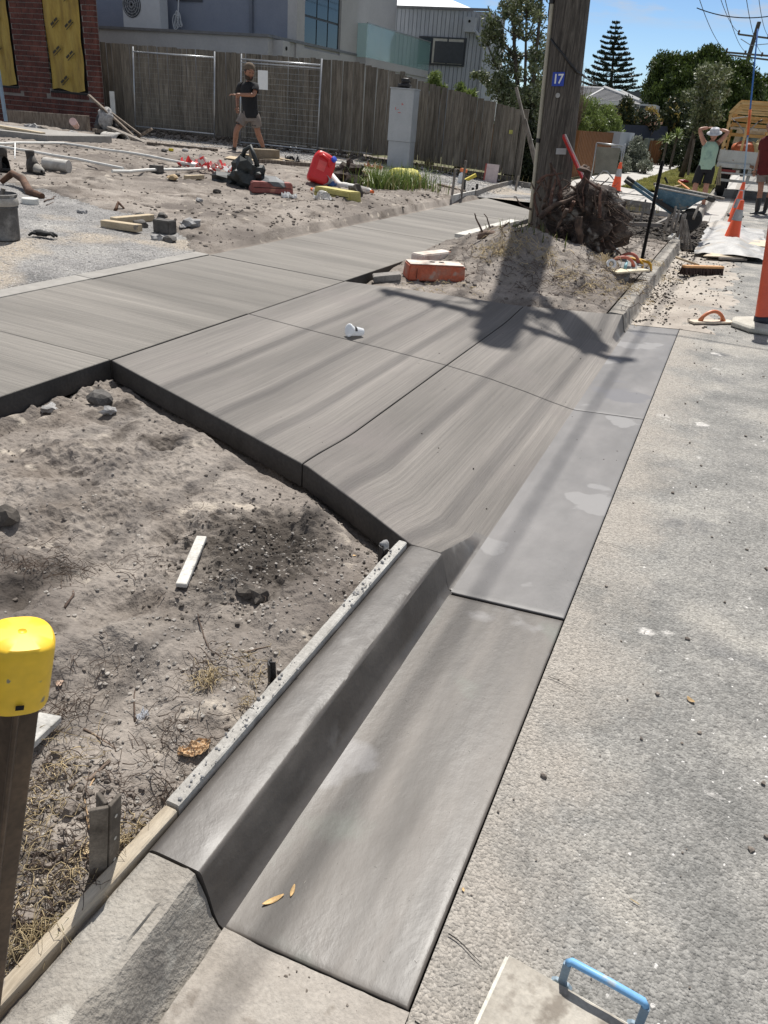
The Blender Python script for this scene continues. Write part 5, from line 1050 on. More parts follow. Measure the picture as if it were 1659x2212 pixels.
# boxing round the dug-out crossover
m_fb2 = mat('grey_form_timber', [(.17, .155, .135), (.28, .255, .23)], scale=4, stretch=(1, 1, 6), rough=.9, fine=.15, obj=True, spots=[((.40, .38, .35), 7, .63, .06)])
def Z4(X, Y, z): u = (1950+X*.3315)*.6636; v = (500+Y*.3315)*.6636; return un(u, v, z)
plank('form_board', Z4(-60, 433, .22), Z4(510, 515, .20), .035, .13, m_fb2, 'long grey form board across the far side of the dug-out crossover', 'form board')
plank('form_board', Z4(60, 640, .15), Z4(270, 680, .13), .10, .04, m_fb2, 'grey board lying flat behind the stump', 'form board')
plank('form_board', Z4(275, 690, .12), Z4(610, 705, .10), .05, .07, m_fb2, 'low board on the near side of the dug-out crossover', 'form board')
plank('form_board', Z4(560, 690, .10), Z4(720, 610, .16), .05, .03, m_fb2, 'short board sloping up towards the wheelbarrow', 'form board')
for X0, Y0, X1, Y1, lab in ((400, 680, 460, 450, 'pale timber peg holding the far form board'), (275, 650, 300, 580, 'dark steel peg in the dug-out ground'), (350, 680, 360, 640, 'short dark peg beside the low form board')):
    a = Z4(X0, Y0, .0); b2 = uy((1950+X1*.3315)*.6636, (500+Y1*.3315)*.6636, a.y); plank('peg', a, b2, .045, .03, m_fb2 if 'pale' in lab else m_black, lab, 'peg', up=(1, 0, 0))
# square of shiny offcut pieces
t = thing('wire_frame', 'small white wire frame lying on the soil right of the stump', 'wire frame', Z4(150, 690, .15))
for a, b2 in (((130, 640), (160, 720)), ((160, 720), (205, 722)), ((205, 722), (165, 640))): MB().tube([Z4(*a, .16), Z4(*b2, .16)], .008, 6).build('wire', m_wh, t, world=True)
# ================================================================== FRONT YARD OF THE BUILDING SITE
def Y1(X, Y): return P((X*.5425)*.6636, (Y*.5425)*.6636)          # measured on the first enlarged crop
def Y4(X, Y): return P((X*.4822)*.6636, (350+Y*.4822)*.6636)
def Y2(X, Y): return P((700+X*.5425)*.6636, (Y*.5425)*.6636)
m_pvc = plain('white_pvc', (.62, .61, .57), rough=.5, var=.12); m_dirtpvc = mat('muddy_white_pvc', [(.30, .27, .235), (.55, .53, .49)], scale=9, rough=.7, obj=True, fine=.1)
def tubes(name, pts, r, m, label, cat, dz=0., n=10):
    pts = [p+V3((0, 0, dz)) for p in pts]; c = pts[0]; o = MB().tube([p-c for p in pts], r, n).build(name, m, smooth=False, auto=.7); return tag_loc(o, c, label, cat)
# bucket
q = P(8, 517); t = thing('bucket', 'cement-caked grey bucket at the left edge on the crushed rock', 'bucket', q)
m_buck = mat('cement_caked_bucket', [(.055, .052, .05), (.11, .105, .10), (.26, .25, .235)], scale=6, rough=.75, obj=True, fine=.15, spots=[((.42, .41, .38), 7, .64, .06)])
MB().lathe([(.125, 0), (.14, .01), (.15, .27), (.158, .275), (.158, .29), (.152, .295), (.156, .33), (.164, .335), (.164, .35), (.155, .355), (.165, .385), (.158, .39), (.148, .34), (.13, .28)], 30, capt=False).build('shell', m_buck, t, auto=.9)
MB().lathe([(.16, .292), (.166, .30), (.165, .352), (.16, .36)], 30, capb=False, capt=False).build('rim_band', m_rim, t, smooth=True)
MB().tube([(.03, 0, .30), (.06, .02, .43)], .02, 8).build('tool_in_bucket', m_grey_timber, t)
c = bpy.data.curves.new('t', 'FONT')
q2 = P(66, 441); o = MB().lathe([(.085, 0), (.09, .01), (.09, .06), (.083, .066), (.07, .062)], 24).build('white_tub', m_pvc, auto=.6); tag_loc(o, q2, 'round white plastic tub lying right of the bucket', 'tub')
q = P(90, 514); t = thing('work_glove', 'black work glove lying on the crushed rock', 'glove', q+V3((0, 0, .01)), (0, 0, .3)); m_glv = plain('black_glove', (.02, .02, .02), rough=.85)
MB().blob((0, 0, .03), .075, 2, .2, 2, (1.1, .6, .42)).build('palm', m_glv, t, smooth=True)
for i, (x, y, a) in enumerate(((.10, .03, .3), (.12, .0, .0), (.11, -.03, -.25), (-.06, -.05, -2.2))): MB().tube([(x*.55, y*.5, .03), (x, y, .035), (x+.035*math.cos(a), y+.035*math.sin(a), .015)], [.016, .014, .010], 7).build('finger', m_glv, t, smooth=True)
m_rr = mat('red_brown_root', [(.05, .022, .012), (.15, .075, .04)], scale=10, rough=.85, bump=.004, bscale=40, fine=.25)
tubes('tree_root', [P(3, 400), P(30, 399)+V3((0, 0, .10)), P(52, 408)+V3((0, 0, .08)), P(64, 420), P(92, 430)], [.03, .04, .045, .05, .035], m_rr, 'thick red-brown root arching behind the bucket', 'tree root', .03)
stick('stick', [P(92, 438), P(108, 432), P(122, 424)], .008, m_bark, 'dark twig lying near the white lid', wig=.03); stick('stick', [P(100, 445), P(118, 436)], .007, m_bark, 'second dark twig lying near the white lid', seed=4, wig=.02)
stick('stick', [P(248, 456), P(256, 447)+V3((0, 0, .05)), P(268, 450)], .02, m_rr, 'curved bit of brown root in the middle of the yard soil', wig=.01)
# boots
m_boot = mat('muddy_boot_leather', [(.03, .026, .024), (.09, .078, .066)], scale=12, rough=.85, obj=True, fine=.2); m_toe = mat('dusty_boot_toe', [(.20, .185, .165), (.34, .32, .29)], scale=12, rough=.9, obj=True)
def boot(q, ang, label, tilt=0.):
    t = thing('work_boot', label, 'work boot', q, (0, tilt, ang)); 
    MB().box((.03, 0, .014), (.36, .12, .028)).build('sole', m_cbase, t, bevel=.012, seg=2)
    A = []
    for x, h, w in ((-.14, .15, .05), (-.10, .19, .055), (-.02, .20, .056), (.03, .14, .058), (.08, .10, .062), (.14, .075, .064), (.185, .05, .05), (.205, .03, .02)): A.append([(x, w*math.cos(a), .026+h*max(0, math.sin(a))**.7) for a in np.linspace(0, math.pi, 9)])
    b = MB().grid(np.array(A)[:5]); b.build('upper', m_boot, t, smooth=True, solid=.006); MB().grid(np.array(A)[4:], flip=True).build('toe_cap', m_toe, t, smooth=True, solid=.004)
    MB().lathe([(.055, .17), (.062, .24), (.066, .27), (.058, .275), (.052, .2)], 16, Matrix.Translation((-.085, 0, 0)) @ Matrix.Diagonal((1.1, .85, 1, 1)), capb=False, capt=False).build('collar', m_boot, t, smooth=True, solid=.004)
boot(P(76, 374), -.35, 'dark muddy work boot with a dusty toe lying among the yard soil'); boot(P(10, 371), 2.6, 'grey muddy boot at the left edge of the yard', .2)
tubes('pipe_piece', [P(98, 366), P(150, 374)], .085, m_dirtpvc, 'thick short white pipe piece beside the muddy boot', 'pipe', .08, 16)
# white pipe rectangle on the ground
for (u0, v0, u1, v1, lab) in ((-14, 318, 139, 316, 'far'), (136, 315, 420, 371, 'right'), (-8, 321, 267, 379, 'left'), (243, 379, 446, 372, 'near')):
    a = P(u0, v0); b2 = P(u1, v1); n = 6; pts = [a.lerp(b2, i/n) for i in range(n+1)]
    for p in pts: p.z = g1(p.x, p.y)
    zs = max(p.z for p in pts)
    tubes('pvc_pipe', [V3((p.x, p.y, (p.z+zs)/2)) for p in pts], .022, m_pvc, lab+' pipe of the white pipe rectangle laid out on the yard soil', 'pipe', .05, 8)
q = Y4(100, 345); tubes('plastic_strip', [q, Y4(108, 285)+V3((0, 0, .1))], .010, m_wh, 'thin white strip standing by the left white pipe', 'plastic strip', .0, 6)
o = MB().box((0, 0, .05), (.18, .14, .10)).build('brick_piece', m_stone, bevel=.008); tag_loc(o, Y4(1058, 438), 'dark brick piece inside the white pipe rectangle', 'brick')
o = MB().box((0, 0, .07), (.20, .14, .13)).build('brick_piece', m_stone, bevel=.008); tag_loc(o, Y4(1115, 850), 'dark brick half standing in the soil beside the two pine blocks', 'brick')
tubes('pipe_piece', [Y4(1070, 785), Y4(1150, 800)], .035, m_black, 'short black pipe piece above the dark brick half', 'pipe', .03)
# rocks and lumps
for i, (X, Y, r, m_, lab, cat) in enumerate(((555, 715, .055, m_mort, 'pale lump on the bare soil above the two pine blocks', 'mortar lump'), (950, 735, .05, m_stone, 'small dark stone near the middle of the yard', 'rock'), (1095, 745, .065, m_stone, 'grey stone above the black pipe piece', 'rock'),
        (950, 805, .075, m_stone, 'grey stone lying between the ends of the two pine blocks', 'rock'), (1285, 800, .09, m_mort, 'flat pale lump of mortar right of the dark brick half', 'mortar lump'), (1235, 815, .04, m_mort, 'smaller pale lump left of the flat mortar lump', 'mortar lump'),
        (1145, 905, .07, m_stone, 'grey stone at the footpath side below the dark brick half', 'rock'), (1070, 895, .06, m_mort, 'pale flat lump next to the lowest grey stone', 'mortar lump'), (1170, 485, .08, plain('yellow_sandstone', (.38, .27, .14)), 'yellowish lump under the near white pipe', 'rock'), (1200, 465, .05, m_stone, 'small dark lump touching the yellowish lump', 'rock'),
        (1465, 575, .05, m_clodd, 'dark clod on the soil below the black bag', 'soil clod'), (1345, 635, .045, m_mort, 'white lump on the soil below the black bag', 'mortar lump'), (1110, 300, .07, m_stone, 'dark stone behind the right white pipe', 'rock'), (1250, 295, .06, m_mort, 'pale stone behind the right white pipe', 'rock'), (490, 190, .08, m_mort, 'pale rubble lump near the brick wall', 'rubble lump'))):
    q = Y4(X, Y); o = MB().blob((0, 0, r*.35), r, 2, .3, i+20, (1.1, .85, .6), freq=1.5).build({'mortar lump': 'mortar_lump', 'rock': 'rock', 'soil clod': 'soil_clod', 'rubble lump': 'rubble_lump'}[cat], m_); o.rotation_euler.z = i; tag_loc(o, q, lab, cat)
o = MB().box((0, 0, .025), (.09, .06, .05)).build('sponge', plain('yellow_foam', (.62, .50, .04), rough=.9), bevel=.008); tag_loc(o, Y4(1155, 295), 'small yellow sponge behind the right white pipe', 'sponge')
def block(name, p0, p1, w, h, m, label, cat='timber block', dz=0., bev=.004): a, b2 = p0, p1; z = max(a.z, b2.z)+dz; return plank(name, V3((a.x, a.y, z+h/2)), V3((b2.x, b2.y, z+h/2)), w, h, m, label, cat, bev=bev)
block('timber_block', Y4(700, 805), Y4(945, 855), .10, .07, m_wood, 'lower of the two pale pine blocks at the gravel edge')
block('timber_block', Y4(765, 790), Y4(1025, 765), .09, .07, m_wood, 'upper of the two pale pine blocks at the gravel edge')
block('timber_block', Y4(1252, 486), Y4(1370, 486), .07, .06, m_wood, 'small pale block below the red and white tape')
# tape heap
m_tr = plain('tape_red', (.62, .04, .04), rough=.5); m_tw = plain('tape_white', (.72, .70, .68), rough=.5)
q = P(442, 367); rg = np.random.default_rng(5); b = MB()
for k in range(22):
    a = rg.random()*6.28; x, y = rg.normal()*.32, rg.normal()*.10; pts = []
    for i in range(7): a += rg.normal()*.7; x += .07*math.cos(a); y += .05*math.sin(a); pts.append((x, y, .03+abs(rg.normal())*.06))
    for i in range(6):
        p, r_ = V3(pts[i]), V3(pts[i+1]); w = V3((0, .03, .03*math.cos(i+k))); b.add([p-w, r_-w, r_+w, p+w], [(0, 1, 2, 3)], (i+k) % 2)
tag_loc(b.build('barrier_tape', [m_tr, m_tw], kind=None), q, 'crumpled heap of red and white barrier tape at the end of the white pipes', 'barrier tape')
# timber and pipe heap by the side way
m_oldt = mat('old_brown_timber', [(.075, .055, .04), (.17, .135, .105), (.26, .22, .18)], scale=4, stretch=(7, 7, 1), rough=.9, bump=.003, bscale=30, fine=.2)
a = Y1(800, 825); yb = a.y; plank('timber_plank', a+V3((0, 0, .04)), uy(191, 205, yb-.4), .16, .04, m_oldt, 'long weathered board leaning up from the timber heap', 'timber plank')
plank('timber_plank', a+V3((.1, .2, .04)), uy(238, 242, yb-.1), .10, .04, m_oldt, 'second narrower board against the leaning board', 'timber plank')
plank('timber_plank', uy(236, 276, yb-.5), uy(316, 310, yb-.6), .16, .06, m_grey_timber, 'grey board lying across the timber heap over the pipe', 'timber plank')
plank('timber_plank', uy(206, 282, yb-.3), uy(252, 287, yb-.3), .22, .08, m_oldt, 'short thick board sticking left out of the timber heap', 'timber plank')
plank('timber_plank', uy(298, 296, yb+.2), uy(328, 278, yb+.3), .09, .05, m_oldt, 'short splintered stick rising right of the timber heap', 'timber plank')
q = uy(265, 306, yb-.9); q0 = uy(229, 300, yb-.5); t = thing('concrete_pipe', 'grey-white pipe with a dark open end under the timber heap', 'pipe', q)
A = [q0, q]; MB().tube([q0, q0.lerp(q, .7), q0.lerp(q, .71), q], [.15, .15, .165, .165], 24, cap=False).build('barrel', m_dirtpvc, t, world=True, auto=.6, solid=.02)
dd = (q-q0).normalized(); MB().tube([q0.lerp(q, .5), q0.lerp(q, .52)], [.14, .14], 20).build('dark_inside', m_dark, t, world=True)
o = MB().blob((0, 0, .2), .24, 3, .35, 31, (1.2, .8, 1.1)).build('rubbish_bag', m_black, smooth=True); tag_loc(o, V3((uy(232, 270, yb).x, yb, g1(uy(232, 270, yb).x, yb))), 'black rubbish heap behind the leaning boards', 'rubbish bag')
o = MB().blob((0, 0, .0), .20, 3, .3, 33, (.9, .5, 1.2)).build('dusty_bag', m_mort, smooth=True); tag_loc(o, uy(229, 259, yb-.25), 'grey dusty cap of rubbish on top of the black heap', 'dusty bag')
tag(MB().box(tuple(uy(244, 230, 19.3)), (.16, .02, .75)).build('white_board', m_pvc), 'narrow white board standing against the fence left of the leaning board', 'board')
# old beam along the brick wall, slab with board, pole, paper cup
plank('timber_beam', uy(10, 252, 17.3), uy(192, 266, 17.3), .10, .34, m_oldt, 'long old timber beam lying along the foot of the brick wall', 'timber beam', bev=.01)
a = P(101, 306); yy0 = a.y; sl = MB(); zt = uy(101, 293, yy0).z; sl.box((a.x-3.0, yy0+.9, (zt+a.z)/2-.05), (6.0, 1.8, zt-a.z+.1)); tag(sl.build('concrete_slab', m_cstrip, bevel=.01), 'raised concrete porch slab at the left edge of the yard', 'slab')
plank('timber_plank', uy(-10, 272, yy0+.4), uy(93, 289, yy0+.3), .12, .05, m_wood, 'pale board lying on the concrete porch slab', 'timber plank'); 
o = MB().box((0, 0, 0), (1.9, .5, .02)).build('grey_sheet', m_farconc); tag_loc(o, uy(-10, 284, yy0+.4), 'grey flat sheet on the concrete porch slab', 'sheet')
tubes('ladder_pole', [uy(13, 262, 16.6), uy(-4, 150, 16.6)], .045, plain('blue_grey_paint', (.22, .30, .38)), 'leaning blue-grey pole at the far left against the brick wall', 'pole')
t = MB().lathe([(.07, 0), (.09, .30)], 18).build('paper_cup', plain('pinkish_paper', (.72, .50, .45)), bevel=0); tag_loc(t, Y1(462, 790)+V3((0, 0, .12)), 'pale pink plastic tube lying near the brick wall', 'tube'); t.rotation_euler = (1.2, 0, .5); t.name = 'plastic_tube'
for i, (X, Y) in enumerate(((185, 770), (215, 772), (430, 810), (260, 790))):
    o = MB().blob((0, 0, .03), .13, 2, .35, 40+i, (1.2, .8, .5)).build('rubble_lump', m_mort if i != 3 else m_clodd); tag_loc(o, Y1(X, Y), ['pale rubble lump behind the porch slab, left one', 'pale rubble lump behind the porch slab, right one', 'pale rubble lump below the pink tube', 'dark rubble lump at the corner of the porch slab'][i], 'rubble lump')
# cardboard, block, bag, foot blocks, jerrycan, pipes
m_card = plain('cardboard', (.45, .36, .24), rough=.9, var=.15)
for i, (X, Y, w, l, a) in enumerate(((150, 962, .5, .35, .3), (240, 950, .6, .3, -.2), (330, 970, .5, .3, .5), (400, 975, .5, .2, -.1))):
    q = Y2(X, Y); o = MB().box((0, 0, .01), (w, l, .012)).build('cardboard_sheet', m_card); tag_loc(o, q+V3((0, 0, .02+.015*i)), ['leftmost', 'second', 'third', 'rightmost'][i]+' flattened cardboard sheet from the left, behind the black bag', 'cardboard'); o.rotation_euler = (.06*(-1)**i, .05, a)
block('timber_block', Y2(222, 957), Y2(368, 968), .30, .20, mat('old_sleeper', [(.14, .11, .07), (.26, .21, .15)], scale=5, rough=.9, obj=True), "thick old timber block in front of the walking man's rear foot", dz=.0)
m_bagm = mat('dark_tarpaulin', [(.014, .017, .016), (.035, .04, .038)], scale=8, rough=.6, obj=True, fine=.2)
t = thing('tool_bag', 'dark crumpled tool bag with a raised strap beside the red block', 'bag', P(537, 403)); 
MB().blob((0, 0, .14), .30, 3, .35, 51, (1.0, .7, .72), freq=2.2).build('bag_body', m_bagm, t, smooth=False); MB().blob((-.38, 0, .06), .2, 2, .35, 52, (1.3, .7, .45)).build('flap', m_bagm, t); MB().blob((.36, 0, .06), .22, 2, .35, 53, (1.3, .7, .5)).build('flap', plain('bag_grey', (.11, .115, .12)), t)
MB().tube([(-.16, 0, .30), (-.06, 0, .50), (.04, 0, .56), (.10, 0, .44), (.16, 0, .30)], .035, 8).build('strap', m_bagm, t, smooth=True)
def footblock(u0, v0, u1, v1, m, label, w=.24, h=.155, lift=0., th=None):
    a = P(u0, v0); b2 = P(u1, v1); d = b2-a; t = thing('barrier_block', label, 'plastic block', (a.x, a.y, min(a.z, b2.z)-.0), (0, 0, math.atan2(d.y, d.x))); L = d.length
    MB().box((L/2, w/2, h/2), (L, w, h), taper=.95).build('block', m, t, bevel=.014, seg=2); MB().box((L/2, .001, h*.5), (L*.9, .006, .008)).build('mould_line', m_dark, t); return t
m_oldred = mat('faded_red_plastic', [(.20, .055, .045), (.30, .10, .085)], scale=9, rough=.7, obj=True, spots=[((.45, .20, .14), 5, .6, .1)]); m_oldyel = mat('faded_yellow_plastic', [(.36, .31, .09), (.50, .44, .15)], scale=8, rough=.7, obj=True)
footblock(543, 417, 634, 421, m_oldred, 'faded red plastic block beside the black bag'); footblock(676, 425, 756, 434, m_oldyel, 'faded yellow plastic block beside the white bent pipe')
# jerrycan lying tilted
q = P(684, 396); fv = (EYE-q); fa = math.atan2(fv.y, fv.x)+math.pi/2; t = thing('jerrycan', 'bright red plastic jerrycan with a blue cap tilted on the soil', 'jerrycan', q+V3((0, 0, .0)), (-.25, .33, fa))
m_jr = mat('bright_red_plastic', [(.62, .02, .022), (.72, .03, .03)], scale=4, rough=.38, fine=.04, obj=True)
w, d, h = .40, .28, .50; A = []
for z, s, o_ in ((0, .80, 0), (.02, .94, 0), (.06, 1, 0), (.36, 1, 0), (.43, .93, .0), (.49, .62, -.03), (.50, .3, -.03)):
    ring = []
    for j in range(33):
        a = 2*math.pi*j/32; c_, s_ = math.cos(a), math.sin(a); f = (abs(c_)**5+abs(s_)**5)**(-1/5); ring.append((w/2*c_*f*s+o_, d/2*s_*f*(s*.4+.6 if z > .3 else s), z))
    A.append(ring)
b = MB().grid(np.array(A)); b.f.append(tuple(reversed(range(32)))); b.mi.append(0); b.build('can_body', m_jr, t, auto=.9)
MB().tube([(-.10, -.145, .40), (-.06, -.165, .43), (.06, -.165, .40), (.10, -.15, .30)], .022, 10).build('handle', m_jr, t, smooth=True)
MB().box((-.02, -.138, .27), (.15, .012, .17), (0, .0, 0)).build('label_recess', plain('red_recess', (.72, .10, .09), rough=.5), t, bevel=.01, seg=2)
MB().lathe([(.045, 0), (.048, .01), (.045, .05), (.03, .055)], 20, Matrix.Translation((.13, -.12, .43)) @ Matrix.Rotation(.9, 4, 'X') @ Matrix.Rotation(.3, 4, 'Y')).build('screw_cap', plain('blue_cap', (.03, .08, .50), rough=.4), t, auto=.6)
yj = P(720, 400).y; t = thing('pvc_bend', 'white bent drain pipe lying right of the red jerrycan', 'pipe', P(735, 408))
zz = .07
def Y2z(X, Y, z=.08): u = (700+X*.5425)*.6636; v = (Y*.5425)*.6636; q = hit(u, v); return q+V3((0, 0, 0))
a, b2, c3 = uy(716, 381, yj+.15), uy(732, 401, yj-.05), uy(771, 407, yj-.1)
MB().tube([a, a.lerp(b2, .85), b2+V3((.02, 0, 0)), b2.lerp(c3, .2), c3], .062, 18).build('bend', m_pvc, t, world=True, auto=.7); MB().tube([b2.lerp(c3, .22), b2.lerp(c3, .5)], .068, 18).build('socket', m_pvc, t, world=True, auto=.7)
t = thing('pipe_socket', 'grey open pipe socket in front of the white bent pipe', 'pipe', P(704, 398)); MB().tube([uy(712, 395, yj-.1), uy(702, 388, yj-.3)], .075, 18, cap=False).build('socket', plain('grey_pvc', (.33, .33, .33)), t, world=True, solid=.008); MB().tube([uy(711, 394, yj-.12), uy(709, 393, yj-.15)], .066, 16).build('dark_inside', m_dark, t, world=True)
crumple('blue_rag', 712, 402, .22, .15, plain('blue_cloth', (.03, .09, .26)), 'blue rag in front of the grey pipe socket', 'rag', .5, 11, .2)
m_bot = mat('clear_bottle', [(.55, .52, .48), (.75, .73, .70)], scale=14, rough=.3, obj=True, trans=.4)
def bottle(u0, v0, u1, v1, label, r=.036):
    a = P(u0, v0)+V3((0, 0, r)); b2 = P(u1, v1)+V3((0, 0, r)); d = (b2-a).normalized(); L = max(.22, (b2-a).length); M = d.to_track_quat('Z', 'Y').to_matrix().to_4x4(); M.translation = a; t = thing('drink_bottle', label, 'bottle', a)
    MB().lathe([(r*.8, 0), (r, .01), (r, L*.3), (r*.88, L*.38), (r, L*.46), (r, L*.66), (r*.45, L*.86)], 16, M).build('body', m_bot, t, world=True, smooth=True); MB().lathe([(r*.5, L*.86), (r*.52, L)], 14, M).build('cap', plain('orange_cap', (.75, .15, .03)), t, world=True)
bottle(703, 428, 673, 416, 'clear bottle with an orange cap left of the yellow block', .045); bottle(780, 414, 805, 421, 'clear bottle with an orange cap right of the yellow block', .045)
crumple('plastic_film', 700, 432, .3, .22, m_bot, 'crumpled clear film below the left bottle', 'plastic film', .4, 12, .2); crumple('paper_scrap', 625, 428, .26, .14, m_wh, 'crumpled white paper right under the red block', 'paper scrap', .5, 13, .2)
lump('soil_clod', 767, 424, .11, m_clodd, 'big dark clod at the right end of the yellow block', 'soil clod', (1, .9, 1), .35, 14)
o = MB().blob((0, 0, .14), .22, 3, .45, 61, (1.15, .8, .95), freq=2.6).build('root_clump', m_stump, smooth=False); tag_loc(o, P(755, 394), 'dark root clump behind the white bent pipe', 'root clump')
m_yt = plain('yellow_painted_timber', (.55, .45, .06), rough=.7); m_rt = plain('red_painted_timber', (.38, .10, .08), rough=.7)
block('edge_timber', P(716, 372), P(742, 376), .06, .07, m_yt, 'yellow painted timber edging the side way behind the jerrycan'); block('edge_timber', P(756, 376), P(800, 383), .06, .07, m_rt, 'red painted timber edging the side way left of the weeds')
block('edge_timber', P(560, 352), P(712, 372), .05, .07, m_oldt, 'dark timber edging the side way, left of the jerrycan'); block('edge_timber', P(318, 312), P(470, 330), .05, .05, m_oldt, 'thin dark timber edging the side way near the timber heap')
o = MB().lathe([(.30, 0), (.31, .02), (.29, .04)], 24).build('pit_lid', m_farconc); tag_loc(o, Y2(738, 985), 'pale round pit lid lying on the side way behind the jerrycan', 'lid')
crumple('rubbish_scrap', 806, 366, .45, .2, plain('red_scrap', (.4, .12, .09), var=.4), 'reddish rubbish scrap on the side way before the cabinet', 'rubbish', .4, 15, .1)
crumple('plastic_scrap', 632, 352, .3, .25, m_black, 'black plastic scrap on the edge of the side way', 'plastic', .7, 16, .1)
# stakes, level, peg and boxing at the end of the footpath
for (u0, v0, u1, v1, lab) in ((975, 432, 984, 365, 'left of the two thin stakes at the end of the footpath'), (996, 428, 1006, 347, 'right, taller of the two thin stakes at the end of the footpath')):
    a = P(u0, v0); plank('timber_stake', a, uy(u1, v1, a.y), .045, .035, m_grey_timber, lab, 'timber stake', up=(1, 0, 0))
for (u0, v0, u1, v1, lab) in ((1020, 420, 1022, 405, 'left dark peg at the footpath corner'), (1029, 420, 1031, 397, 'right taller dark peg at the footpath corner'), (1002, 420, 1004, 388, 'dark peg behind the thin stakes'), (1113, 414, 1120, 380, 'pale-topped peg at the bend of the boxing'), (1127, 408, 1128, 396, 'small peg right of the bend of the boxing')):
    a = un(u0, v0, .2); plank('peg', a, uy(u1, v1, a.y), .05, .04, m_black if 'dark' in lab else m_grey_timber, lab, 'peg', up=(1, 0, 0))
q = un(992, 400, .24); t = thing('spray_bottle', 'white spray bottle with an orange nozzle behind the thin stakes', 'spray bottle', q, (0, .15, 0)); MB().lathe([(.06, 0), (.065, .02), (.06, .22), (.03, .27)], 16).build('bottle', m_wh, t, smooth=True); MB().box((.02, 0, .31), (.16, .05, .07)).build('nozzle', plain('orange_nozzle', (.8, .22, .08)), t, bevel=.01)
q = un(1008, 396, .24); plank('spirit_level', q+V3((-.1, 0, .02)), q+V3((.12, .25, .18)), .06, .07, m_yt, 'yellow tool lying against the dark peg behind the stakes', 'level')
for pts, lab in (([(975, 432), (1026, 420)], 'white-edged form board at the end of the footpath'), ([(1026, 421), (1062, 408)], 'form board turning from the footpath corner'), ([(1062, 408), (1106, 397)], 'curved form board before the fence end'), ([(1106, 397), (1150, 404)], 'form board running behind the power pole')):
    a, b2 = [un(u, v, .26) for u, v in pts]; plank('form_board', a, b2, .04, .16, m_fb2 if 'white' not in lab else m_wwood, lab, 'form board')
block('timber_plank', un(947, 405, .26), un(1004, 421, .26), .05, .08, m_oldt, 'brown edging plank at the end of the side way'); plank('white_batten', un(1137, 424, .2), un(1163, 430, .2), .12, .03, m_wh, 'white batten lying left of the power pole', 'batten')
q = un(1058, 397, .24); t = thing('leaning_plate', 'pink and white plate leaning below the fence end', 'plate', q, (0, 0, -.1)); MB().box((0, .05, .21), (.30, .02, .42), (-.12, 0, 0)).build('face', plain('pinkish_plate', (.58, .47, .45)), t); MB().box((-.17, .05, .21), (.04, .022, .42), (-.12, 0, 0)).build('red_edge', m_rt, t)
# weeds
def grass(name, label, c, n, sx, sy, h, m, parent=None, seed=1, lean=.5, w=.006, flat=False):
    rg = np.random.default_rng(seed); V = []; F = []; b = 0
    xs_ = c.x+rg.normal(size=n)*sx; ys_ = c.y+rg.normal(size=n)*sy; zs_ = surfv(xs_, ys_)
    for k in range(n):
        x, y, z = xs_[k], ys_[k], zs_[k]; a = rg.random()*6.283; l = h*(.35+.75*rg.random()); le = lean*rg.random()*1.6; ww = w*(.6+rg.random()); pts = []
        for i in range(4): t_ = i/3; pts.append((x+math.cos(a)*l*le*t_*t_, y+math.sin(a)*l*le*t_*t_, z+l*t_*(1-.35*le*t_)))
        for i, p in enumerate(pts): q_ = ww*(1-i/3.2); V += [(p[0]-math.sin(a)*q_, p[1]+math.cos(a)*q_, p[2]), (p[0]+math.sin(a)*q_, p[1]-math.cos(a)*q_, p[2])]
        for i in range(3): F.append((b+2*i, b+2*i+1, b+2*i+3, b+2*i+2))
        b += 8
    return npmesh(name, np.array(V), np.array(F), m, parent, False, 'stuff')
m_grass = leafmat('grass_green', (.05, .075, .018), (.17, .19, .05), .2); m_grass2 = leafmat('fresh_green_blade', (.07, .12, .025), (.22, .28, .07), .25); m_gdry = leafmat('grass_dry', (.20, .17, .07), (.40, .35, .18), .15)
c = P(850, 408); wd = thing('weed_clump', 'clump of green weeds on the soil bank beside the footpath', 'weeds', c)
grass('blades', '', c+V3((-.1, .1, 0)), 1300, .36, .26, .46, m_grass2, wd, 5, lean=.8, w=.008); grass('dry_blades', '', c, 220, .42, .3, .34, m_gdry, wd, 6)
b = MB(); rg = np.random.default_rng(8)
for k in range(16): 
    x, y = c.x+rg.normal()*.45, c.y+.3+rg.normal()*.2; z = surf(x, y); l = rg.uniform(.35, .75); a = rg.normal()*.3; b.tube([(x, y, z), (x+a*l*.4, y, z+l*.6), (x+a*l, y+.02, z+l)], [.004, .003, .002], 4)
b.build('stalks', plain('dry_stalk', (.26, .23, .12), obj=False), wd, kind='stuff')
o = MB().blob((0, 0, .1), .28, 3, .25, 71, (1.2, .7, .55)).build('yellow_sack', plain('yellow_sack', (.60, .55, .10), var=.2, rough=.7), smooth=True); tag_loc(o, P(868, 392)+V3((0, .15, 0)), 'yellow sack behind the green weeds', 'sack')
grass('weed_blades', '', P(1130, 492), 60, .2, .14, .14, m_grass, None, 9).name = 'grass_tuft'
grass('near_grass', '', P(125, 2040), 26, .02, .03, .05, m_grass, None, 10, w=.0015).name = 'grass_sprout'
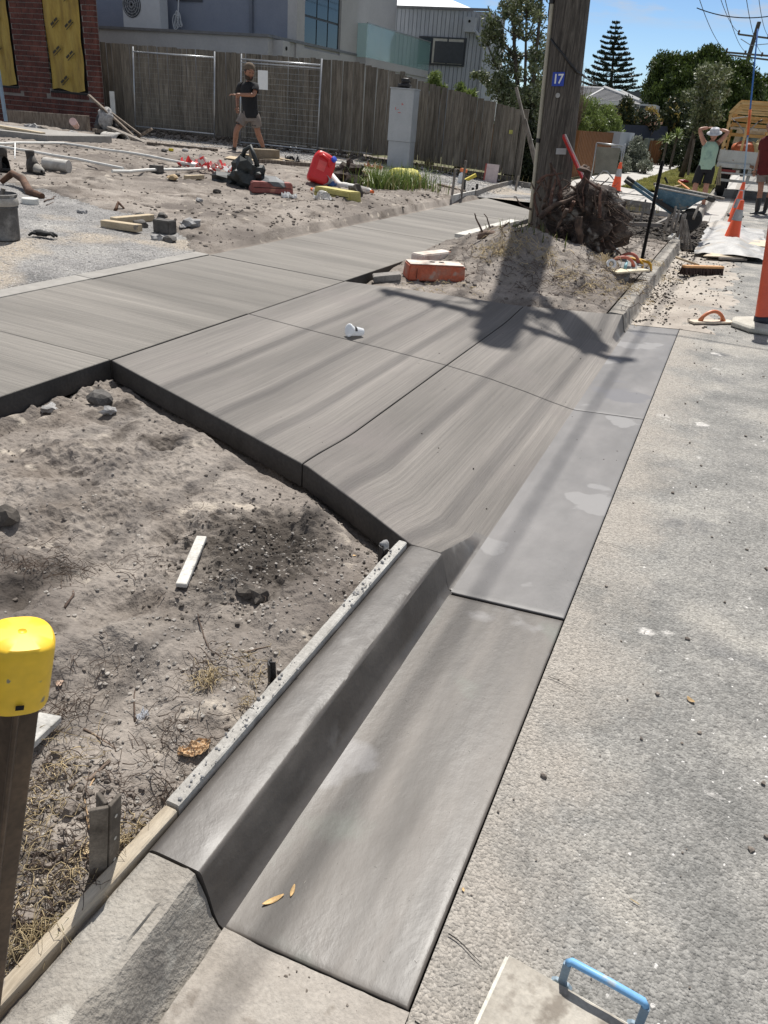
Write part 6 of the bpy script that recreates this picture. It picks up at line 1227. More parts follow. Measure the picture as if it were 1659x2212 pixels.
# electricity cabinet with a bag on top
cy = 18.9; a = uy(833, 358, cy); a.z = g1(a.x, cy); b2 = uy(877, 350, cy); top = uy(836, 190, cy).z; W_ = uy(881, 300, cy).x-uy(832, 300, cy).x
t = thing('electricity_cabinet', 'tall pale grey electricity cabinet standing before the paling fence', 'cabinet', (a.x, cy, a.z), (0, 0, .04)); m_cab = mat('pale_grey_cabinet', [(.36, .38, .39), (.42, .44, .45)], scale=3, rough=.55, fine=.04, obj=True)
Hc = top-a.z; h1 = Hc*.34
MB().box((W_/2+.01, .19, h1/2-.1), (W_-.03, .36, h1+.2)).build('base_section', m_cab, t, bevel=.006); MB().box((W_/2, .19, h1+(Hc-h1)/2), (W_, .40, Hc-h1-.004)).build('door_section', m_cab, t, bevel=.006); MB().box((W_/2, .19, Hc+.012), (W_+.03, .44, .025)).build('cap', m_cab, t, bevel=.004)
m_rp = plain('red_marker_paint', (.55, .08, .07), rough=.8)
for (x, z, w_, h_) in ((.26, 1.18, .07, .012), (.16, 1.26, .012, .06), (.31, 1.36, .012, .05), (.33, 1.36, .035, .012), (.22, 1.24, .03, .01)): MB().box((x, -.0125, z), (w_, .003, h_)).build('paint_mark', m_rp, t)
t2 = thing('black_bag', 'small black bag lying on top of the grey cabinet', 'bag', (a.x+.27, cy+.15, top+.025)); MB().blob((0, 0, .05), .17, 2, .3, 81, (1, .8, .38)).build('lower_roll', m_black, t2, smooth=True); MB().blob((.04, 0, .15), .10, 2, .35, 82, (1.1, .8, .6)).build('upper_roll', m_black, t2, smooth=True)
# ================================================================== PALING FENCE, TEMPORARY FENCE PANELS, BRICK HOUSE
FY = 19.8
m_pal = mat('weathered_paling', [(.078, .066, .051), (.140, .121, .096), (.21, .185, .15)], scale=2.6, stretch=(9, 9, .8), rough=.92, bump=.003, bscale=14, bstretch=(9, 9, .6), fine=.22, orand=.22)
fz_top = lambda x: float(np.interp(x, [-17.9, -9.4, -5.0], [2.70, 2.59, 1.80])); fz_bot = lambda x: float(np.interp(x, [-17.9, -9.2, -5.0], [.66, .60, .42]))
fen = thing('paling_fence', 'long weathered grey timber paling fence stepping down towards the street', 'fence', (-11.4, FY, .4))
PALS = {}
x = -17.9; i = 0; rg = np.random.default_rng(17); me_cache = {}
while x < -5.05:
    w = .150; zt = fz_top(x+w/2)+rg.normal()*.008; zb = fz_bot(x); off = (-.012 if i % 2 else 0.)+rg.normal()*.002
    if 'p' not in me_cache:
        o = MB().box((0, 0, .5), (w*1.0, .014, 1.)).build('paling', m_pal, fen, bevel=.002, seg=1); me_cache['p'] = o.data
    else:
        o = bpy.data.objects.new('paling', me_cache['p']); COL.objects.link(o); o.parent = fen
    o.location = (x+w/2+11.4, off, zb-.4+.02*0); o.scale = (1+rg.normal()*.02, 1, zt-zb); o.rotation_euler = (rg.normal()*.004, rg.normal()*.006, rg.normal()*.02); x += w+.006; i += 1
for a, b2 in ((-17.9, -13.5), (-13.5, -9.1), (-9.1, -5.05)): MB().beam((a, FY-.005, fz_bot((a+b2)/2)-.10), (b2, FY-.005, fz_bot(b2)-.12), .025, .19).build('plinth_board', m_pal, fen, world=True)
for xx in (-15.6, -13.1, -10.7, -8.2): MB().box((xx, FY+.06, 1.3), (.10, .08, 2.3)).build('post', m_pal, fen, world=True)
MB().box((-5.0, FY, 1.02), (.11, .09, 1.65), taper=.96).build('post', m_pal, fen, world=True, bevel=.006, seg=1); MB().box((-5.3, FY-.035, 1.35), (.085, .004, .085)).build('yellow_tag', plain('yellow_tag', (.42, .40, .10)), fen, world=True)
# a strip of rubbish and weeds in the shade under the fence
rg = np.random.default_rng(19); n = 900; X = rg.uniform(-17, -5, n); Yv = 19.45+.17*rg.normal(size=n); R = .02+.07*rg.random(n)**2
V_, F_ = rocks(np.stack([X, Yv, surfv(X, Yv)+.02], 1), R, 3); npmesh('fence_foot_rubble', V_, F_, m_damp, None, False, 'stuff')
n = 110; X = np.r_[rg.uniform(-12.5, -9.5, n//2), rg.uniform(-7.6, -5.3, n-n//2)]; Yv = 19.25+.12*rg.normal(size=n); V_, F_ = rocks(np.stack([X, Yv, surfv(X, Yv)+.06], 1), .02+.05*rg.random(n)**2, 4, .4); npmesh('pale_scraps', V_, F_, m_mort, None, False, 'stuff')
c = V3((-10, 19.45, .4)); rgx = np.random.default_rng(2)
grass('fence_foot_weeds', '', V3((-7.0, 19.45, 0)), 260, 1.2, .12, .34, m_gdry, None, 12, w=.008)

def temp_panel(x0, x1, y, zb, zt, label, bars=1, lean=.10):
    t = thing('temporary_fence_panel', label, 'fence panel', (x0, y, zb)); L = lambda z: -(-lean)*(z-zb)/(zt-zb)
    def p(x, z): return V3((x, y+L(z), z))
    for nm, a, b2 in (('side_tube', p(x0, zb-.03), p(x0, zt+.12)), ('side_tube', p(x1, zb-.05), p(x1, zt+.12)), ('top_tube', p(x0, zt), p(x1, zt-.02)), ('bottom_tube', p(x0, zb+.05), p(x1, zb+.05))): MB().tube([a, b2], .021, 8).build(nm, m_gal2, t, world=True, smooth=True)
    if bars > 1: MB().tube([p(x0, zt-.07), p(x1, zt-.09)], .018, 8).build('top_tube', m_gal2, t, world=True, smooth=True)
    b = MB(); n = int((x1-x0)/(.085 if bars > 1 else .2))
    for i in range(1, n): xx = x0+(x1-x0)*i/n; b.tube([p(xx, zb+.06), p(xx, zt-.02)], .0013, 3, cap=False)
    for i in range(1, 15): z = zb+.05+(zt-zb-.05)*i/15; b.tube([p(x0, z), p(x1, z)], .0014 if bars == 1 else .0026, 4, cap=False)
    b.build('wire_mesh', m_gal2, t, world=True, kind='stuff'); return t
m_gal2 = plain('galvanised_tube', (.42, .43, .44), rough=.38, metal=.75, var=.15)
a = uy(290, 112, 19.45); b2 = uy(466, 124, 19.45); temp_panel(a.x, b2.x, 19.3, uy(288, 276, 19.4).z, a.z, 'galvanised temporary fence panel leaning on the palings, the left one', 1)
a = uy(526, 134, 19.4); b2 = uy(699, 134, 19.4); tp = temp_panel(a.x, b2.x, 19.2, uy(690, 329, 19.3).z, (a.z+b2.z)/2, 'galvanised temporary fence panel behind the walking man, the right one', 2)
a = uy(557, 151, 19.1); b2 = uy(574, 194, 19.1); o = MB().box(((a.x+b2.x)/2, 19.15, (a.z+b2.z)/2), (b2.x-a.x+.06, .004, a.z-b2.z)).build('paper_notice', m_wh); tag(o, 'blank white notice hanging on the right temporary fence panel', 'notice')

# brick house
HY = 19.15; XR = uy(212, 130, HY).x; m_brick = mat('dark_red_brick', [(.055, .016, .012), (.095, .028, .020), (.15, .050, .035)], scale=3.1, rough=.85, bump=.002, bscale=60, fine=.25, fscale=40)
m_mortar = mat('grey_mortar', [(.19, .165, .145), (.27, .24, .215)], scale=9, rough=.95, bump=.002, bscale=60)
hs = thing('brick_house', 'unfinished dark red brick house at the left edge with wrapped windows', 'house', (XR-2, HY, .4))
z0 = .42; ZT = 4.3; XL = XR-4.8
def winx(u, v): return uy(u, v, HY)
w2l, w2r = uy(93, 40, HY).x, uy(176, 40, HY).x; w2b = uy(112, 195, HY).z; w1r = uy(24, 60, HY).x; w1l = XL+.1
wins = [(w1l, w1r, w2b+.02), (w2l, w2r, w2b)]
def inwin(xa, xb, z): return any(xb > a+.0 and xa < b_-.0 and z > zb for a, b_, zb in wins)
b = MB()   # mortar backing with openings, cut into strips
edges = [XL, wins[0][0], wins[0][1], wins[1][0], wins[1][1], XR-.004]
for k in range(5):
    zt_ = ZT if k in (0, 2, 4) else wins[(k-1)//2][2]; b.box(((edges[k]+edges[k+1])/2, HY+.068, (z0-.1+zt_)/2), (edges[k+1]-edges[k], .11, zt_-z0+.1))
b.build('mortar_wall', m_mortar, hs, world=True)
bl, bh, bw = .266, .110, .10; pitch = .284; cz = .128; cnt = 0; me_b = None; extra = MB(); rg = np.random.default_rng(23); rows = int((ZT-z0)/cz)
for r in range(rows):
    zc = z0+cz*(r+.5); xx = XR-bl/2-(.142 if r % 2 else 0.); spans = []
    if r % 2: spans.append((XR-.130/2-.0, .130))
    while xx > XL: spans.append((xx, bl)); xx -= pitch
    for (xc, l) in spans:
        xa, xb = xc-l/2, xc+l/2; cutd = False
        sold = any(xb > a-.02 and xa < b_+.02 and zb-.17 < zc < zb-.0 for a, b_, zb in wins)
        if sold: continue
        if zc > wins[0][2]-.02:
            for a, b_, zb in wins:
                if zc > zb-.02:
                    if xa < a < xb: xb = a
                    elif xa < b_ < xb: xa = b_
            if inwin(xa+.002, xb-.002, zc): continue
        l2 = xb-xa
        if l2 < .03: continue
        if cnt < 300 and zc < 3.3:
            if me_b is None:
                o = MB().box((0, 0, 0), (1, bw, bh)).build('brick', m_brick, hs); me_b = o.data
            else: o = bpy.data.objects.new('brick', me_b); COL.objects.link(o); o.parent = hs
            o.location = ((xa+xb)/2-(XR-2), bw/2+rg.normal()*.0012, zc-.4); o.scale = (l2, 1, 1); cnt += 1
        else: extra.box(((xa+xb)/2, HY+bw/2, zc), (l2, bw, bh))
for a, b_, zb in wins:   # bricks on end under the sills
    xx = a-.01
    while xx < b_+.01: extra.box((xx+.038, HY+.045, zb-.10), (.086, .10, .13)); xx += .098
extra.build('upper_bricks', m_brick, hs, world=True, kind='stuff')
m_wrap = mat('yellow_house_wrap', [(.20, .125, .018), (.34, .225, .035), (.42, .30, .06)], scale=1.6, stretch=(3, 3, .6), rough=.6, bump=.02, bscale=4, bstretch=(3, 3, .5), fine=.1)
m_reveal = plain('dark_reveal', (.02, .018, .016), rough=.9)
for k, (a, b_, zb) in enumerate(wins):
    w_ = MB().box(((a+b_)/2, HY+.13, (zb+ZT)/2), (b_-a, .02, ZT-zb)).build('window_opening', m_reveal, hs, world=True)
    MB().box(((a+b_)/2, HY+.06, zb-.03), (b_-a, .14, .05)).build('dark_sill', m_reveal, w_, world=True)
    n = 16; A = []; zz = np.linspace(zb+.03, ZT, 30)
    for z in zz:
        t_ = (z-zb)/(ZT-zb); rowp = []
        for j in range(n+1):
            s_ = j/n; xL = a+.02+.05*mnoise.noise(V3((0, z*1.3, k))); xR = b_-.10+.05*mnoise.noise(V3((5, z*1.6, k))); rowp.append((xL+(xR-xL)*s_, HY+.035+.035*mnoise.noise(V3((s_*4, z*1.1, k*3)))+.02*math.sin(s_*9+z), z+(.04*math.sin(s_*7) if z == zz[0] else 0)))
        A.append(rowp)
    wr = MB().grid(np.array(A)).build('yellow_wrap', m_wrap, w_, world=True, smooth=True)
    # printed dark slanting blocks, too smudged to read
    pr = MB(); m_pr = plain('smudged_print', (.035, .028, .015), rough=.7)
    for j, (s_, dz_) in enumerate(((.45, .30), (.30, 1.05), (.70, .95), (.32, 1.75), (.75, 1.72), (.4, 2.5), (.75, 2.4))):
        cx_, cz_ = a+.05+(b_-a-.2)*s_, zb+dz_*.95; ca, sa_ = math.cos(.62), math.sin(.62)
        for q_, (dx, dz, w__, h__) in enumerate(((-.09, .02, .13, .06), (.07, .02, .13, .06), (0, -.055, .32, .022))):
            pts = [(-w__/2, -h__/2), (w__/2, -h__/2), (w__/2, h__/2), (-w__/2, h__/2)]
            pr.add([(cx_+(dx+px)*ca-(dz+pz_)*sa_, HY-.028, cz_+(dx+px)*sa_+(dz+pz_)*ca) for px, pz_ in pts], [(0, 1, 2, 3)])
    pr.build('print', m_pr, wr, world=True, kind='stuff')
MB().box((XL-.2, HY+1.9, 2.2), (1.2, 3.4, 3.4)).build('side_walls', m_brick, hs, world=True)

# ================================================================== RENDERED HOUSE BEHIND THE FENCE
m_rend = mat('blue_grey_render', [(.19, .21, .26), (.22, .24, .29)], scale=2, rough=.95, fine=.05, bump=.002, bscale=60)
m_rendl = mat('pale_grey_render', [(.40, .39, .385), (.46, .45, .44)], scale=1.4, rough=.95, fine=.05, bump=.002, bscale=60)
m_capm = plain('grey_capping', (.15, .15, .155), rough=.5)
m_glass = mat('window_glass', [(.02, .035, .045), (.03, .05, .06)], scale=1, rough=.04, fine=0, spec=.9); MT['window_glass'].node_tree.nodes['Principled BSDF'].inputs['Metallic'].default_value = .25
m_frame = plain('charcoal_frame', (.045, .05, .058), rough=.5)
nh = thing('rendered_house', 'two-storey grey rendered house behind the paling fence with a glass balcony', 'house', (-14, 24, .2))
gx, gy = -12.97, 21.5; gt = uy(579, 80, gy).z
b = MB().box((gx-6, gy+3, (gt)/2), (12, 6, gt)).build('garage_wall', m_rendl, nh, world=True)
MB().box((gx-6+.03, gy+.04, gt+.03), (12.06, .22, .07)).build('parapet_cap', m_capm, nh, world=True); MB().box((gx-.04, gy+3.15, gt+.03), (.22, 6.0, .07)).build('parapet_cap', m_capm, nh, world=True)
bx = MB().box((gx+.16, gy+.45, gt-.30), (.32, .40, .52)).build('rain_head', m_rendl, nh, world=True); MB().lathe([(.05, 0), (.05, .01)], 14, Matrix.Translation((gx+.325, gy+.45, gt-.22)) @ Matrix.Rotation(math.pi/2, 4, 'Y')).build('overflow_hole', m_dark, bx, world=True)
hy, hx = 23.0, -12.92; HT = 8.0
MB().box((hx-7.2, hy+.10, HT/2), (13.8, .2, HT)).build('side_wall', m_rend, nh, world=True)
MB().tube([(uy(545, 60, hy).x, hy-.06, gt), (uy(545, 60, hy).x, hy-.06, HT)], .05, 8).build('downpipe', m_rend, nh, world=True, smooth=True)
# high window at the top of the side wall
a = uy(575, 6, hy); b2 = uy(661, 12, hy); MB().box(((a.x+b2.x)/2, hy-.02, a.z+.35), (b2.x-a.x if b2.x-a.x < 1.9 else 1.9, .05, .7)).build('window', m_frame, nh, world=True) if False else None
a = uy(382, 0, hy); b2 = uy(438, 6, hy); wn = MB().box(((a.x+b2.x)/2, hy-.01, a.z+.45), (b2.x-a.x, .06, .95)).build('window', m_frame, nh, world=True); MB().box(((a.x+b2.x)/2, hy-.045, a.z+.48), (b2.x-a.x-.12, .02, .85)).build('pane', m_glass, wn, world=True)
# street-facing facade with the tall window
yw0 = ux(657, 104, hx).y; yw1 = ux(734, 119, hx).y; zwb = ux(657, 104, hx).z; ye = ux(773, 60, hx).y
def fac(y0, y1, za, zb, m=m_rendl, x=hx, th=.3, nm='facade_wall', par=nh): return MB().box((x-th/2, (y0+y1)/2, (za+zb)/2), (th, y1-y0, zb-za)).build(nm, m, par, world=True)
fac(hy, yw0, 0, HT); fac(yw1, ye, 0, HT); fac(yw0, yw1, 0, zwb)
wn = MB().box((hx-.10, (yw0+yw1)/2, (zwb+HT)/2), (.04, yw1-yw0, HT-zwb)).build('window', m_frame, nh, world=True)
ytr = ux(659, 33, hx-.05).z; ym = [yw0, ux(684, 60, hx-.05).y, ux(708, 60, hx-.05).y, yw1]
for k in range(3):
    for za, zb in ((zwb+.05, ytr-.03), (ytr+.03, HT-.3)): MB().box((hx-.07, (ym[k]+ym[k+1])/2, (za+zb)/2), (.02, ym[k+1]-ym[k]-.07, zb-za)).build('pane', m_glass, wn, world=True)
# balcony
by0 = ye; bx1 = uy(794, 50, by0).x; bz1 = uy(794, 50, by0).z; bz0 = uy(794, 124, by0).z; by1 = ux(930, 95, bx1).y
bl_ = MB().box(((hx+bx1)/2-1.0, (by0+by1)/2+.0, bz0-.12), (bx1-hx+2.0, by1-by0-.01, .24)).build('balcony_slab', m_rendl, nh, world=True)
MB().box(((hx+bx1)/2-1.0, (by0+by1)/2, (bz0-.24)/2), (bx1-hx+1.9, by1-by0-.1, bz0-.25)).build('lower_wall', m_rendl, nh, world=True)
m_bal = mat('green_tint_glass', [(.24, .40, .38), (.28, .44, .42)], scale=1, rough=.06, fine=0, alpha=.45, spec=.9); m_balw = mat('frosted_glass', [(.42, .58, .58), (.48, .63, .63)], scale=1, rough=.25, fine=0, alpha=.9)
MB().box(((hx+bx1)/2, by0+.0, (bz0+bz1)/2), (bx1-hx, .015, bz1-bz0)).build('glass_panel', m_balw, nh, world=True, label='frosted pale end panel of the balcony')
us = [794, 829, 868, 902, 927, 955]; yy = [by0, ux(830, 60, bx1).y, ux(866, 70, bx1).y, ux(902, 80, bx1).y, (ux(902, 80, bx1).y+by1)/2+.6, by1+1.2]
yy = np.linspace(by0, by1, 6)
for k in range(5): MB().box((bx1, (yy[k]+yy[k+1])/2, (bz0+bz1)/2), (.014, yy[k+1]-yy[k]-.03, bz1-bz0)).build('glass_panel', m_bal, nh, world=True)
MB().box((bx1, (by0+by1)/2, bz1+.015), (.04, by1-by0, .03)).build('handrail', m_gal, nh, world=True)
# recessed upper wall and its dark glazing behind the balcony
rx_ = hx-1.2; fac(by0, by0+.9, bz0, HT, m_glass, rx_, .05, 'glazing'); fac(by0+.95, by1, bz0-.2, HT, m_rendl, rx_, .2)
# ---- clad building further back
cl = thing('clad_building', 'grey vertically clad two-storey building with a white roof behind the balcony', 'house', (-13, 34, .2))
m_clad = mat('grey_cladding', [(.33, .35, .38), (.38, .40, .43)], scale=1.5, rough=.8, fine=.05); m_clad2 = mat('grey_cladding_b', [(.36, .38, .41), (.41, .43, .46)], scale=1.5, rough=.8, fine=.05)
c0, c1 = uy(820, 100, 34).x, uy(1057, 30, 34).x; ct_ = uy(1057, 26, 34).z; ctl = uy(838, 14, 34).z; n = 26; wx0, wx1 = uy(905, 100, 34).x, uy(1007, 100, 34).x; wz1, wz0 = uy(950, 80, 34).z, uy(950, 141, 34).z
MB().box(((c0+c1)/2, 34.3, ct_/2), (c1-c0, .4, ct_)).build('backing_wall', m_clad, cl, world=True)
for k in range(n):
    xa = c0+(c1-c0)*k/n; xb = c0+(c1-c0)*(k+1)/n-.02; zt_ = ctl+(ct_-ctl)*(k+.5)/n; MB().box(((xa+xb)/2, 34.04, zt_/2), (xb-xa, .08, zt_)).build('cladding_panel', m_clad if k % 2 else m_clad2, cl, world=True)
MB().box(((c0+c1)/2, 33.98, (ctl+ct_)/2+.03), (c1-c0+.05, .1, .09)).build('fascia', m_capm, cl, world=True)
wn = MB().box(((wx0+wx1)/2, 33.97, (wz0+wz1)/2), (wx1-wx0, .10, wz1-wz0)).build('window', m_frame, cl, world=True); m_blind = plain('cream_blind', (.42, .41, .36), rough=.6); m_bluep = plain('blue_reflection_glass', (.06, .12, .24), rough=.1)
ws = [wx0+.05, wx0+(wx1-wx0)*.30, wx0+(wx1-wx0)*.63, wx1-.05]
for k in range(3): MB().box(((ws[k]+ws[k+1])/2, 33.90, (wz0+wz1)/2), (ws[k+1]-ws[k]-.07, .02, wz1-wz0-.12)).build('pane', m_glass if k == 0 else m_blind, wn, world=True)
MB().box((ws[1]+.75, 33.88, wz0+.45), (1.25, .02, .75)).build('dark_furniture', m_frame, wn, world=True)
q = uy(1020, 45, 33.9); rhd = MB().box((q.x, 33.75, q.z-.15), (.42, .35, .50)).build('rain_head', m_clad2, cl, world=True); MB().lathe([(.05, 0), (.05, .01)], 12, Matrix.Translation((q.x, 33.57, q.z-.05)) @ Matrix.Rotation(math.pi/2, 4, 'X')).build('overflow_hole', m_dark, rhd, world=True)
MB().tube([uy(u, v, 33.8) for u, v in ((1023, 58), (1026, 66), (1042, 88), (1045, 100))]+[V3((uy(1045, 100, 33.8).x, 33.8, .3))], .06, 8).build('downpipe', m_clad2, cl, world=True, smooth=True)
ysd = ux(1090, 45, c1).y; MB().box((c1-.08, (34+ysd)/2+.05, ct_/2), (.2, ysd-34, ct_)).build('side_wall', m_clad, cl, world=True)
for u0, u1 in ((1064, 1070), (1073, 1076)): y0_, y1_ = ux(u0, 200, c1).y, ux(u1, 200, c1).y; MB().box((c1+.01, (y0_+y1_)/2, 2.6), (.04, y1_-y0_, 4.2)).build('white_strip', m_wh, cl, world=True)
m_wroof = plain('white_metal_roof', (.70, .71, .72), rough=.5, var=.04)
a, b2, c3, d4 = uy(826, 14, 34.1), uy(1024, 20, 34.1), uy(905, -30, 44), uy(826, -34, 44); MB().add([a, b2, c3, d4, a-V3((0, 0, .1)), b2-V3((0, 0, .1)), c3-V3((0, 0, .1)), d4-V3((0, 0, .1))], [(0, 1, 2, 3), (7, 6, 5, 4), (0, 4, 5, 1), (1, 5, 6, 2), (2, 6, 7, 3), (3, 7, 4, 0)]).build('roof', m_wroof, cl, world=True)
# air conditioner on the garage roof
a, b2 = uy(275, -30, 22.4), uy(355, 60, 22.4); acx = uy(290, 30, 22.4).x; ax1 = uy(355, 40, 22.4).x; axl = uy(275, 40, 22.4).x
t = thing('air_conditioner', 'white outdoor air conditioner standing on the low roof of the rendered house', 'air conditioner', ((axl+ax1)/2, 22.3, gt+.05)); W2 = ax1-axl
m_ac = plain('cream_ac_case', (.50, .51, .52), rough=.6, var=.04); MB().box((0, .1, .62), (W2, .38, 1.2)).build('casing', m_ac, t, bevel=.01)
g = MB().lathe([(.33, 0), (.34, .02)], 26, Matrix.Translation((-W2*.24, -.085, .66)) @ Matrix.Rotation(math.pi/2, 4, 'X')).build('fan_opening', m_frame, t)
for k in range(4): MB().tube([(-W2*.24+math.cos(w_)*(.08+.075*k), -.115, .66+math.sin(w_)*(.08+.075*k)) for w_ in np.linspace(0, 2*math.pi, 25)], .006, 4, cap=False).build('guard_ring', m_ac, g)
MB().box((-W2*.24, -.095, .63), (.72, .012, 1.05)).build('grille_frame', m_ac, t) if False else None
for k in range(5): MB().box((-W2*.24, -.105, .66), (.03, .006, .62), (0, k*.63, 0)).build('fan_blade', m_capm, g)
t = thing('cable_bundle', 'coil of pale cables hanging beside the air conditioner', 'cables', (ax1+.25, 22.6, gt+.1))
for k in range(6): MB().tube([(.1*math.sin(w_+k)+.05*k*.3, 0+.02*k, .25+.20*math.cos(w_)+.02*k) for w_ in np.linspace(0, 6.28, 16)], .014, 5).build('cable_loop', m_ac, t, smooth=True)
MB().tube([(.1, 0, .4), (.12, .1, 1.2), (.05, .3, 2.5)], .02, 6).build('cable', m_ac, t)
# ================================================================== PEOPLE
m_skin = mat('tanned_skin', [(.27, .125, .075), (.36, .18, .115)], scale=9, rough=.55, fine=.06, obj=True); m_skin2 = mat('ruddy_skin', [(.34, .165, .11), (.44, .23, .16)], scale=9, rough=.55, fine=.06, obj=True)
m_hair = plain('dark_brown_hair', (.035, .022, .015), rough=.8, var=.3)
def skin(name, verts, edges, rads, m, parent, root=0, sub=2, solid=0.):
    me = bpy.data.meshes.new(name); inv = MW[parent.name].inverted(); me.from_pydata([inv @ V3(v) for v in verts], edges, []); o = bpy.data.objects.new('tmp', me); COL.objects.link(o)
    md = o.modifiers.new('s', 'SKIN'); md.use_smooth_shade = True; md.branch_smoothing = .5
    for i, sv in enumerate(me.skin_vertices[0].data): r = rads[i]; sv.radius = r if isinstance(r, tuple) else (r, r); sv.use_root = (i == root)
    m2 = o.modifiers.new('b', 'SUBSURF'); m2.levels = sub; m2.render_levels = sub
    dg = bpy.context.evaluated_depsgraph_get(); me2 = bpy.data.meshes.new_from_object(o.evaluated_get(dg)); bpy.data.objects.remove(o)
    me2.name = name; me2.materials.clear(); me2.materials.append(m); me2.polygons.foreach_set('use_smooth', [True]*len(me2.polygons)); ob = bpy.data.objects.new(name, me2); COL.objects.link(ob); ob.parent = parent; MW[ob.name] = MW[parent.name]
    return ob
def chain(pts): return [(i, i+1) for i in range(len(pts)-1)]
def limb(name, pts, rads, m, parent, sub=2): return skin(name, pts, chain(pts), rads, m, parent, 0, sub)
def person(label, J, sk, face, hair=None, hs_=1.12):
    """J: dict of world joints. One continuous skinned body; head with features; five-fingered hands."""
    o0 = (J['ankL']+J['ankR'])/2; t = thing('person', label, 'person', (o0.x, o0.y, min(J['ankL'].z, J['ankR'].z)-.08))
    ks = ['pel', 'waist', 'chest', 'neckb', 'neck', 'hipL', 'kneeL', 'calfL', 'ankL', 'hipR', 'kneeR', 'calfR', 'ankR', 'shL', 'elL', 'wrL', 'shR', 'elR', 'wrR']
    J['calfL'] = J['kneeL'].lerp(J['ankL'], .3); J['calfR'] = J['kneeR'].lerp(J['ankR'], .3); J['waist'] = J['pel'].lerp(J['neckb'], .32); J['chest'] = J['pel'].lerp(J['neckb'], .72)
    idx = {k: i for i, k in enumerate(ks)}; E_ = [('pel', 'waist'), ('waist', 'chest'), ('chest', 'neckb'), ('neckb', 'neck'), ('pel', 'hipL'), ('hipL', 'kneeL'), ('kneeL', 'calfL'), ('calfL', 'ankL'), ('pel', 'hipR'), ('hipR', 'kneeR'), ('kneeR', 'calfR'), ('calfR', 'ankR'), ('chest', 'shL'), ('shL', 'elL'), ('elL', 'wrL'), ('chest', 'shR'), ('shR', 'elR'), ('elR', 'wrR')]
    R = dict(pel=(.115, .105), waist=(.11, .10), chest=(.13, .11), neckb=.075, neck=.056, hipL=.088, hipR=.088, kneeL=.064, kneeR=.064, calfL=.066, calfR=.066, ankL=.040, ankR=.040, shL=.058, shR=.058, elL=.046, elR=.046, wrL=.031, wrR=.031)
    body = skin('body', [J[k] for k in ks], [(idx[a], idx[b_]) for a, b_ in E_], [R[k] for k in ks], sk, t)
    # head
    hc = J['head']; f = face.normalized(); up = (hc-J['neck']); up = (up-f*up.dot(f)).normalized(); sx = f.cross(up).normalized(); M = Matrix((sx, -f, up)).transposed().to_4x4(); M.translation = hc; M = M @ Matrix.Scale(hs_, 4)
    bm = bmesh.new(); bmesh.ops.create_uvsphere(bm, u_segments=28, v_segments=20, radius=1); vs = []
    for v in bm.verts:
        x, y, z = v.co; s = 1
        X, Y, Z = x*.076, y*.096, z*.118
        if z < 0: X *= 1-.28*(-z)**1.5; Y *= 1-.10*(-z)
        if y < 0:
            if abs(x) < .30 and -.35 < z < .25: Y -= .020*(1-abs(x)/.30)*max(0, (1-abs(z+.12)/.3))       # nose
            if abs(abs(x)-.38) < .2 and abs(z-.10) < .14: Y += .009                                          # eye sockets
            if abs(x) < .35 and abs(z+.50) < .06: Y -= .004
            if abs(x) < .35 and -.95 < z < -.7: Y -= .010                                                     # chin
        vs.append(M @ V3((X, Y, Z)))
    hd = MB().add(vs, [tuple(v.index for v in g_.verts) for g_ in bm.faces]).build('head', sk, t, world=True, smooth=True); bm.free()
    for s in (-1, 1):
        MB().lathe([(.001, -.006), (.012, -.004), (.014, 0), (.008, .006)], 10, M @ Matrix.Translation((s*.077, .008, -.01)) @ Matrix.Rotation(math.pi/2, 4, 'Y') @ Matrix.Diagonal((2.2, 1.2, 1, 1))).build('ear', sk, hd, world=True, smooth=True)
        MB().blob((0, 0, 0), .0095, 1, 0, 0, (1.3, .5, .8)).xf(M @ Matrix.Translation((s*.029, -.087, .012))).build('eye', plain('eye_dark', (.02, .015, .012), rough=.3), hd, world=True)
    MB().blob((0, 0, 0), .018, 1, 0, 0, (1.4, .4, .35)).xf(M @ Matrix.Translation((0, -.096, -.062))).build('mouth', plain('lip', (.25, .08, .07)), hd, world=True)
    if hair:
        A = [(x, y, z) for x, y, z in []]; b = MB().lathe([(.081*math.sin(a)*1.0, .122*math.cos(a)) for a in np.linspace(1.75, .02, 9)], 24, capb=False); b.v = [(x*1.0, y*1.24+.012, z if y > -.03 else max(z, .045)) for x, y, z in b.v]
        b.xf(M).build('hair', hair, t, world=True, smooth=True, solid=.006)
    # hands
    for s, el, wr in (('L', J['elL'], J['wrL']), ('R', J['elR'], J['wrR'])):
        d = (wr-el).normalized(); side = d.cross(V3((0, 0, 1)));
        if side.length < .2: side = d.cross(V3((1, 0, 0)))
        side.normalize(); nn = side.cross(d); pts = [wr-d*.01, wr+d*.035, wr+d*.075]; limb('hand', pts, [(.026, .018), (.038, .017), (.036, .015)], sk, t, 1)
        for i, (off, L_) in enumerate(((-.027, .065), (-.009, .078), (.009, .074), (.026, .058))):
            p = wr+d*.07+side*off; limb('finger', [p, p+d*L_*.45+nn*.004, p+d*L_*.8-nn*.012, p+d*L_-nn*.026], [.010, .009, .008, .006], sk, t, 1)
        p = wr+d*.025+side*.03; limb('thumb', [p, p+side*.022+d*.018, p+side*.030+d*.045-nn*.01], [.012, .010, .008], sk, t, 1)
    return t, body, hd, M
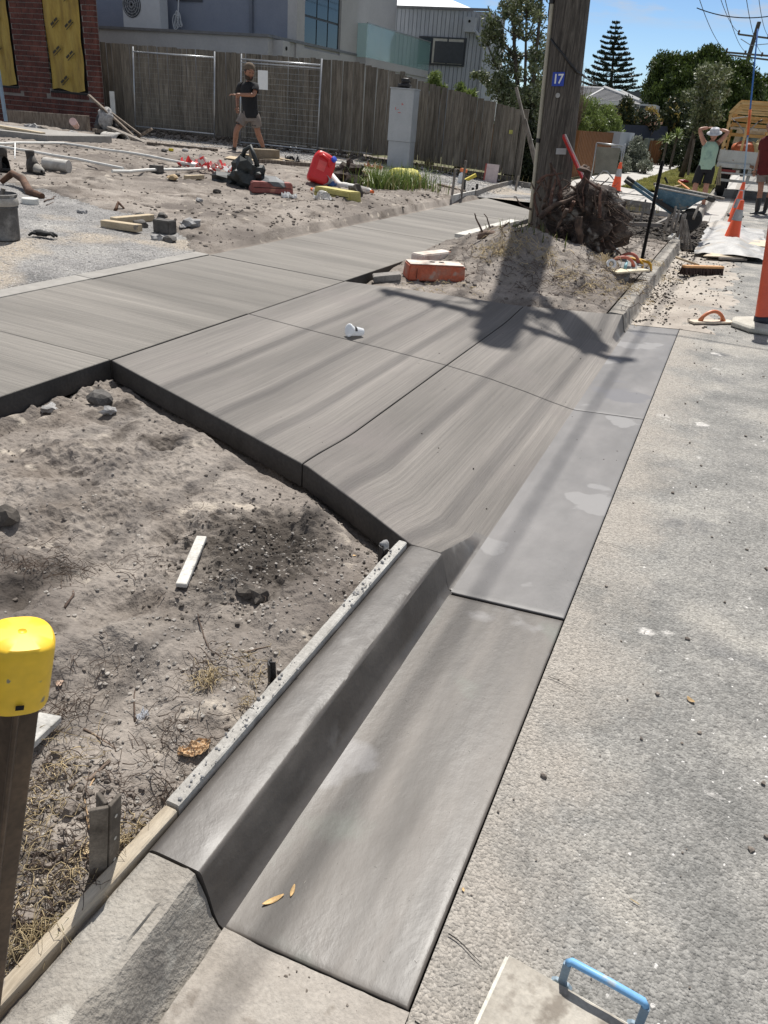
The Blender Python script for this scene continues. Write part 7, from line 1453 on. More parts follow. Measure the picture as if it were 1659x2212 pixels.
def loft(name, rings, lat, m, t, n=28, cap=True, seed=0, fold=.006):
    """cloth tube through rings (centre, half width along lat, half depth); small gathers run down it"""
    A = []; lat = V3(lat).normalized()
    for i, (c, a_, d_) in enumerate(rings):
        ax = (rings[min(i+1, len(rings)-1)][0]-rings[max(i-1, 0)][0]).normalized(); l = (lat-ax*lat.dot(ax)).normalized(); q = ax.cross(l); row = []
        for j in range(n+1):
            w = 2*math.pi*j/n; f = fold*mnoise.noise(V3((math.cos(w)*3, math.sin(w)*3, i*.8+seed)))*3; row.append(tuple(c+l*math.cos(w)*(a_+f)+q*math.sin(w)*(d_+f)))
        A.append(row)
    b_ = MB().grid(np.array(A)); 
    return b_.build(name, m, t, world=True, smooth=True, solid=.006, sub=1)
def tshirt(J, m, t, sleeve=.62, tank=False, grow=1.0):
    g = grow; lat = J['shL']-J['shR']; P_, N_ = J['pel'], J['neckb']; sp = (N_-P_).normalized(); L_ = (N_-P_).length
    rg_ = [(P_-sp*L_*.14, .190*g, .150*g), (P_+sp*L_*.06, .188*g, .148*g), (P_+sp*L_*.30, .172*g, .135*g), (P_+sp*L_*.55, .182*g, .138*g), (P_+sp*L_*.76, .200*g, .142*g)]
    if tank: rg_ += [(P_+sp*L_*.88, .165*g, .132*g), (P_+sp*L_*.985, .115*g, .11*g), (P_+sp*L_*1.02, .088, .088)]
    else: rg_ += [(P_+sp*L_*.90, .205*g, .130*g), (P_+sp*L_*1.0, .15*g, .105*g), (P_+sp*L_*1.06, .075, .078)]
    o = loft('shirt', rg_, lat, m, t)
    if not tank:
        for s in ('L', 'R'):
            sh, el = J['sh'+s], J['el'+s]; c0 = sh.lerp(N_, .35); d = (el-sh); loft('sleeve', [(c0-V3((0, 0, .03)), .085*g, .085*g), (sh, .083*g, .083*g), (sh+d*sleeve*.5, .075*g, .075*g), (sh+d*sleeve, .072*g, .072*g)], V3((0, 1, 0)) if abs(d.normalized().y) < .8 else V3((1, 0, 0)), m, t, 18, seed=3)
    return o
def shorts(J, m, t, L_=.62):
    lat = J['hipL']-J['hipR']; lat.y *= .3; P_ = J['pel']; up_ = (J['neckb']-P_).normalized(); mid_ = J['hipL'].lerp(J['hipR'], .5)
    loft('shorts', [(P_+up_*.12, .165, .130), (P_, .178, .140), (mid_-up_*.03, .182, .142), (mid_-up_*.09, .165, .13)], lat, m, t)
    for s in ('L', 'R'):
        h, k = J['hip'+s], J['knee'+s]; c0 = h.lerp(mid_, .25)+up_*.05; loft('shorts_leg', [(c0, .108, .118), (h.lerp(k, .15), .112, .116), (h.lerp(k, L_*.6), .106, .108), (h.lerp(k, L_), .108, .106)], lat, m, t, 20, seed=5)
def boot_on(ank, toe, m, t, ms=None):
    d = (toe-ank); d.z = 0; d.normalize(); g_ = ank-V3((0, 0, .085)); limb('shoe', [ank+V3((0, 0, .03)), ank-V3((0, 0, .02)), g_+d*.03+V3((0, 0, .045)), g_+d*.11+V3((0, 0, .035)), g_+d*.17+V3((0, 0, .028))], [.056, .058, (.055, .05), (.048, .038), (.040, .028)], m, t, 2)
    MB().beam(g_-d*.09+V3((0, 0, .008)), g_+d*.21+V3((0, 0, .008)), .095, .022).build('sole', m_cbase, t, world=True, bevel=.006, seg=1)
# walking man
RY = 16.15
def R3(X, Y, dy=0.): return uy((700+X*.1447)*.6636, (180+Y*.1447)*.6636, RY+dy)
J = dict(head=R3(775, 375, -.03), neck=R3(740, 555), neckb=R3(742, 640, .02), pel=R3(800, 1330, .02), hipL=R3(905, 1400, .03), hipR=R3(660, 1390, -.02), kneeL=R3(965, 1760, .12), ankL=R3(1095, 2090, .25), kneeR=R3(478, 1690, -.16), ankR=R3(440, 2085, -.05),
         shL=R3(925, 690, -.02), elL=R3(880, 895, -.16), wrL=R3(470, 885, -.42), shR=R3(570, 680, .03), elR=R3(500, 960, .16), wrR=R3(505, 1170, .02))
t, body, hd, HM = person('bearded man in black t-shirt, beanie and grey shorts striding along the side way', J, m_skin, V3((.80, -.55, -.30)), m_hair, 1.26)
m_bt = plain('black_cotton', (.012, .012, .014), rough=.9, var=.25); m_gs = plain('grey_shorts_cloth', (.20, .17, .15), rough=.9, var=.15)
tshirt(J, m_bt, t); shorts(J, m_gs, t, .58)
bn = MB().lathe([(.090, .03), (.094, .05), (.092, .075), (.080, .108), (.05, .135), (.005, .143)], 26, capb=False); bn.v = [(x*.92, y*1.14+.012, z) for x, y, z in bn.v]; bn.xf(HM @ Matrix.Rotation(-.25, 4, 'X')).build('beanie', plain('brown_beanie', (.13, .095, .065), rough=.95), t, world=True, smooth=True)
b = MB().lathe([(.060, -.112), (.072, -.085), (.076, -.05)], 22, capt=False); b.v = [(x*.93, y*1.28 if y < 0 else y*.8, z) for x, y, z in b.v]; b.xf(HM).build('beard', m_hair, t, world=True, smooth=True)
boot_on(J['ankR'], J['ankR']+V3((-.3, -.12, 0)), m_boot, t); boot_on(J['ankL'], J['ankL']+V3((-.2, -.2, 0)), m_boot, t)
for s in ('L', 'R'): limb('sock', [J['ank'+s]+(J['knee'+s]-J['ank'+s])*.06, J['ank'+s]+(J['knee'+s]-J['ank'+s])*.2], [.048, .050], m_boot, t, 1)
for s, k in (('L', .60), ('R', .60)): p = J['hip'+s].lerp(J['knee'+s], .50)+V3((0, -.112, 0)); MB().box(tuple(p), (.09, .01, .022), (0, .1, 0)).build('shorts_badge', m_black, t, world=True)
# man in the tank top, hands behind his head
TY = 21.6
def T3(X, Y, dy=0.): return uy((2150+X*.2261)*.6636, (250+Y*.2261)*.6636, TY+dy)
J = dict(head=T3(775, 830, -.05), neck=T3(765, 900, -.0), neckb=T3(735, 940, .02), pel=T3(665, 1290), hipL=T3(725, 1325, 0), hipR=T3(585, 1325, 0), kneeL=T3(655, 1580, -.05), ankL=T3(612, 1880, 0), kneeR=T3(500, 1580, -.08), ankR=T3(440, 1880, .05),
         shL=T3(850, 935, .02), elL=T3(985, 790, -.02), wrL=T3(870, 760, .10), shR=T3(615, 930, .02), elR=T3(560, 750, -.02), wrR=T3(690, 735, .10))
t, body, hd, HM = person('man in a pale green tank top and white hat with both hands behind his head', J, m_skin2, V3((-.05, -1, -.25)), m_hair)
m_tt = mat('pale_green_tank', [(.25, .40, .33), (.36, .48, .36)], scale=2.2, rough=.9, obj=True, fine=.06, spots=[((.16, .24, .22), 4, .6, .12)]); tshirt(J, m_tt, t, tank=True, grow=.98); shorts(J, m_bt, t, .85)
ht = MB().lathe([(.150, .022), (.146, .034), (.098, .052), (.092, .085), (.080, .118), (.04, .130), (.004, .132)], 26, capb=False); ht.xf(HM @ Matrix.Rotation(.10, 4, 'X')).build('bucket_hat', plain('white_grey_hat', (.50, .50, .52), rough=.85, var=.2, scale=14), t, world=True, smooth=True, solid=.004)
gb = MB().box((0, -.096, .018), (.13, .02, .032)); gb.xf(HM).build('sunglasses', m_black, t, world=True, bevel=.006)
for s in ('L', 'R'): boot_on(J['ank'+s], J['ank'+s]+V3((.05 if s == 'L' else -.1, -.3, 0)), m_boot, t)
# man in the red shirt and gumboots at the right edge
TY = 22.0
J = dict(head=T3(1585, 730, 0), neck=T3(1585, 815, 0), neckb=T3(1580, 870, 0), pel=T3(1520, 1350), hipL=T3(1580, 1380), hipR=T3(1460, 1380), kneeL=T3(1590, 1640, .1), ankL=T3(1500, 1930, .2), kneeR=T3(1440, 1640, -.05), ankR=T3(1385, 1950, 0),
         shL=T3(1700, 900, 0), elL=T3(1740, 1130, .05), wrL=T3(1720, 1330, -.05), shR=T3(1485, 910, 0), elR=T3(1425, 1140, .04), wrR=T3(1365, 1345, -.06))
t, body, hd, HM = person('man in a dark red t-shirt and black gumboots cut off by the right edge', J, m_skin, V3((-.5, -1, -.2)), m_hair)
m_rs = mat('dark_red_shirt', [(.075, .006, .007), (.12, .010, .011)], scale=4, rough=.9, obj=True); tshirt(J, m_rs, t, grow=1.04); shorts(J, m_gs, t, .55)
for s in ('L', 'R'): limb('gumboot', [J['ank'+s].lerp(J['knee'+s], .75), J['ank'+s].lerp(J['knee'+s], .4), J['ank'+s]], [.073, .068, .058], plain('black_rubber_boot', (.018, .018, .02), rough=.45), t, 2); boot_on(J['ank'+s], J['ank'+s]+V3((-.3, -.15, 0)), MT['black_rubber_boot'], t)

# ================================================================== TRUCK
ty = 26.8; X0, X1 = -.83, 1.45
def K3(X, Y, dy=0.): return uy((2150+X*.2261)*.6636, (250+Y*.2261)*.6636, ty+dy)
tr = thing('work_truck', 'white tray truck with a raw timber framed cage parked at the right edge', 'truck', (.3, ty, 0))
m_tw = mat('chalky_white_truck_paint', [(.44, .44, .41), (.54, .54, .51)], scale=3, rough=.6, fine=.06, spots=[((.20, .10, .05), 4.5, .66, .04), ((.34, .31, .26), 2, .58, .1)])
m_rt2 = mat('raw_yellow_pine', [(.42, .25, .09), (.56, .36, .15), (.62, .43, .21)], scale=3, stretch=(1, 3, 6), rough=.75, fine=.12)
zt1, zt0 = K3(870, 1045).z, K3(870, 1212).z; XM = (X0+X1)/2; XW = X1-X0
MB().box((XM, ty, (zt0+zt1)/2), (XW, .05, zt1-zt0)).build('tailgate', m_tw, tr, world=True, bevel=.01)
MB().box((XM, ty+2.2, zt0-.02), (XW, 4.4, .10)).build('tray_floor', m_tw, tr, world=True)
for s in (X0, X1): MB().box((s, ty+2.2, (zt0+zt1)/2), (.05, 4.35, zt1-zt0)).build('tray_side', m_tw, tr, world=True, bevel=.008)
MB().box((XM, ty-.02, zt0-.10), (XW+.02, .08, .12)).build('rear_rail', m_tw, tr, world=True, bevel=.01)
for xx in (X0+.32, X1-.32):
    tl = MB().box((xx, ty-.02, zt0-.27), (.48, .10, .13)).build('tail_light', plain('tail_lamp_red', (.20, .015, .012), rough=.25), tr, world=True, bevel=.008); MB().box((xx+.29*(1 if xx < 0 else -1), ty-.02, zt0-.27), (.09, .10, .13)).build('clear_lens', plain('lens_clear', (.5, .45, .4), rough=.2), tl, world=True)
MB().box((XM, ty+.05, .50), (XW-.3, .08, .07)).build('bumper_bar', m_tw, tr, world=True); MB().box((XM-.15, ty-.06, .70), (XW-.5, .05, .045)).build('step_bar', m_tw, tr, world=True)
for xx in (.10, .85): MB().box((xx, ty+.06, .66), (.10, .10, .42)).build('chassis_bracket', m_tw, tr, world=True)
for s in (-.45, .45): MB().box((XM+s*.9, ty+3.2, .72), (.09, 6.0, .18)).build('chassis_rail', m_black, tr, world=True)
for yy_ in (1.15, 5.6):
    for s in (X0+.22, X1-.22):
        w_ = MB().lathe([(.22, -.14), (.40, -.13), (.42, -.08), (.42, .08), (.40, .13), (.22, .14)], 26, Matrix.Translation((s, ty+yy_, .42)) @ Matrix.Rotation(math.pi/2, 4, 'Y')).build('wheel', m_cbase, tr, world=True, auto=.6); MB().lathe([(.2, -.10), (.22, -.12), (.22, .12), (.2, .10)], 18, Matrix.Translation((s, ty+yy_, .42)) @ Matrix.Rotation(math.pi/2, 4, 'Y')).build('rim', m_gal, w_, world=True)
    for s in (X0+.22, X1-.22): MB().box((s, ty+yy_+.48, .55), (.4, .02, .5)).build('mudflap', m_black, tr, world=True) if yy_ < 2 else None
MB().box((XM, ty+5.4, 1.25), (2.05, 1.9, 1.45), taper=.9).build('cab', m_tw, tr, world=True, bevel=.08); MB().box((XM, ty+4.44, 1.55), (1.5, .04, .5)).build('rear_window', m_glass, tr, world=True)
# timber cage: posts, rails and slats
zr = K3(985, 525).z; zp = K3(1155, 370).z; xk = K3(1155, 370).x
for xx in (X0+.04, X0+.55, XM, X1-.55, X1-.04):
    for dy_ in (.03, 4.3): MB().box((xx, ty+dy_, (zt1-.3+zr)/2), (.07, .05, zr-zt1+.3)).build('cage_post', m_rt2, tr, world=True)
for dy_ in (.03, 2.1, 4.3):
    MB().beam((X0, ty+dy_, zr), (xk, ty+dy_, zp), .05, .09).build('rafter', m_rt2, tr, world=True); MB().beam((X1, ty+dy_, zr), (X1-(xk-X0), ty+dy_, zp), .05, .09).build('rafter', m_rt2, tr, world=True); MB().beam((xk, ty+dy_, zp), (X1-(xk-X0), ty+dy_, zp), .05, .09).build('rafter', m_rt2, tr, world=True)
for k, Yq in enumerate((415, 450, 488, 522)):
    p = K3(1100, Yq, .0); xs_ = X0+(zp-p.z)/(zp-zr)*0+.0; xl = X0+(xk-X0)*max(0, (p.z-zr))/(zp-zr); MB().box((XM, ty+.07, p.z), (XW-2*(xl-X0), .03, .05)).build('rear_slat', m_rt2, tr, world=True)
for k, Yq in enumerate((580, 625, 690, 742, 835)): MB().box((XM, ty+4.2, K3(1100, Yq, 4.2).z), (XW, .03, .07 if k % 2 else .10)).build('front_slat', m_rt2 if k != 3 else m_wwood, tr, world=True)
for s in (X0, X1):
    for k in range(5): MB().box((s, ty+2.2, zt1+.12+k*(zr-zt1)/5), (.025, 4.3, .09)).build('side_slat', m_rt2, tr, world=True)
for k in range(14): MB().box((XM, ty+.2+k*.31, zp+.06), (XW-2*(xk-X0), .17, .02)).build('roof_slat', m_rt2, tr, world=True)
for k in range(10):
    for s, d_ in ((X0, 1), (X1, -1)): MB().beam((s, ty+.2+k*.43, zr+.05), (s+d_*(xk-X0), ty+.2+k*.43, zp+.05), .10, .02).build('roof_slat', m_rt2, tr, world=True)
a, b2 = K3(1000, 608, .3), K3(1300, 565, .3); plank('timber_board', a, b2, .25, .03, m_wwood, 'pale boards slung across the rear of the truck cage', 'boards')
# load on the tray
o = MB().blob((0, 0, .25), .42, 3, .12, 91, (.85, .6, .72)).build('orange_drum', mat('faded_orange_drum', [(.40, .09, .03), (.50, .14, .05)], scale=3, rough=.6, obj=True), smooth=True); q = K3(1210, 1040, .6); tag_loc(o, V3((q.x, q.y, zt0+.05)), 'rounded orange drum loaded on the truck tray', 'drum')
o = MB().blob((0, 0, .26), .40, 3, .28, 92, (.55, .5, .8)).build('cement_sack', mat('yellow_white_sack', [(.50, .42, .22), (.62, .55, .36)], scale=3, rough=.8, obj=True)); q = K3(1390, 1040, .6); tag_loc(o, V3((q.x, q.y, zt0+.05)), 'lumpy yellow-white sack loaded on the truck tray', 'sack')
t = thing('machine_handle', 'pair of bent steel handles with black grips sticking up from the truck load', 'handle', K3(1235, 900, .8))
for pts in (((1040, 628), (1100, 655), (1190, 765), (1235, 900)), ((1470, 622), (1400, 655), (1290, 765), (1245, 900))):
    P_ = [K3(x, y, .8) for x, y in pts]; MB().tube(P_, .018, 8).build('handle_tube', m_gal, t, world=True, smooth=True); MB().tube([P_[0], P_[0].lerp(P_[1], .9)], .028, 8).build('grip', m_black, t, world=True, smooth=True)
t = thing('garden_fork', 'rusty fork and rake heads leaning at the left corner of the truck', 'tool', K3(820, 1560, -.4)); 
for k in range(5): a = K3(800+k*14, 1560, -.3); b2 = K3(850+k*6, 1280, -.2); MB().tube([a, b2], .012, 6).build('shaft', m_rust if k % 2 else m_wood, t, world=True)
# ================================================================== PLANTS AND THE STREET BEYOND
def leafmesh(name, C, size, m, parent, seed, aspect=.42, up=0., kind=None, var=.5, outward=None):
    """one small folded leaf (a quad) at every point of C"""
    rg = np.random.default_rng(seed); n = len(C); d = rg.normal(size=(n, 3)); d[:, 2] += up
    if outward is not None: d = d*.8+outward
    d /= np.linalg.norm(d, axis=1, keepdims=True); s = np.cross(d, rg.normal(size=(n, 3))); s /= np.linalg.norm(s, axis=1, keepdims=True)
    L = size*(1-var/2+var*rg.random((n, 1))); Wd = L*aspect
    V = np.stack([C-d*L/2, C-s*Wd/2, C+d*L/2, C+s*Wd/2], 1).reshape(-1, 3); F = np.arange(n*4).reshape(n, 4)
    return npmesh(name, V, F, m, parent, False, kind)
def clumps(centres, radii, per, seed, flat=1., shell=.55):
    rg = np.random.default_rng(seed); out = []; nd = []
    for c, r in zip(centres, radii):
        d = rg.normal(size=(per, 3)); d /= np.linalg.norm(d, axis=1, keepdims=True); q = (shell+(1-shell)*rg.random((per, 1)))*r; p = d*q; p[:, 2] *= flat; out.append(np.array(c)+p); nd.append(d)
    return np.vstack(out), np.vstack(nd)
m_trunk = mat('grey_brown_trunk', [(.05, .04, .032), (.12, .10, .08)], scale=6, rough=.9, bump=.01, bscale=20, fine=.2, obj=True)
m_l1 = leafmat('banksia_leaf', (.055, .075, .030), (.23, .26, .13), .18); m_l1b = leafmat('banksia_leaf_back', (.24, .26, .19), (.44, .45, .37), .1)
m_l2 = leafmat('dark_cypress_leaf', (.014, .028, .007), (.10, .14, .03), .15); m_l3 = leafmat('bright_bush_leaf', (.07, .11, .02), (.24, .30, .09), .3)
m_l4 = leafmat('dark_bush_leaf', (.012, .020, .008), (.05, .065, .025), .15); m_l5 = leafmat('silver_bush_leaf', (.13, .15, .11), (.32, .34, .27), .15); m_l6 = leafmat('pine_needle', (.006, .014, .008), (.028, .050, .026), .05)
def tree(name, label, base, branches, tips, r0, per, size, m, seed, aspect=.42, backs=None, group=None, clr=(.25, .45), cat='tree', flat=.9, up=.3):
    t = thing(name, label, cat, base, group=group)
    b = MB()
    for pts, r in branches: b.tube(pts, [r*(1-.75*i/(len(pts)-1)) for i in range(len(pts))], 7)
    # limbs from the stem out to every clump
    b.build('trunk', m_trunk, t, world=True, smooth=True)
    rg = np.random.default_rng(seed); rad = rg.uniform(*clr, len(tips)); C, nd = clumps(tips, rad, per, seed, flat, .35)
    lm = MB(); allp = [V3(p) for pts, r in branches for p in pts[1:]]
    for c in tips[::2]:
        q = min(allp, key=lambda p: (p-V3(c)).length+(.0 if p.z < c[2] else 1)); lm.tube([q, q.lerp(V3(c), .55)+V3((0, 0, -.05)), V3(c)], [r0*.25, r0*.16, r0*.06], 5, cap=False)
    lm.build('limbs', m_trunk, t, world=True, kind='stuff')
    leafmesh('crown', C, size, m, t, seed+1, aspect, up, outward=nd*.7)
    if backs is not None:
        k = rg.random(len(C)) < .16; leafmesh('pale_leaves', C[k]+rg.normal(size=(k.sum(), 3))*.02, size*.9, backs, t, seed+2, aspect, up)
    return t
# banksia-like street tree left of the pole
def pline(pts, y, dy=0): return [uy(u, v, y+dy*i) for i, (u, v) in enumerate(pts)]
yt = 22.6; stems = [([(1130, 385), (1130, 300), (1122, 220), (1112, 120), (1108, 20), (1105, -80)], .09), ([(1132, 385), (1140, 300), (1150, 200), (1160, 100), (1170, 0), (1176, -80)], .08), ([(1128, 385), (1115, 310), (1098, 250), (1085, 200), (1078, 150)], .06), ([(1133, 385), (1150, 320), (1168, 250), (1176, 180)], .06), ([(1126, 300), (1134, 200), (1136, 90), (1138, -20)], .06)]
br = [(pline(p, yt, .05), r) for p, r in stems]; tips = []; rg = np.random.default_rng(31)
for pts, r in br:
    for k in range(1, len(pts)):
        for j in range(7):
            p = pts[k-1].lerp(pts[k], rg.random()); tips.append((p.x+rg.normal()*.26, p.y+rg.normal()*.4, p.z+rg.normal()*.18))
for k in range(60): p = uy(rg.uniform(1092, 1185), rg.uniform(200, 385), yt); tips.append((p.x, yt+rg.normal()*.5, p.z))
for u, v in ((1062, 75), (1075, 60), (1068, 85), (1058, 165), (1066, 180), (1080, 190), (1070, 130), (1095, 30), (1120, 10), (1150, 20)): p = uy(u, v, yt); tips += [(p.x+rg.normal()*.1, yt+rg.normal()*.2, p.z) for _ in range(3)]
tree('street_tree', 'tall loose grey-green tree behind the fence end, left of the power pole', (br[0][0][0].x, yt, .15), br, tips, .09, 105, .105, m_l1, 33, .40, m_l1b, clr=(.14, .30))
# leaning young tree behind the man in the tank top
yt = 31.; br = [(pline([(1471, 383), (1487, 330), (1500, 285), (1512, 250), (1522, 210), (1530, 170)], yt), .10)]; tips = []
for k in range(95):
    u = rg.uniform(-1, 1); v = rg.uniform(0, 1); wv = (.35+.65*math.sin(math.pi*min(1, .05+v*.95)))*(.8+.35*math.sin(v*17)); uc = 1540-v*22; p = uy(uc+u*(44*wv), 145+v*132, yt); tips.append((p.x, yt+rg.normal()*.6, p.z))
tree('leaning_tree', 'pale grey-green young tree leaning over the man in the tank top', (br[0][0][0].x, yt, .15), br, tips, .09, 75, .14, m_l1, 41, .36, m_l1b, clr=(.12, .30))
o = MB().beam(uy(1486, 378, 30.6), uy(1500, 300, 30.8), .07, .05).build('tree_stake', m_grey_timber); tag(o, 'timber stake standing beside the leaning young tree', 'timber stake')
# big rounded cypress
def bigcrown(u0, u1, vt, vb, y, n, seed, exp_=.5, dep=3., rnd=.6):
    rg = np.random.default_rng(seed); out = []
    while len(out) < n:
        s = rg.uniform(-1, 1); t_ = rg.uniform(0, 1); lim = (1-abs(s)**2.6)**exp_; vtop = vb-(vb-vt)*lim*(1+.05*math.sin(s*9+seed)+.04*math.sin(s*23))
        v = vb-(vb-vtop)*t_; u = (u0+u1)/2+(u1-u0)/2*s; dd = dep*(1-s*s)**.5*(1-t_**3*.8); p = uy(u, v, y); out.append((p.x, y-dd*rg.random(), p.z))
    return out
yt = 60.; tips = bigcrown(1393, 1648, 126, 292, yt, 760, 51, .36, 3.5)+bigcrown(1396, 1480, 136, 300, yt-1, 160, 52, .4, 2.5)
bb = uy(1450, 290, yt); br = [([V3((bb.x, yt-1.2, .1)), V3((bb.x+.2, yt-1.2, 2.2)), V3((bb.x-.3, yt-1.4, 4.))], .35), ([V3((bb.x+3, yt-.5, .1)), V3((bb.x+3.3, yt-1, 2.4)), V3((bb.x+4, yt-1.4, 4.))], .3)]
tree('cypress_tree', 'big dark rounded cypress tree beyond the navy fence', (bb.x, yt-1.2, .1), br, tips, .2, 330, .22, m_l2, 53, .40, None, clr=(.40, .75), flat=1, up=.9)
# wispy far tree at the right edge
yt = 70.; br = [([uy(1570, 285, yt), uy(1590, 255, yt), uy(1618, 232, yt), uy(1645, 222, yt), uy(1680, 205, yt)], .18), ([uy(1570, 285, yt), uy(1610, 262, yt), uy(1650, 248, yt), uy(1690, 245, yt)], .15)]
tips = [tuple(uy(rg.uniform(1590, 1700), rg.uniform(165, 260), yt+rg.normal())) for _ in range(70)]
tree('spreading_tree', 'spreading open tree with bare limbs at the right edge behind the truck', (uy(1570, 300, yt).x, yt, .1), br, tips, .15, 60, .34, m_l2, 57, .4, None, clr=(.3, .7))
# Norfolk pine
yt = 112.; nb = uy(1318, 262, yt); ntop = uy(1331, 45, yt); t = thing('norfolk_pine', 'tall symmetrical tiered pine standing against the blue sky', 'pine tree', (nb.x, yt, .0))
axis = lambda f: V3((nb.x, yt, .5)).lerp(ntop, f); MB().tube([V3((nb.x, yt, 0)), axis(.5), ntop], [.28, .18, .04], 8).build('trunk', m_trunk, t, world=True, smooth=True)
rg = np.random.default_rng(61); C = []; bm_ = MB(); tiers = 15
for k in range(tiers):
    f = .35+.63*(k/(tiers-1))**.93; c = axis(f); z_ = (1-f)/.65; Lb = .22+4.4*z_**.85*(.86+.28*rg.random()); nb_ = 9 if k < 12 else 6
    for j in range(nb_):
        a = 2*math.pi*(j+.5*k)/nb_+rg.normal()*.12; d = V3((math.cos(a), math.sin(a), 0)); Lj = Lb*(.85+.25*rg.random()); pts = [c+d*Lj*s_+V3((0, 0, Lj*(-.10*s_+.20*s_**2.2))) for s_ in np.linspace(0, 1, 7)]
        bm_.tube(pts, [.07*z_+.02, .05, .04, .03, .03, .02, .01], 4, cap=False)
        m_ = int(30+200*z_); s_ = np.sqrt(rg.uniform(.03, 1.0, m_)); si = rg.normal(size=m_)*.14*Lj*(1.05-s_)**.5
        base_ = np.array(c)[None]+np.array(d)[None]*(Lj*s_)[:, None]; base_[:, 2] += Lj*(-.10*s_+.20*s_**2.2)+np.abs(si)*.10+rg.random(m_)*.16; perp = np.array([-d.y, d.x, 0]); C.append(base_+perp[None]*si[:, None])
bm_.build('branches', m_trunk, t, world=True, kind='stuff'); leafmesh('foliage', np.vstack(C), .30, m_l6, t, 62, .34, .25)
# bushes: (label, u0, u1, vtop, vbase, y, n clumps, per, leaf size, material, clump radius)
def bush(name, label, u0, u1, vt, vb, y, n, per, size, m, seed, clr=(.15, .35), dep=.8, up=.4, aspect=.4, zb=.15, cat='bush', extra=None):
    tips = bigcrown(u0, u1, vt, vb, y, n, seed, .6, dep); b0 = uy((u0+u1)/2, vb, y); rg = np.random.default_rng(seed); t = thing(name, label, cat, (b0.x, y, zb)); b = MB()
    for k in range(7):
        tp = tips[(k*13) % len(tips)]; b.tube([V3((b0.x+rg.normal()*.1, y, zb)), V3(tp).lerp(V3((b0.x, y, zb)), .5), V3(tp)], [.03, .02, .01], 5)
    b.build('stems', m_trunk, t, world=True, kind='stuff', smooth=True)
    C, nd = clumps(tips, rg.uniform(*clr, len(tips)), per, seed, .9, .3); leafmesh('foliage', C, size, m, t, seed+1, aspect, up, outward=nd*.5)
    if extra: k = rg.random(len(C)) < .05; leafmesh('flowers', C[k], size*1.1, extra, t, seed+3, .8)
    return t
m_flw = leafmat('pinkish_flower', (.35, .15, .10), (.55, .42, .30), .2); m_gold = leafmat('golden_new_leaf', (.22, .15, .04), (.36, .28, .08), .3)
bush('feathery_bush', 'bright feathery green bush above the brown timber fence', 1222, 1305, 216, 290, 33, 130, 95, .12, m_l3, 71, up=1.0, aspect=.22, dep=1.5)
bush('tall_bush', 'green bush between the feathery bush and the white house', 1285, 1335, 232, 285, 37, 60, 80, .14, m_l3, 73, up=.8, aspect=.25)
bush('flowering_bush', 'dark bush with pale flowers before the far white house', 1335, 1368, 212, 272, 45, 70, 80, .15, m_l4, 75, extra=m_gold)
bush('flowering_bush', 'olive bush with golden tips right of the white house wall', 1358, 1420, 245, 275, 47, 60, 80, .15, m_l4, 77, extra=m_flw)
bush('golden_bush', 'small golden-leaved bush against the big cypress', 1398, 1418, 236, 275, 50, 24, 70, .16, m_gold, 79)
bush('silver_shrub', 'silvery low shrub beside the concrete path, the left one', 1326, 1360, 329, 366, 33.5, 55, 90, .08, m_l5, 81, clr=(.1, .22), zb=.13)
bush('green_shrub', 'taller grey-green shrub before the picket fence', 1355, 1398, 304, 362, 35.5, 90, 90, .10, m_l5, 83, clr=(.12, .28), zb=.13)
bush('silver_shrub', 'silvery low shrub at the foot of the grey-green shrub, the right one', 1380, 1405, 348, 363, 34.5, 24, 80, .08, m_l5, 84, clr=(.1, .18), zb=.13)
bush('dark_hedge', 'dark leafy mass between the far fence and the leaning tree', 1425, 1500, 225, 345, 52, 190, 90, .22, m_l4, 85, clr=(.3, .6), dep=2, extra=m_gold)
bush('dark_shrub', 'dark shrub behind the man in the tank top', 1478, 1530, 262, 372, 40, 90, 85, .16, m_l4, 87, clr=(.2, .4))
bush('fence_shrub', 'dark green climbing shrub filling the gap behind the leaning stakes', 1112, 1185, 262, 398, 21.4, 120, 90, .09, m_l4, 89, clr=(.12, .28))
bush('verge_shrub', 'dark low plants beyond the silver shrubs', 1430, 1478, 305, 352, 46, 50, 80, .15, m_l4, 91)
# spiky yuccas
for u, v, lab in ((1441, 305, 'left spiky yucca plant against the pale garden wall'), (1462, 296, 'right taller spiky yucca plant against the pale garden wall')):
    c = uy(u, v, 42); t = thing('yucca_plant', lab, 'yucca', (c.x, 42, .15)); MB().tube([(c.x, 42, .15), tuple(c)], .06, 6).build('stem', m_trunk, t, world=True); V = []; F = []; rg = np.random.default_rng(int(u))
    for k in range(64):
        d = rg.normal(size=3); d[2] = abs(d[2])*.8-.15; d /= np.linalg.norm(d); s = np.cross(d, [0, 0, 1.]); s /= np.linalg.norm(s)+1e-6; L_ = .55*(.7+.5*rg.random()); c_ = np.array(c); b0 = len(V); V += [c_-s*.02, c_+s*.02, c_+d*L_*.6+s*.028+[0, 0, .02], c_+d*L_+[0, 0, -.08], c_+d*L_*.6-s*.028+[0, 0, .02]]; F += [(b0, b0+1, b0+2, b0+4), (b0+4, b0+2, b0+3, b0+3)]
    MB().add([tuple(p) for p in V], [f[:3] if f[2] == f[3] else f for f in F]).build('leaves', m_l3, t, world=True)
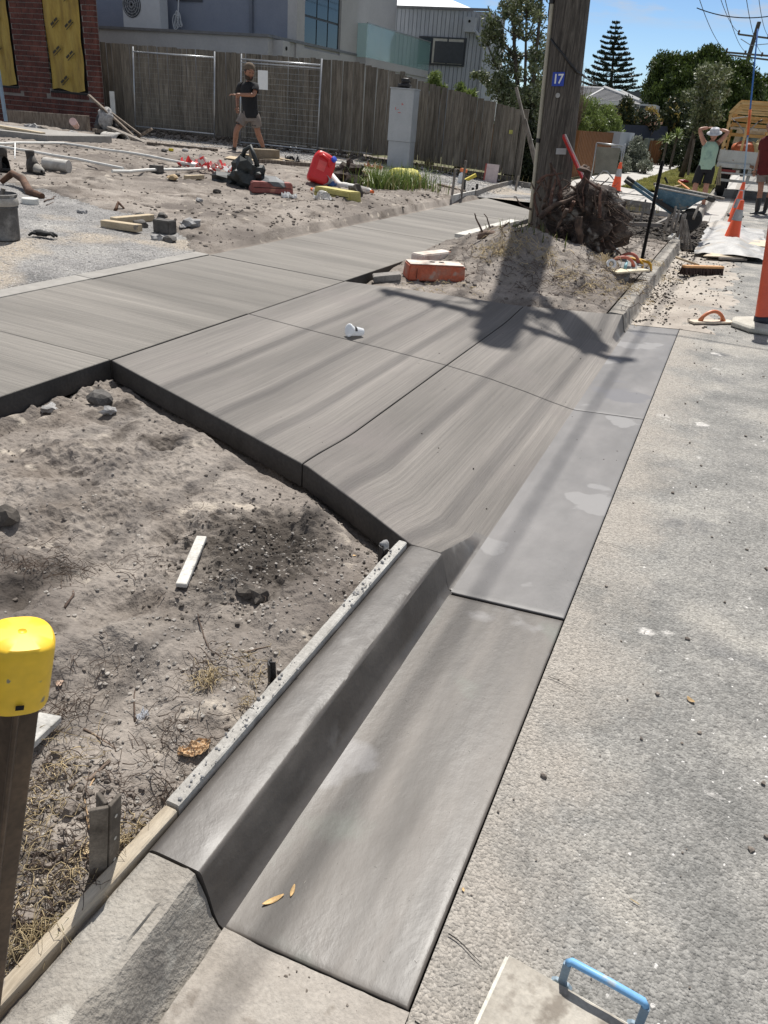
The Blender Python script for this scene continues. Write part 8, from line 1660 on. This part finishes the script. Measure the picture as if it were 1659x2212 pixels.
# bare thin shrub right of the pole
t = thing('bare_shrub', 'thin leafless twiggy shrub just right of the power pole', 'shrub', tuple(uy(1246, 300, 30))); b = MB(); rg = np.random.default_rng(93)
for k in range(46):
    a = uy(1244+rg.normal()*2, 285, 30); e = uy(1252+rg.normal()*20, rg.uniform(135, 230), 30+rg.normal()*.4); mid_ = a.lerp(e, .5)+V3((rg.normal()*.08, 0, rg.normal()*.05)); b.tube([a, mid_, e], [.016, .009, .004], 4, cap=False)
b.build('twigs', m_stick, t, world=True, kind='stuff')
# turf on the verge and weeds round the boxing
m_turfg = leafmat('dry_turf', (.20, .21, .05), (.48, .45, .17), .2, scale=.9)
rg = np.random.default_rng(95); n = 42000; X = rg.uniform(-3.2, -.85, n); Yv = 24.8+rg.random(n)**1.6*40; k = Yv > 24.9-(X+3.19)*.93; X = X[k]; Yv = Yv[k]; n = len(X); a = rg.random(n)*6.28; h = .03+.05*rg.random(n); w = .012+.012*rg.random(n); z = .13+.03*fbm(X, Yv, .8, 3, 95)
dx, dy = np.cos(a)*w, np.sin(a)*w; tx, ty_ = rg.normal(size=n)*.03, rg.normal(size=n)*.03
V = np.stack([np.stack([X-dx, Yv-dy, z-.01], 1), np.stack([X+dx, Yv+dy, z-.01], 1), np.stack([X+tx, Yv+ty_, z+h], 1)], 1).reshape(-1, 3); npmesh('verge_grass', V, np.arange(n*3).reshape(n, 3), m_turfg, None, False, 'stuff')
grass('edge_weeds', '', V3((-2.5, 18.6, 0)), 420, .75, .28, .22, m_gdry, None, 97, w=.006)
# far tree line: reads as one mass
for k, (y, x0, x1, h0, h1, n) in enumerate(((150, -75, -2.5, 4, 7.5, 420), (190, 3, 46, 4.5, 8, 200), (260, -40, 30, 5, 9, 200), (95, -60, -22, 3.5, 6, 260))):
    rg = np.random.default_rng(100+k); X = rg.uniform(x0, x1, n); H = h0+(h1-h0)*np.clip(.5+fbm(X, X*0, .12, 3, 500+k), 0, 1); Zc = rg.random(n)*H; C, nd = clumps(np.stack([X, y+rg.normal(size=n)*2, Zc], 1), rg.uniform(.9, 1.9, n), 80, 101+k); leafmesh('far_tree_line', C, .75, m_l4, None, 102+k, .5, kind='stuff')

# ---- fences, gates and houses along the far footpath
m_bf = mat('brown_stained_timber', [(.16, .065, .02), (.26, .115, .04)], scale=3, stretch=(6, 6, 1), rough=.8, fine=.15)
m_navy = plain('navy_colorbond', (.012, .017, .032), rough=.95); m_gw = plain('pale_blue_render', (.42, .45, .50), rough=.9, var=.05); m_dkf = plain('dark_picket', (.035, .028, .022), rough=.9)
t = thing('brown_fence', 'brown stained timber fence beyond the power pole', 'fence', (-4.9, 30, .15)); ya, yb_, zt_ = 26.2, ux(1322, 300, -4.9).y, ux(1240, 281, -4.9).z; k = 0; y = ya
while y < yb_: MB().box((-4.9+(.012 if k % 2 else 0), y+.07, (zt_+.18)/2), (.02, .136, zt_-.18)).build('paling', m_bf, t, world=True); y += .14; k += 1
x = -4.9
while x > -8.5: MB().box((x-.07, 26.15+(.012 if k % 2 else 0), (zt_+.18)/2), (.136, .02, zt_-.18)).build('paling', m_bf, t, world=True); x -= .14; k += 1
t = thing('dark_picket_fence', 'dark open picket fence between the leaning stakes and the brown fence', 'fence', (-5.4, 23, .15))
for k in range(22):
    y = 20.6+k*.25; MB().box((-5.6, y, .95), (.025, .09, 1.6)).build('picket', m_dkf, t, world=True)
for z in (.5, 1.5): MB().box((-5.57, 23.2, z), (.04, 5.4, .06)).build('rail', m_dkf, t, world=True)
yw = yb_+.1; tz = ux(1330, 284, -4.85).z; o = MB().box((-4.85-1.4, yw+.1, tz/2), (2.8, .25, tz)).build('front_face', m_gw); tag(o, 'pale blue-grey rendered wall end beside the brown fence', 'wall'); o.name = 'garden_wall'
o = MB().box((-4.75, (yw+ux(1365, 300, -4.7).y)/2, tz/2), (.25, ux(1365, 300, -4.7).y-yw, tz)).build('letterbox_wall', m_gw); tag(o, 'long pale blue-grey garden wall behind the silver shrubs', 'wall')
y1, y2 = 41., 50.; t = thing('navy_fence', 'dark navy metal fence with pickets beneath, before the big cypress', 'fence', (-5.6, 45, .15)); a, b2 = uy(1322, 268, y1), uy(1442, 273, y2); a2, b3 = uy(1322, 296, y1), uy(1442, 303, y2)
nn = 20
for k in range(nn):
    f0, f1 = k/nn, (k+.96)/nn; p0, p1, q0, q1 = a.lerp(b2, f0), a.lerp(b2, f1), a2.lerp(b3, f0), a2.lerp(b3, f1); MB().add([q0, q1, p1, p0]+[p_+V3((0, .06, 0)) for p_ in (q0, q1, p1, p0)], [(0, 1, 2, 3), (7, 6, 5, 4), (0, 4, 5, 1), (1, 5, 6, 2), (2, 6, 7, 3), (3, 7, 4, 0)]).build('sheet_panel', m_navy, t, world=True)
for k in range(26): p_ = a2.lerp(b3, (k+.5)/26); MB().box((p_.x, p_.y+.05, p_.z/2+.05), (.09, .03, p_.z-.1)).build('picket', m_dkf, t, world=True)
y = 46.; a, b2 = uy(1405, 303, y), uy(1440, 354, y+1); t = thing('brown_gate', 'brown timber gate at the end of the navy fence', 'gate', (a.x, y, .15)); n = 9
for k in range(n): xx = a.x+(b2.x-a.x)*k/n; MB().box((xx+(b2.x-a.x)/n/2, y, (a.z+.12)/2), ((b2.x-a.x)/n-.01, .03, a.z-.12)).build('board', m_bf, t, world=True)
o = MB().box((-5.0, 52, .75), (.2, 14, 1.2)).build('pale_wall', plain('sage_wall', (.15, .17, .14), rough=.9)); tag(o, 'dull sage garden wall behind the yucca plants', 'wall')
t = thing('white_picket_fence', 'low white picket fence behind the man in the tank top', 'fence', (-4.8, 60, .1))
for k in range(26): MB().box((-4.6, 52+k*.6, .6), (.03, .22, .95)).build('picket', m_wh, t, world=True)
MB().box((-4.57, 60, .8), (.03, 16, .07)).build('rail', m_wh, t, world=True)
# A-frame sign turned away
sy = 26.8; a, b2 = un(1276, 388, .15), un(1338, 386, .15); t = thing('folding_sign', 'metal framed folding sign seen from behind on the concrete', 'sign', (a.x, a.y, .15)); s0, s1, s2, s3 = uy(1277, 381, a.y), uy(1289, 309, a.y-.1), uy(1345, 315, a.y-.1), uy(1337, 381, a.y)
MB().tube([s0, s0.lerp(s1, .5), s1], .022, 8).build('frame_leg', m_gal2, t, world=True, smooth=True); MB().tube([s3, s3.lerp(s2, .5), s2], .022, 8).build('frame_leg', m_gal2, t, world=True, smooth=True); MB().tube([s1, s2], .024, 8).build('top_bar', m_gal2, t, world=True, smooth=True)
MB().tube([s0+V3((0, 0, 0)), uy(1284, 387, a.y), uy(1303, 369, a.y-.3), uy(1311, 370, a.y-.3), uy(1326, 388, a.y), uy(1334, 384, a.y), s3], .022, 8).build('bent_foot', m_gal2, t, world=True, smooth=True); MB().tube([uy(1351, 311, a.y+.4), uy(1339, 378, a.y+.5)], .02, 8).build('frame_leg', m_gal2, t, world=True, smooth=True)
p0, p1, p2, p3 = uy(1283, 374, a.y-.03), uy(1289, 317, a.y-.1), uy(1340, 320, a.y-.1), uy(1330, 377, a.y-.03); MB().add([p0, p3, p2, p1]+[p_+V3((0, .03, 0)) for p_ in (p0, p3, p2, p1)], [(0, 1, 2, 3), (7, 6, 5, 4), (0, 4, 5, 1), (1, 5, 6, 2), (2, 6, 7, 3), (3, 7, 4, 0)]).build('sign_board', mat('dull_sign_back', [(.17, .165, .14), (.24, .235, .20)], scale=3, rough=.7, fine=.1), t, world=True)
# far white house with tiled hip roof, grey block behind it
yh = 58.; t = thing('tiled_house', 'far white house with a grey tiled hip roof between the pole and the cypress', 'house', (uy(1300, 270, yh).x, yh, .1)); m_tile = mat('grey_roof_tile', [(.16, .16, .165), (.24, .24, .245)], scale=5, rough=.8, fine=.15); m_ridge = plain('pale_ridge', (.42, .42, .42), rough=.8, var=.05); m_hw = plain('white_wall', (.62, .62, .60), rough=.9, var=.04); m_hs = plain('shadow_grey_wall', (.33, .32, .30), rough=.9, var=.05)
apx = uy(1305, 192, yh+4); el = uy(1222, 212, yh); er = uy(1392, 224, yh); rl = uy(1222, 187, yh+4)
rows_ = 10
for k in range(rows_):
    f0, f1 = k/rows_, (k+1.12)/rows_; p0, p1, q0, q1 = el.lerp(rl, f0), el.lerp(rl, min(1, f1)), er.lerp(apx, f0), er.lerp(apx, min(1, f1)); up_ = V3((0, -.06, .05)); MB().add([p0+up_, q0+up_, q1, p1, p0+up_-V3((0, 0, .08)), q0+up_-V3((0, 0, .08))], [(0, 1, 2, 3), (4, 5, 1, 0)]).build('tile_course', m_tile, t, world=True)
MB().tube([er+V3((0, -.1, .05)), apx+V3((0, 0, .08))], .13, 6).build('ridge_capping', m_ridge, t, world=True); MB().tube([rl, apx], .12, 6).build('ridge_capping', m_ridge, t, world=True); MB().tube([uy(1262, 216, yh), apx], .11, 6).build('ridge_capping', m_ridge, t, world=True)
MB().beam(el+V3((0, -.1, -.1)), er+V3((0, -.1, -.1)), .12, .22).build('gutter', m_hw, t, world=True)
wl, wr_ = el+V3((.3, .6, 0)), er+V3((-.9, .6, 0)); MB().box(((wl.x+wr_.x)/2, yh+.8, wl.z/2-.1), (wr_.x-wl.x, .3, wl.z-.1)).build('front_wall', m_hs, t, world=True)
g0, g1_, g2, g3 = uy(1222, 224, yh-1.5), uy(1274, 224, yh-1.5), uy(1266, 246, yh-1.5), uy(1222, 246, yh-1.5); MB().add([g0, g1_, g2, g3]+[p_+V3((0, .2, 0)) for p_ in (g0, g1_, g2, g3)], [(3, 2, 1, 0), (4, 5, 6, 7), (0, 1, 5, 4), (1, 2, 6, 5)]).build('porch_roof', m_hw, t, world=True)
g0 = uy(1292, 243, yh-2); g1_ = uy(1328, 262, yh-2); MB().box(((g0.x+g1_.x)/2, yh-2, (g0.z+g1_.z)/2), (g1_.x-g0.x, .3, g0.z-g1_.z)).build('sunlit_wall', m_hw, t, world=True)
a, b2 = uy(1330, 226, yh+.4), uy(1344, 240, yh+.4); MB().box(((a.x+b2.x)/2, yh+.6, (a.z+b2.z)/2), (b2.x-a.x, .1, a.z-b2.z)).build('window', m_frame, t, world=True)
# second roof step on the right
a, b2, c3, d4 = uy(1330, 198, yh+3), uy(1342, 201, yh+3), uy(1398, 228, yh-.6), uy(1372, 224, yh-.6); MB().add([a, b2, c3, d4]+[p_-V3((0, 0, .12)) for p_ in (a, b2, c3, d4)], [(3, 2, 1, 0), (4, 5, 6, 7), (0, 1, 5, 4), (1, 2, 6, 5), (2, 3, 7, 6)]).build('side_roof', m_tile, t, world=True); MB().tube([b2+V3((0, 0, .1)), c3+V3((0, 0, .1))], .10, 6).build('ridge_capping', m_ridge, t, world=True)
yg = 66.; a, b2 = uy(1318, 194, yg), uy(1394, 199, yg); t = thing('grey_block_house', 'plain dark grey upper storey rising behind the tiled roof', 'house', ((a.x+b2.x)/2, yg, .1)); MB().box(((a.x+b2.x)/2, yg+2, a.z/2), (b2.x-a.x, 4, a.z)).build('upper_wall', plain('slate_grey_wall', (.11, .12, .14), rough=.9), t, world=True)
yg = 54.; a, b2 = uy(1382, 224, yg), uy(1408, 268, yg); t = thing('white_side_house', 'white wall with a dark window beside the cypress', 'house', ((a.x+b2.x)/2, yg, .1)); MB().box(((a.x+b2.x)/2, yg+2, a.z/2), (b2.x-a.x, 4, a.z)).build('wall', m_hw, t, world=True); wa, wb_ = uy(1383, 228, yg-.05), uy(1397, 256, yg-.05); w_ = MB().box(((wa.x+wb_.x)/2, yg-.03, (wa.z+wb_.z)/2), (wb_.x-wa.x, .1, wa.z-wb_.z)).build('window', m_frame, t, world=True); MB().box(((wa.x+wb_.x)/2, yg-.1, (wa.z+wb_.z)/2), (wb_.x-wa.x-.25, .04, wa.z-wb_.z-.3)).build('pane', m_glass, w_, world=True)
# small agapanthus plants over the paling fence
for (u0, u1, v0, v1, sd) in ((925, 958, 158, 182, 1), (985, 1030, 178, 200, 2)):
    bush('fence_top_plant', ['left', 'right'][sd-1]+' green plant showing above the top of the paling fence', u0, u1, v0, v1+14, 21.0, 14, 70, .16, m_l3, 120+sd, clr=(.08, .16), up=.8, aspect=.16, dep=.2)
# tools and scraps on the verge
t = thing('verge_spade', 'red and orange handled tool lying on the verge behind the wheelbarrow', 'tool', Z4(830, 280, .2)); MB().tube([Z4(780, 275, .25), Z4(890, 355, .2)], .03, 8).build('handle', plain('orange_handle', (.6, .25, .08)), t, world=True); o = MB().blob((0, 0, 0), .12, 2, .2, 5, (1.6, .6, .5)); o.xf(Matrix.Translation(Z4(835, 272, .22))).build('head', m_red, t, world=True)
plank('timber_lath', Z4(740, 325, .2), Z4(815, 308, .2), .05, .03, m_wood, 'pale lath lying on the verge beside the red tool', 'lath'); plank('dark_rod', Z4(675, 300, .15), uy((1950+645*.3315)*.6636, (500+232*.3315)*.6636, Z4(675, 300, .15).y), .09, .06, m_black, 'short dark rubber grip standing behind the wheelbarrow', 'grip', up=(1, 0, 0))
plank('timber_plank', Z4(200, 385, .18), Z4(440, 412, .18), .05, .03, m_wwood, 'thin white batten on the soil before the lone traffic cone', 'batten')
